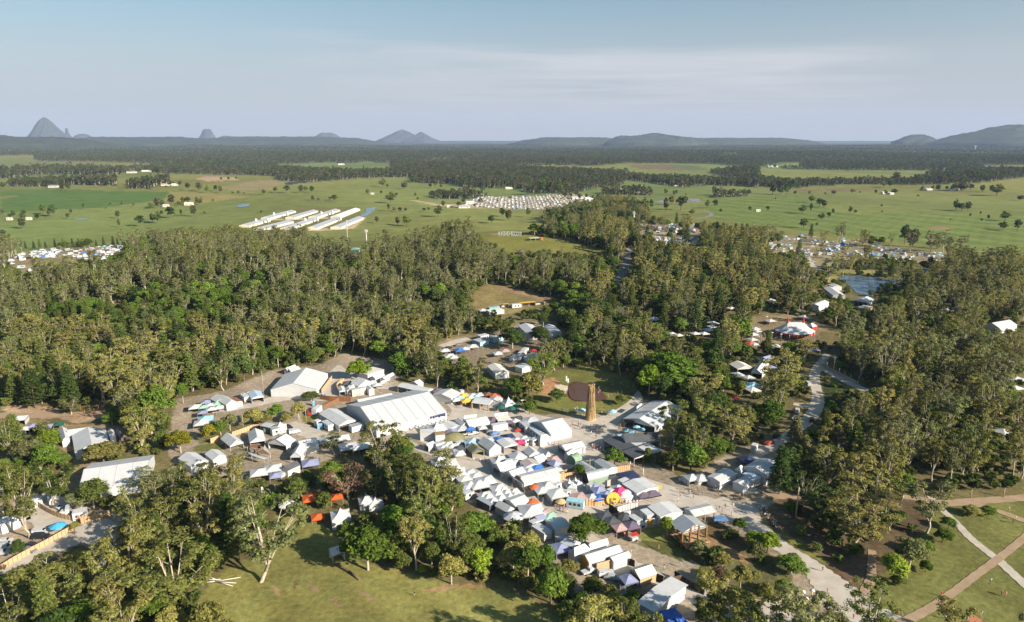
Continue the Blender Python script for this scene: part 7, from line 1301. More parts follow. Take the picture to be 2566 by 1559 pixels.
for i,(h,sp)in enumerate(((14,6.0),(16,6.4),(13,6.2))):  # full crowned paddock trees
    nC=24;d=rg.normal(size=(nC,3));d/=np.linalg.norm(d,axis=1)[:,None];c=d*np.array([sp*.66,sp*.66,h*.34])*rg.uniform(.55,1,(nC,1))+np.array([0,0,h*.55]);V,F=blades(rg,c,30,rg.uniform(1.5,2.5,nC),.8,.8,jit=.35);proto('pad%d'%i,[((0,0,-.5),(0,0,h*.55),.4,.25)],V,F,'mid',BARKB,sp,h)
UNC=bpy.data.collections.new('tree_kinds')  # source meshes of the stuff forests
def stuff_instances(name,label,cat,items,pos,idx,rot,scl,kind='stuff'):
    """one object: mesh points carrying index, turn and size, drawn by geometry nodes from a set of tree meshes"""
    col=bpy.data.collections.new(name+'_kinds')
    for k,me in enumerate(items):o=bpy.data.objects.new('%03d_%s'%(k,name),me);col.objects.link(o)
    me=bpy.data.meshes.new(name);n=len(pos);me.vertices.add(n);me.vertices.foreach_set('co',np.asarray(pos,np.float32).ravel())
    a=me.attributes.new('kind_index','INT','POINT');a.data.foreach_set('value',np.asarray(idx,np.int32));a=me.attributes.new('turn','FLOAT_VECTOR','POINT');rv=np.zeros((n,3),np.float32);rv[:,2]=rot;rv[:,:2]=RNG.normal(size=(n,2))*.04;a.data.foreach_set('vector',rv.ravel());a=me.attributes.new('size','FLOAT_VECTOR','POINT');a.data.foreach_set('vector',np.asarray(scl,np.float32).ravel())
    o=bpy.data.objects.new(name,me);COL.objects.link(o);ng=bpy.data.node_groups.new(name,'GeometryNodeTree');ng.interface.new_socket('Geometry',in_out='INPUT',socket_type='NodeSocketGeometry');ng.interface.new_socket('Geometry',in_out='OUTPUT',socket_type='NodeSocketGeometry')
    N=ng.nodes;L=ng.links;gi=N.new('NodeGroupInput');go=N.new('NodeGroupOutput');ip=N.new('GeometryNodeInstanceOnPoints');ci=N.new('GeometryNodeCollectionInfo');ci.inputs[0].default_value=col;ci.inputs[1].default_value=True;ci.inputs[2].default_value=True
    def na(nm,ty):q=N.new('GeometryNodeInputNamedAttribute');q.data_type=ty;q.inputs[0].default_value=nm;return q
    i_,r_,s_=na('kind_index','INT'),na('turn','FLOAT_VECTOR'),na('size','FLOAT_VECTOR');er=N.new('FunctionNodeEulerToRotation')
    L.new(gi.outputs[0],ip.inputs['Points']);L.new(ci.outputs[0],ip.inputs['Instance']);ip.inputs['Pick Instance'].default_value=True;L.new(i_.outputs[0],ip.inputs['Instance Index']);L.new(r_.outputs[0],er.inputs[0]);L.new(er.outputs[0],ip.inputs['Rotation']);L.new(s_.outputs[0],ip.inputs['Scale']);L.new(ip.outputs[0],go.inputs[0])
    md=o.modifiers.new('scatter','NODES');md.node_group=ng
    o['kind']=kind;o['label']=label;o['category']=cat;return o
TREES=[]  # every single tree: (x, y, crown radius)
def tree(kind,P,h,label,leaf=None,name='gum_tree',rot=None,wide=1.0,group=None,parts=True):
    p=PROTO[kind];s=h/p['h'];rot=RNG.uniform(0,6.28)if rot is None else rot;leaf=leaf or p['leaf']
    if not parts:
        me=cached(('one',kind,leaf),lambda:joined(kind,leaf));o=link(name,me,None,P,rot,(s*wide,s*wide,s));tag(o,label,'tree',group);return o
    o=tag(empty(name,P,rot,(s*wide,s*wide,s)),label,'tree' if 'shrub' not in kind else 'shrub',group);link('trunk',p['trunk'],o);link('crown',crown_mesh(kind,leaf),o);TREES.append((P[0],P[1],p['R']*s*wide));return o
def T(kind,reg,bx,by,ty,label,leaf=None,w=None,name=None,group=None):
    """tree rooted at picture spot (bx, by) whose top shows at row ty; w = crown width in the same picture units"""
    P=g(reg,bx,by);sc=REG[reg][2];h=float(np.clip(zfor(P[0],P[1],px(reg,0,ty)[1])-P[2],2.5,38));p=PROTO[kind];wide=1.0
    if w:d=float(project(P)[2]);wide=float(np.clip((w/sc)*d/FPX/2/(p['R']*.95*h/p['h']),.5,2.2))
    nm=name or('gum_tree' if kind[:3]in('gum','thi')else 'pine_tree' if kind[:4]=='pine' else 'shrub' if 'shrub' in kind else 'broadleaf_tree');return tree(kind,P,h,label,leaf,nm,None,wide,group)
G0,G1,G2,G3='gum0','gum1','gum2','gum3'
for a in(  # foreground left
    (G1,'Z5',260,700,20,'big gum with pale trunk beside the left parked cars','olive',360),(G0,'Z5',480,430,-20,'dense gum above the white driveway sheds','mid',320),('broad3','Z5',830,440,135,'blue green tree over the long dappled marquee','mid',270),(G2,'Z5',720,470,300,'pale grey green tree behind the curved tan fence','grey',190),
    (G3,'Z5',1210,600,240,'spreading gum at the end of the tan yard fence','olive',330),(G3,'Z5',1330,300,60,'leaning gum with white limbs over the dappled marquee','grey',330),(G0,'Z5',1480,745,290,'twin trunked gum right of the gravel yard','olive',350),(G1,'Z5',1790,775,90,'tall gum with a straight pale trunk in the dark grove','olive',420),(G2,'Z5',1985,430,10,'gum with several pale stems above the dark grove','grey',330),('thin3','Z5',2100,380,120,'slanting thin gum beside the shaded yard banner flags','grey',260),
    (G1,'Z5',2300,1088,250,'very big spreading gum standing in the mown field edge','grey',620),(G0,'Z5',1640,1310,740,'large gum with bare lower limbs near the bleached branches','olive',640),('broad1','Z5',745,1090,755,'rounded yellow green tree below the gravel yard','warm',290),(G2,'Z5',430,1390,830,'gum with white forked limbs at the lower left','olive',440),(G0,'Z5',1050,1400,1010,'gum with a slim forked trunk low in the left corner','olive',420),('broad0','Z5',1000,1070,865,'small yellow green tree right of the rounded tree','warm',130),(G3,'Z5',830,1500,1230,'leafy gum at the bottom edge left of centre','olive',420),(G1,'Z5',200,1560,1110,'wide gum filling the bottom left corner','olive',560),
    ('broad2','Z5',1850,1620,1240,'golden green bushy tree at the bottom edge by the field','warm',420),('broad0','Z5',1500,1560,1290,'yellow green bushy tree left of the golden bush','warm',300),('broad2','Z5',660,640,540,'small sunlit tree at the tan fence corner','warm',100),(G2,'Z5',620,1300,1000,'dark gum between the rounded tree and the white limbed gum','mid',300),('broad0','Z5',170,880,680,'dark shrub tree beside the dark parked cars','dark',120),(G3,'Z5',1350,1200,900,'gum in shade between the big field gums','mid',300),(G0,'Z5',40,480,-40,'broad gum at the left edge above the white building','olive',300),
    # grove left of centre
    ('broad0','Z6',320,330,130,'grey green round tree beside the orange canopy','mid',190),('thin3','Z6',740,340,30,'large rusty brown gum with bare limbs over the shaded lawn','rust',330),(G1,'Z2',1230,1200,680,'tall leafy gum in front of the huge marquee','olive',460),('thin0','Z2',760,1050,790,'thin dark limbed gum left of the tall leafy gum','grey',330),(G0,'Z2',1480,1500,1040,'wide gum with curved white limbs beside the peaked tents','olive',420),('thin2','Z2',1820,1480,950,'slim gum standing before the large white peaked tents','grey',280),('broad1','Z6',895,915,490,'bright green tree with white trunk on the field edge','green',480),('broad1','Z6',1120,640,340,'bright green tree behind the white trunked one','green',340),('broad2','Z6',1760,640,430,'big rounded green tree left of the container','green',340),('broad0','Z6',1560,760,620,'spreading green tree below the rounded green tree','green',280),('broad3','Z6',1820,960,690,'light green tree with thin white trunk at the field edge','lime',220),('broad3','Z6',1580,1030,740,'olive green feathery tree at the field edge','warm',230),('broad3','Z6',2090,930,660,'olive feathery tree left of the street containers','warm',250),('broad3','Z6',2360,920,670,'young green tree with a thin trunk near the lower block','green',150),('broad0','Z6',1340,950,860,'small yellow green sapling at the field edge','lime',80),(G2,'Z6',1300,600,350,'dark gum in the middle of the grove','mid',260),(G0,'Z6',1560,460,200,'gum behind the rounded green tree','olive',260),('broad2','Z6',2230,760,580,'olive green tree beside the long grey container','warm',200),('broad0','Z6',1180,920,760,'dark green tree right of the white trunked tree','mid',160),('broad0','Z6',310,490,360,'grey twiggy bush beside the pale umbrella','grey',110),('broad2','Z6',520,370,250,'small orange green tree beside the orange canopy','gold',110),(G3,'Z6',950,330,60,'gum deep in the grove behind the peaked pair','mid',260),('broad1','Z6',1420,900,640,'dark green tree in grove shade','mid',230),('broad2','Z6',1950,720,560,'dark leafy tree behind the street gum row','mid',210),
    # between the street and the plaza
    ('broad1','V6',1010,1240,680,'big round street tree at the diagonal street bend','green',760),('broad3','V7',1515,780,375,'slender green tree before the deck pavilion','lime',260),('broad2','V4',1260,1170,960,'bright round tree between the sheds and the power pole','green',300),('broad2','V4',1850,1010,680,'round green tree left of the big dark pavilion','green',400),('pine0','V4',2410,960,700,'young conifer in front of the big dark pavilion','mid',200),('broad2','Z4',1940,640,500,'small bright tree on the gravel road bend','green',130),('broad2','Z4',2190,830,620,'lime green tree beside the gravel road','lime',240),('broad0','Z4',2080,900,700,'grey green tree left of the lime green tree','grey',170),('broad1','Z4',2400,1000,840,'dark green round tree at the gravel road','green',320),('broad2','Z4',1590,840,710,'feathery grey green tree below the deck pavilion','grey',190),('broad3','Z4',1790,960,790,'olive tree under the brown pond bank','warm',170),('broad0','Z4',1760,1130,930,'bare grey brown tree beside the diagonal street','rust',200),('broad3','Z4',1950,1140,890,'tall olive green tree beside the diagonal street','warm',190),('broad2','Z4',2150,1270,1060,'olive bush in the row below the gravel road','warm',190),('broad1','Z4',2330,1220,1040,'green bush in the row below the gravel road','green',200),('broad1','Z4',1990,1420,1200,'wide olive green tree at the bottom right of the stage tent','warm',360),('broad2','Z4',1660,1440,1250,'dark green tree right of the blue tarpaulin','mid',260),('broad0','Z4',1440,740,660,'low bush at the deck pavilion pond','mid',110),('broad3','Z4',1640,920,820,'dark bush in the shaded strip','mid',110),('broad2','Z4',1880,690,620,'dark bush below the small bright tree','dark',140),('broad0','Z4',2090,1060,980,'olive bush at the strip end','warm',110),
    # lower belt between field and street
    ('broad3','Z4',60,900,610,'tall olive tree at the top of the lower belt','warm',220),('broad0','Z4',230,980,760,'green tree beside the small walled tent','green',170),('broad2','Z4',440,1020,870,'olive bush tree near the white cars','warm',190),('broad0','Z4',640,1200,1020,'dark green bush tree left of the mesh fence','mid',200),('broad1','Z4',810,1330,1090,'green bush tree at the mesh fence','warm',240),('broad2','Z4',1010,1300,1150,'green tree left of the stage tent','green',210),('broad3','Z4',930,1480,1280,'olive tree in front of the stage tent corner','warm',240),('broad0','Z4',430,1150,1010,'dark bush in the belt','mid',180),('broad2','Z4',700,1420,1240,'dark bush tree low in the belt','mid',220),('broad0','Z4',330,1060,920,'dark green bush tree in the belt','mid',180),('broad2','Z4',1090,1500,1350,'low tree at the bottom of the stage tent','warm',170),('broad0','Z4',560,1300,1160,'dark belt bush above the field corner','dark',190),
    # garden and right side
    (G1,'Z7',985,885,380,'tall brown gum standing in the brown garden','warm',560),(G0,'Z7',1590,720,250,'grey green gum at the corner of the footpaths','grey',330),('broad3','Z7',1430,1060,680,'pale leaning tree with white trunk in the garden','grey',270),('broad2','Z7',1300,1130,870,'bright lime round tree in the garden','lime',270),(G2,'Z7',1270,700,500,'fresh green tree in the middle of the garden','green',200),('pine1','Z7',300,380,-50,'dark conifer beside the shaded white tents','dark',190),('pine0','Z7',390,290,-30,'dark pine behind the shaded white tents','dark',200),(G1,'Z7',690,330,-80,'dark gum left in the garden wood','olive',340),(G0,'Z7',900,460,-20,'warm brown gum behind the tall garden gum','warm',320),(G3,'Z7',1120,560,180,'warm gum in the garden centre','warm',320),(G1,'Z7',1260,400,-100,'tall warm gum at the forest track','warm',340),(G2,'Z7',660,620,330,'dark gum in garden shade','dark',300),(G0,'Z7',870,720,430,'olive gum beside the tall garden gum','olive',260),('broad0','Z7',1780,680,570,'broad leaved shrub clump by the footpath','green',150),('broad0','Z7',1560,900,760,'green bush clump in the garden edge','green',190),('broad2','Z7',1580,1060,950,'green bush left of the footpath lawn','green',130),('broad0','Z7',1730,800,660,'leafy green bush in the garden edge','green',170),('broad0','Z7',1980,560,470,'low leafy bush clump right of the footpath','warm',200),('broad0','Z7',2130,560,480,'low leafy bush clump below the forest track','green',180),('broad0','Z7',1340,1180,1080,'low bush beside the garden path','mid',140),('broad0','Z7',1130,800,690,'round olive bush in the garden','warm',130),(G2,'Z7',1370,430,230,'green tree before the forest track','green',240),('broad1','Z7',90,850,690,'lime tree at the picture centre right gravel road','lime',240),(G1,'Z7',480,520,150,'dark gum behind the striped totem mast','dark',260),
    # village trees
    ('broad2','V1',1560,360,-40,'big lime green tree behind the corner marquee','lime',440),('broad1','V1',750,720,530,'dark olive tree before the flowered marquee','mid',340),('broad3','V1',540,1030,690,'yellow green tree at the car yard grass','warm',260),('broad1','V1',150,1020,740,'yellow green tree left of the car yard grass','green',320),('broad0','V1',320,1080,900,'rounded olive tree above the green shed','warm',240),('broad2','W2',840,400,240,'yellow green tree over the tan fence','warm',250),('broad3','W2',610,460,260,'grey green tree with a pale stem by the lane','grey',160),('broad3','W2',520,510,340,'dense fresh green tree by the lane','green',150),('broad2','W2',410,560,370,'golden flowering tree left of the fresh green tree','gold',150),('broad1','W2',130,680,420,'large golden tree at the lawn with umbrellas','gold',260),('broad2','W2',960,400,290,'yellow green tree left of the green shed','warm',150),('broad2','W1',1780,1240,830,'big round tree in front of the far left marquee','warm',700),('broad1','Z1',1380,760,330,'very tall leafy green fig tree at the forest foot','green',330),('broad1','Z1',1330,850,540,'dark leafy fig tree below the tallest one','mid',340),('broad3','Z1',1200,780,440,'gum with forked white limbs left of the figs','olive',220),('broad1','Z1',1600,560,340,'bright green tree at the forest foot','green',130),('broad1','Z1',980,750,620,'round tree beside the pale dirt bank','green',160),('pine1','Z1',310,600,250,'dark pine at the left dirt road','dark',170),('pine0','Z1',150,560,280,'broad pine left of the dark pine','mid',140),('pine0','Z1',130,860,650,'small conifer beside the white canopies','mid',130),('broad3','Z1',270,1100,820,'grey green feathery tree at the far left','grey',260),('broad3','Z1',450,980,740,'palm like bright tree left of the far left marquee','lime',200),(G3,'Z1',620,660,500,'bare branched tree by the pale dirt bank','grey',200),('broad0','Z1',560,1100,980,'green bush at the corner of the dappled marquee','green',150),
    # trees by the straw tower and plaza
    ('thin3','W5',1060,640,290,'spreading bare limbed tree beside the muddy pond','lime',270),('broad0','W5',1190,810,660,'round grey green tree at the pond edge','mid',180),('broad2','W5',920,780,490,'dark olive tree above the peaked street tent','warm',310),('broad0','Z3',1010,360,220,'round tree beside the dark green umbrellas','green',130),('broad2','Z3',1850,270,170,'dark bush tree on the crowded lawn','mid',130),('broad1','Y8',640,960,590,'huge bright green fig tree behind the crowd','green',520),('broad1','Y8',440,1010,700,'bright fig tree at the left of the huge fig','lime',280),('broad1','Y8',880,800,640,'fresh green tree right of the huge fig','lime',200),('broad2','Y8',1240,590,300,'dense tree left of the circus stalls','green',190),('broad2','Y8',1260,660,560,'golden tree below the circus stalls','gold',90),(G1,'Y8',1640,1000,640,'tall warm gum left of the dirt road','warm',330),('thin2','Y8',1790,760,520,'slim gum before the circus tent','warm',150),(G0,'Y8',640,1480,1040,'tall green gum right of the menu marquee','olive',230),(G3,'Y8',1150,1460,1080,'gum with pale trunk in the plaza wood','warm',330),('broad2','Y8',820,1450,1270,'cream flowering tree in the plaza wood','gold',130),('broad1','Y8',1000,1500,1360,'leafy tree above the shaded hip marquee','green',260),(G2,'Y8',900,1080,820,'brownish gum below the huge fig','warm',300),('pine0','Y8',1710,1430,1190,'bare layered pine beside the dirt road','grey',130),('pine1','Y7',1510,1130,880,'layered hoop pine behind the muddy pond, left','grey',200),('pine1','Y7',1670,1150,850,'layered hoop pine behind the muddy pond, right','mid',220),('broad1','Y7',1330,860,600,'huge dark spreading tree above the middle trees','dark',360),('broad1','Y7',640,1090,880,'dark round tree on the upper site, left','dark',260),('broad1','Y7',880,1060,870,'dark round tree on the upper site, right','dark',220)):
    T(*a)
# free-standing paddock trees on the plain, each where the photograph has one: (x, y base, height px, broadness)
PAD={'Y1':((380,1000,85,1),(465,1020,105,1),(430,1010,50,1),(120,1030,62,.8),(210,1020,62,.9),(195,1125,90,1),(240,745,30,1),(590,1040,50,1),(620,995,40,.9),(728,950,48,.7),(962,920,22,1.3),(1065,920,26,1),(1165,935,38,.8),(925,957,22,.8),(1030,1035,65,.9),(1040,1115,75,.5),(1225,1105,100,1.1),(1330,1070,75,.9),(1375,1080,100,1),(1410,1010,45,1),(1375,945,90,1),(1320,950,50,1.3),(1485,1035,105,1.1),(1500,920,90,1),(1600,910,60,1),(1640,910,66,1),(1720,910,60,1),(1755,900,50,.9),(1580,1015,60,.6),(1690,1020,98,.8),(1785,1000,26,1),(1860,893,28,1),(545,800,75,.8),(600,798,70,.7),(250,770,34,1),(25,1000,42,1),(30,780,60,1),(1640,790,66,1),(1740,800,78,1.1),(1810,815,70,.8),(1885,800,56,1),(1925,815,62,.9),(2030,825,26,1.2),(2080,825,30,1),(2130,826,20,1.4),(2300,828,42,1),(2400,812,50,1),(1930,705,28,1.2),(1995,703,30,1.2),(2060,698,28,.9),(990,745,72,.8),(100,735,40,1),(1450,770,24,1),(30,1190,55,1.3),(75,1210,40,1)),
  'Y2':((320,635,50,1.1),(415,640,70,1.2),(540,640,68,1.1),(580,630,50,.9),(630,640,64,1),(640,710,46,1),(690,710,28,1.3),(830,715,62,1.3),(790,700,30,1.3),(1250,590,72,1.2),(1290,595,36,1),(1440,605,56,1.5),(1665,595,40,1),(1710,598,80,.8),(1760,597,32,1.4),(1320,730,92,1.3),(1300,800,70,.6),(1370,670,34,1.4),(1350,800,36,1.2),(1400,810,48,1.1),(1450,805,36,1.2),(1735,850,98,1),(1610,800,32,1.6),(1650,790,26,1.5),(1535,672,36,1),(1555,705,30,1),(2290,840,70,1),(2350,880,66,1),(815,430,32,1),(1083,425,24,1),(215,655,44,.9),(190,820,30,1),(1380,920,70,1),(1460,930,90,1.2),(2200,905,70,1.4),(1200,905,60,1)),
  'Y3':((1450,810,125,.8),(1500,790,100,.6),(1630,805,120,.7),(1680,745,80,1),(1760,790,125,1),(1800,740,70,1),(1990,775,72,.8),(2060,770,76,1),(2110,810,34,1.2),(1860,830,48,1.8),(1390,810,100,.8),(1260,815,110,.9),(1200,805,100,.8),(1290,790,90,.9),(1160,800,100,.8),(1000,880,150,.9),(880,890,140,1),(820,880,130,.8),(930,870,140,1),(600,880,110,1),(680,890,100,1),(740,880,110,.9),(210,850,70,1),(260,880,90,1),(430,850,80,.7),(1100,890,110,1),(1400,800,90,1),(975,500,78,.7),(1710,490,28,.8),(2060,680,40,1.2),(1805,660,18,1.3),(750,690,60,1.2),(850,670,60,1),(1100,725,50,1.6),(270,695,28,1.6),(1700,665,46,.7),(1630,655,52,.9),(1720,660,50,.8),(1495,645,56,.9),(1210,850,46,1),(540,660,150,.9),(620,650,120,.8),(700,640,110,.9)),
  'Y4':((560,760,58,1.5),(620,790,70,1.5),(660,800,60,1.2),(480,850,68,1.4),(550,850,90,.4),(735,850,40,1),(640,905,56,1.3),(700,890,55,.9),(490,970,76,1.3),(880,850,60,.8),(920,850,34,1.3),(600,955,30,1.2),(540,692,30,1.2),(1140,797,24,1.2),(1145,843,18,1.4),(1760,825,88,.9),(1810,830,70,1.3),(1860,828,74,1.1),(1880,880,34,.8),(1965,860,30,.8),(2030,895,34,1),(2170,912,80,1.4),(1715,908,18,.8),(1975,915,26,.9),(2150,985,66,1.5),(2270,1000,105,.8),(1980,670,58,1.1),(2100,700,90,1.6),(2060,670,60,1),(2300,740,40,2),(1160,630,46,.9),(1210,635,68,1.1),(740,690,32,2),(900,680,36,1.6),(670,690,16,2),(960,682,20,1),(1445,708,16,2),(1180,690,26,1.3),(1820,660,70,2),(1760,655,60,1.6),(1880,655,55,1.4),(1610,660,50,1.3),(1470,663,22,2),(410,642,84,.8),(230,690,90,.9),(300,695,75,1.1),(350,695,92,.9),(420,690,30,1.3),(255,735,22,.8),(1330,1110,170,.7),(1400,1130,150,.9),(1600,1140,110,.7),(1700,1150,110,.7),(1260,580,76,1.1),(1450,585,60,.8)),
}
for rgn,lst in PAD.items():
    for k,(x,y,hp,wd)in enumerate(lst):
        P_=g(rgn,x,y);d_=float(project(P_)[2]);h_=hp/REG[rgn][2]/FPX*d_*1.12;dark=(k*7+len(rgn))%3;kd='pad%d'%(k%3);wide=wd*float(np.clip(1.0,.5,2))*PROTO[kd]['h']/PROTO[kd]['R']*.5*.8
        u_=px(rgn,x,y);side='left' if u_[0]<700 else 'centre left' if u_[0]<1250 else 'centre right' if u_[0]<1850 else 'right';dep='far' if u_[1]<470 else 'middle' if u_[1]<520 else 'near'
        shp='broad low' if wd>1.15 else 'slender upright' if wd<.85 else 'rounded';tree(kd,P_,h_,'%s %s tree on the %s paddock of the %s plain'%(('dark green','olive brown','mid green')[dark],shp,dep,side),('dark','far_olive','mid')[dark],'paddock_tree',None,wide,'paddock trees of the %s plain'%side,parts=d_<1400)
        FOOT.append((P_[0],P_[1],8))
for k,P_ in enumerate(HOUSES):
    for j in range(2):
        q_=P_+np.array([RNG.uniform(9,20)*(1 if j else-1),RNG.uniform(-4,16),0]);q_[2]=float(terr(q_[0],q_[1]));l_=('dark','mid')[(k+j)%2];tree('pad%d'%(k%3),q_,RNG.uniform(8,14),'%s green garden tree beside a farm building on the plain'%l_,l_,'paddock_tree',None,1,'garden trees of the farms',parts=False)
for k in range(24):
    x_=140+70*k+RNG.normal()*12;b_=232-2.6*k;T('pine%d'%(k%2),'Y5',x_,b_,b_-62-RNG.uniform(0,45),'pointed dark conifer in the hilltop row, '+('behind the left camp ground' if x_<1000 else 'right of the left camp ground'),'dark' if k%3 else 'mid',None,'conifer','conifers along the back of the hillside')
# ---------------------------------------------------------------- scattered forest
def hidden(X,Y,Z,H,Rr):
    """trees whose crown would cover a spot that the photograph shows open"""
    if not KEEP:return np.zeros(len(X),bool)
    K=np.array(KEEP);u,v0,d=project(np.stack([X,Y,Z],-1));_,v1,_=project(np.stack([X,Y,Z+H],-1));w=Rr/d*FPX;bad=np.zeros(len(X),bool)
    for ku,kv,kd in K:bad|=(np.abs(u-ku)<w*.85)&(kv<v0-0)&(kv>v1+2)&(d<kd-2)
    return bad
def footfree(X,Y,pad):
    Fp=np.array(FOOT);bad=np.zeros(len(X),bool)
    for fx,fy,fr in Fp:bad|=(X-fx)**2+(Y-fy)**2<(fr+pad)**2
    return~bad
def scatter(r0,r1,sp,seed,amax=41):
    rg=np.random.default_rng(seed);xs=np.arange(-r1*.75,r1*.75,sp);ys=np.arange(max(r0*.6,100),r1,sp);X,Y=np.meshgrid(xs,ys);X=(X+rg.uniform(-.5,.5,X.shape)*sp*.95).ravel();Y=(Y+rg.uniform(-.5,.5,Y.shape)*sp*.95).ravel();r=np.hypot(X,Y);k=(r>r0)&(r<r1)&(np.abs(np.degrees(np.arctan2(X,Y)))<amax)
    X,Y=X[k],Y[k];Z=terr(X,Y);u,v,d=project(np.stack([X,Y,Z],-1));return X,Y,Z,u,v,d,rg
def near_forest(u,v,m=0):
    a=inpoly(u,v,NEAR_FOREST)
    for q in CLEAR_NEAR:a&=~inpoly(u,v,q)
    return a
X,Y,Z,u,v,d,rg2=scatter(120,1380,7.2,3)
TONGUE=PG('Y3',(540,905),(640,810),(760,745),(900,720),(1330,740),(1420,820),(1500,900),(1000,920));k=near_forest(u,v)&(d<1150)|inpoly(u,v,TONGUE);cq=rg2.uniform(size=len(u))<.24
for qq in(CAMPL,CAMPM,CAMPR,CAMPR2):k|=inpoly(u,v,qq)&cq
GW=[(1960,1240),(2240,1240),(2262,1330),(2180,1385),(2070,1360),(1990,1310)];STRIP=PG('Z4',(1240,800),(1640,640),(2060,800),(2330,960),(2300,1180),(1900,1150),(1560,880))
k|=inpoly(u,v,GW)&(rg2.uniform(size=len(u))<.42);k|=inpoly(u,v,STRIP)&(rg2.uniform(size=len(u))<.22);k|=inpoly(u,v,SITE)&(rg2.uniform(size=len(u))<.30)
X,Y,Z,u,v,d=(q[k]for q in(X,Y,Z,u,v,d))
# kind of wood by place: grey thin gums on the hillside, mixed green gullies, tall gums on the right with golden glare put into their leaf colour
right=u>1900;n_=np.sin(X/38+1.4*np.sin(Y/57))+np.sin(Y/33+1.2*np.sin(X/61));thinout=rg2.uniform(size=len(X))
hill=(~right)&(v<860)&(u<1480);kind=np.empty(len(X),object);leafk=np.empty(len(X),object);H=np.empty(len(X))
gk=np.array(['gum0','gum1','gum2','gum3']);tk=np.array(['thin0','thin1','thin2','thin3']);bk=np.array(['broad0','broad1','broad2','broad3']);q=rg2.uniform(size=len(X));ri=rg2.integers(0,4,len(X));q2=rg2.uniform(size=len(X))
for i in range(len(X)):
    gully=n_[i]>.55
    if hill[i]:
        if gully and q[i]<.7:kind[i]=bk[ri[i]];leafk[i]='mid' if q2[i]<.55 else 'dark' if q2[i]<.75 else 'green';H[i]=10+6*q2[i]
        elif q[i]<.62:kind[i]=tk[ri[i]];leafk[i]='grey' if q2[i]<.7 else 'olive';H[i]=12+13*q2[i]**.8
        elif q[i]<.86:kind[i]=gk[ri[i]];leafk[i]='olive' if q2[i]<.5 else 'grey';H[i]=11+11*q2[i]
        else:kind[i]=bk[ri[i]];leafk[i]='mid' if q2[i]<.7 else 'green';H[i]=9+6*q2[i]
        if v[i]>780 and u[i]<700 and q[i]>.8:kind[i]='pine%d'%(i%2);leafk[i]='mid';H[i]=15+6*q2[i]
    elif right[i]:
        if q[i]<.58:kind[i]=gk[ri[i]];leafk[i]='warm' if q2[i]<.52 else 'olive' if q2[i]<.74 else 'grey';H[i]=13+13*q2[i]
        elif q[i]<.76:kind[i]=tk[ri[i]];leafk[i]='grey' if q2[i]<.6 else 'warm';H[i]=15+10*q2[i]
        elif q[i]<.79:kind[i]='pine%d'%(i%2);leafk[i]='mid';H[i]=16+6*q2[i]
        else:kind[i]=bk[ri[i]];leafk[i]='mid' if q2[i]<.6 else 'green';H[i]=9+6*q2[i]
    else:
        if q[i]<.38:kind[i]=gk[ri[i]];leafk[i]='olive' if q2[i]<.6 else 'warm';H[i]=15+8*q2[i]
        elif q[i]<.46:kind[i]=tk[ri[i]];leafk[i]='grey';H[i]=16+7*q2[i]
        elif q[i]<.55:kind[i]='pine%d'%(i%2);leafk[i]='mid' if q2[i]<.6 else 'dark';H[i]=17+7*q2[i]
        else:kind[i]=bk[ri[i]];leafk[i]='mid' if q2[i]<.45 else 'green' if q2[i]<.8 else 'dark';H[i]=9+7*q2[i]
sz=np.array([PROTO[a]['R']*h/PROTO[a]['h']for a,h in zip(kind,H)])
ok=footfree(X,Y,2.5)&~hidden(X,Y,Z,H,sz)
for tx,ty,tr in TREES:ok&=(X-tx)**2+(Y-ty)**2>(tr*.6+1.5)**2
gap=np.sin(X/17+1.7*np.sin(Y/29+2))*np.sin(Y/21+1.5*np.sin(X/33));ok&=~((hill)&((thinout>.9)|(gap>.72)))&~(right&((thinout>.88)|(gap>.80)));ok&=~(inpoly(u,v,PG('Y5',(620,1230),(700,1220),(900,1230),(880,1300),(700,1300)))&(thinout>.3))
X,Y,Z,u,v,d,H,kind,leafk,hill,right=(q[ok]for q in(X,Y,Z,u,v,d,H,kind,leafk,hill,right))
order=np.argsort(d);gum_n=broad_n=pine_n=0;single=np.zeros(len(X),bool)
def zone(u,v):
    if u>1900:return 'right hand wood '+('behind the circus tent' if v<800 else 'along the dirt road' if u<2150 and v<1150 else 'above the forest track' if v>1050 else 'on the far right')
    if v>1150:return 'bottom left grove' if u<700 else 'grove beside the mown field' if u<1450 else 'strip along the gravel road'
    if u<1480 and v<860:return 'wooded hillside '+('at the left edge' if u<300 else 'left of the antenna masts' if u<850 else 'below the antenna masts' if u<1100 else 'below the hilltop letters')
    return 'wood behind the village '+('on the left' if u<700 else 'beside the flowered marquee' if u<1000 else 'above the top street' if u<1350 else 'behind the straw tower' if u<1650 else 'between plaza and dirt road')
LN={'olive':'olive','grey':'grey green','green':'fresh green','dark':'dark green','mid':'mid green','warm':'warm yellow green'}
for i in order:
    kk=kind[i];isg=kk[:3]in('gum','thi');isb=kk[:5]=='broad'
    if isg and gum_n>=215 or isb and broad_n>=170 or(kk[:4]=='pine' and pine_n>=60):continue
    nm='gum_tree' if isg else 'broadleaf_tree' if isb else 'pine_tree';gum_n+=isg;broad_n+=isb;pine_n+=(not isg and not isb);single[i]=True
    zz=zone(u[i],v[i]);sh={'gum':'forked leafy gum','thi':'thin bare limbed gum','bro':'round broadleaf tree','pin':'layered pointed pine'}[kk[:3]]
    tree(kk,(X[i],Y[i],Z[i]),H[i],'%s %s, %s'%(LN[leafk[i]],sh,zz),leafk[i],nm,None,1.0,'%ss in the %s'%(nm.replace('_',' '),zz))
rest=~single;items=[];imap={}
for i in np.where(rest)[0]:
    key=(kind[i],leafk[i])
    if key not in imap:imap[key]=len(items);items.append(joined(*key))
I=np.where(rest)[0];sc_=np.array([H[i]/PROTO[kind[i]]['h']for i in I])
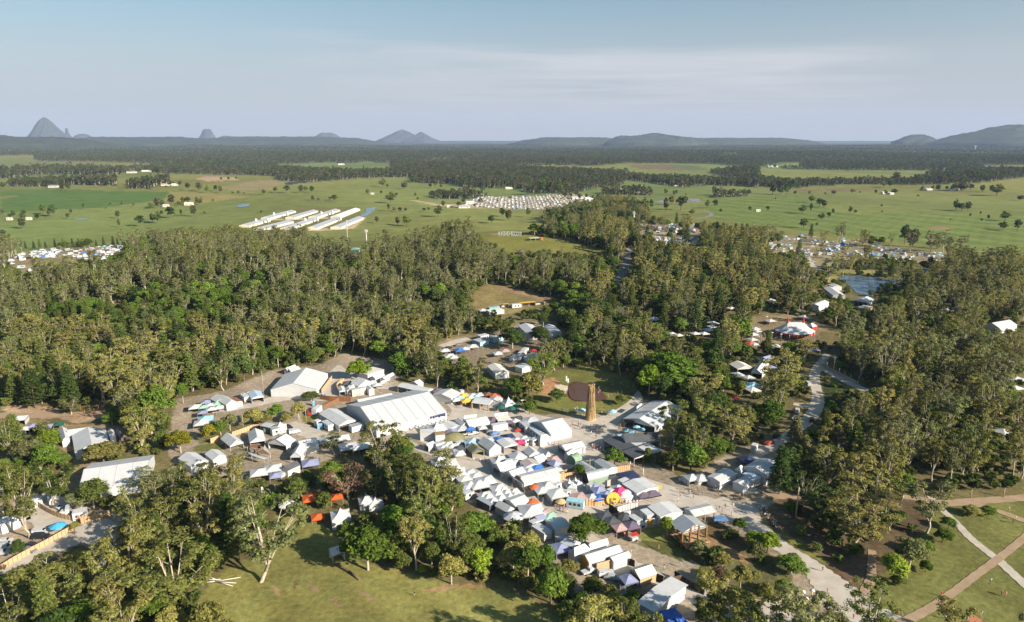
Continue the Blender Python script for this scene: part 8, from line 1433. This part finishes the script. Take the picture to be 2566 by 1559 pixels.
stuff_instances('forest','mixed gum forest covering the hillside and the valley round the village','forest',items,np.stack([X[I],Y[I],Z[I]],-1),[imap[(kind[i],leafk[i])]for i in I],rg2.uniform(0,6.28,len(I)),np.stack([sc_,sc_,sc_],-1))
# understorey
X,Y,Z,u,v,d,rg3=scatter(120,760,5.6,5);k=near_forest(u,v)|(inpoly(u,v,GULLY))|(inpoly(u,v,BANK)&(rg3.uniform(size=len(u))<.12));k|=inpoly(u,v,GARDEN)&(rg3.uniform(size=len(u))<.42);k|=inpoly(u,v,STRIP)&(rg3.uniform(size=len(u))<.5)
k&=footfree(X,Y,1.0)&(rg3.uniform(size=len(u))<.8);X,Y,Z,d,u,v=(q[k]for q in(X,Y,Z,d,u,v));sc_=rg3.uniform(.6,1.25,len(X));kk=~hidden(X,Y,Z,4*sc_,2.4*sc_);X,Y,Z,d,sc_=(q[kk]for q in(X,Y,Z,d,sc_))
items=[joined('shrub%d'%i,l)for i in range(3)for l in('mid','olive','green','dark')]
stuff_instances('undergrowth','low green shrubs growing between the forest trees','undergrowth',items,np.stack([X,Y,Z],-1),rg3.integers(0,len(items),len(X)),rg3.uniform(0,6.28,len(X)),np.stack([sc_]*3,-1))
# grass belt beside the mown field
BELT=PG('Z4',(0,1000),(60,960),(180,1060),(330,1150),(560,1270),(700,1400),(560,1360),(300,1230),(100,1150),(-120,1080),(-300,980),(-420,960),(-300,900))
X,Y,Z,u,v,d,rg4=scatter(120,330,1.5,6);k=inpoly(u,v,BELT);X,Y,Z=X[k],Y[k],Z[k]
V,F=blades(rg4,np.array([[0,0,.5]]),40,[.9],.35,.7,up=.2);gm=mk_mesh('reed',V,F,leafmat('reed_leaves',(.105,.115,.030),(.140,.125,.040)))
stuff_instances('tall_grass','tall rough grass along the edge of the mown field','grass',[gm],np.stack([X,Y,Z],-1),np.zeros(len(X),int),rg4.uniform(0,6.28,len(X)),np.stack([rg4.uniform(.7,1.4,len(X))]*3,-1))
# woods on the plain and out to the hills
def farwood(name,label,r0,r1,sx,sy,seed,hs):
    rg=np.random.default_rng(seed);xs=np.arange(-r1*.8,r1*.8,sx);ys=np.arange(r0*.7,r1,sy);X,Y=np.meshgrid(xs,ys);X=(X+rg.uniform(-.5,.5,X.shape)*sx).ravel();Y=(Y+rg.uniform(-.5,.5,Y.shape)*sy).ravel();r=np.hypot(X,Y);k=(r>r0)&(r<r1)&(np.abs(np.degrees(np.arctan2(X,Y)))<40.5);X,Y=X[k],Y[k];Z=terr(X,Y);u,v,d=project(np.stack([X,Y,Z],-1));k=far_forest(u+rg.normal(size=len(u))*3,v+rg.normal(size=len(u))*.7)&(d>1150);k&=rg.uniform(size=len(u))<.92;X,Y,Z=X[k],Y[k],Z[k];k=footfree(X,Y,6)if r0<3000 else np.ones(len(X),bool);X,Y,Z=X[k],Y[k],Z[k]
    items=[joined('far%d'%i,l)for i in range(4)for l in('far','far_olive','dark','far_grey')];n=len(X);s=hs*rg.uniform(.6,1.25,n)*(1+.2*np.sin(X/130)*np.sin(Y/170));stuff_instances(name,label,'forest',items,np.stack([X,Y,Z],-1),rg.choice(len(items),n,p=np.tile([.30,.28,.26,.16],4)/4),rg.uniform(0,6.28,n),np.stack([s*1.15,s*1.15,s],-1));return n
farwood('woodland','dark tree lines and woods between the distant paddocks',1150,3000,9,13,21,1.0)
farwood('distant_forest','forest stretching from the paddocks towards the hills',3000,6200,13,26,22,1.05)
farwood('distant_forest','farthest forest fading below the horizon hills',6200,12500,28,70,23,1.25)
if RC:R_=np.array(RC);stuff_instances('parked_cars','rows of cars filling the far car parks and camps','cars',CMESH,R_[:,:3],IC,R_[:,3],np.ones((len(R_),3)))
if RT:R_=np.array(RT);stuff_instances('camp_tents','tents and caravans packed across the far camp grounds','tents',TMESH,R_[:,:3],IT,R_[:,3],np.ones((len(R_),3)))
# ---------------------------------------------------------------- the hazy air over the plain
def haze():
    q=MB();q.box(-17000,17000,-400,21500,-60,800);m=bpy.data.materials.new('haze');m.use_nodes=True;N=m.node_tree.nodes;L=m.node_tree.links;N.clear()
    out=N.new('ShaderNodeOutputMaterial');v=N.new('ShaderNodeVolumePrincipled');v.inputs['Color'].default_value=(.52,.68,1.0,1);v.inputs['Density'].default_value=HAZE;v.inputs['Anisotropy'].default_value=0.0;L.new(v.outputs[0],out.inputs['Volume'])
    o=q.obj('haze',m);o['kind']='stuff';o['label']='thin blue haze lying over the plain and the hills';o['category']='haze';o.display_type='WIRE'
HAZE=2.9e-5
haze()
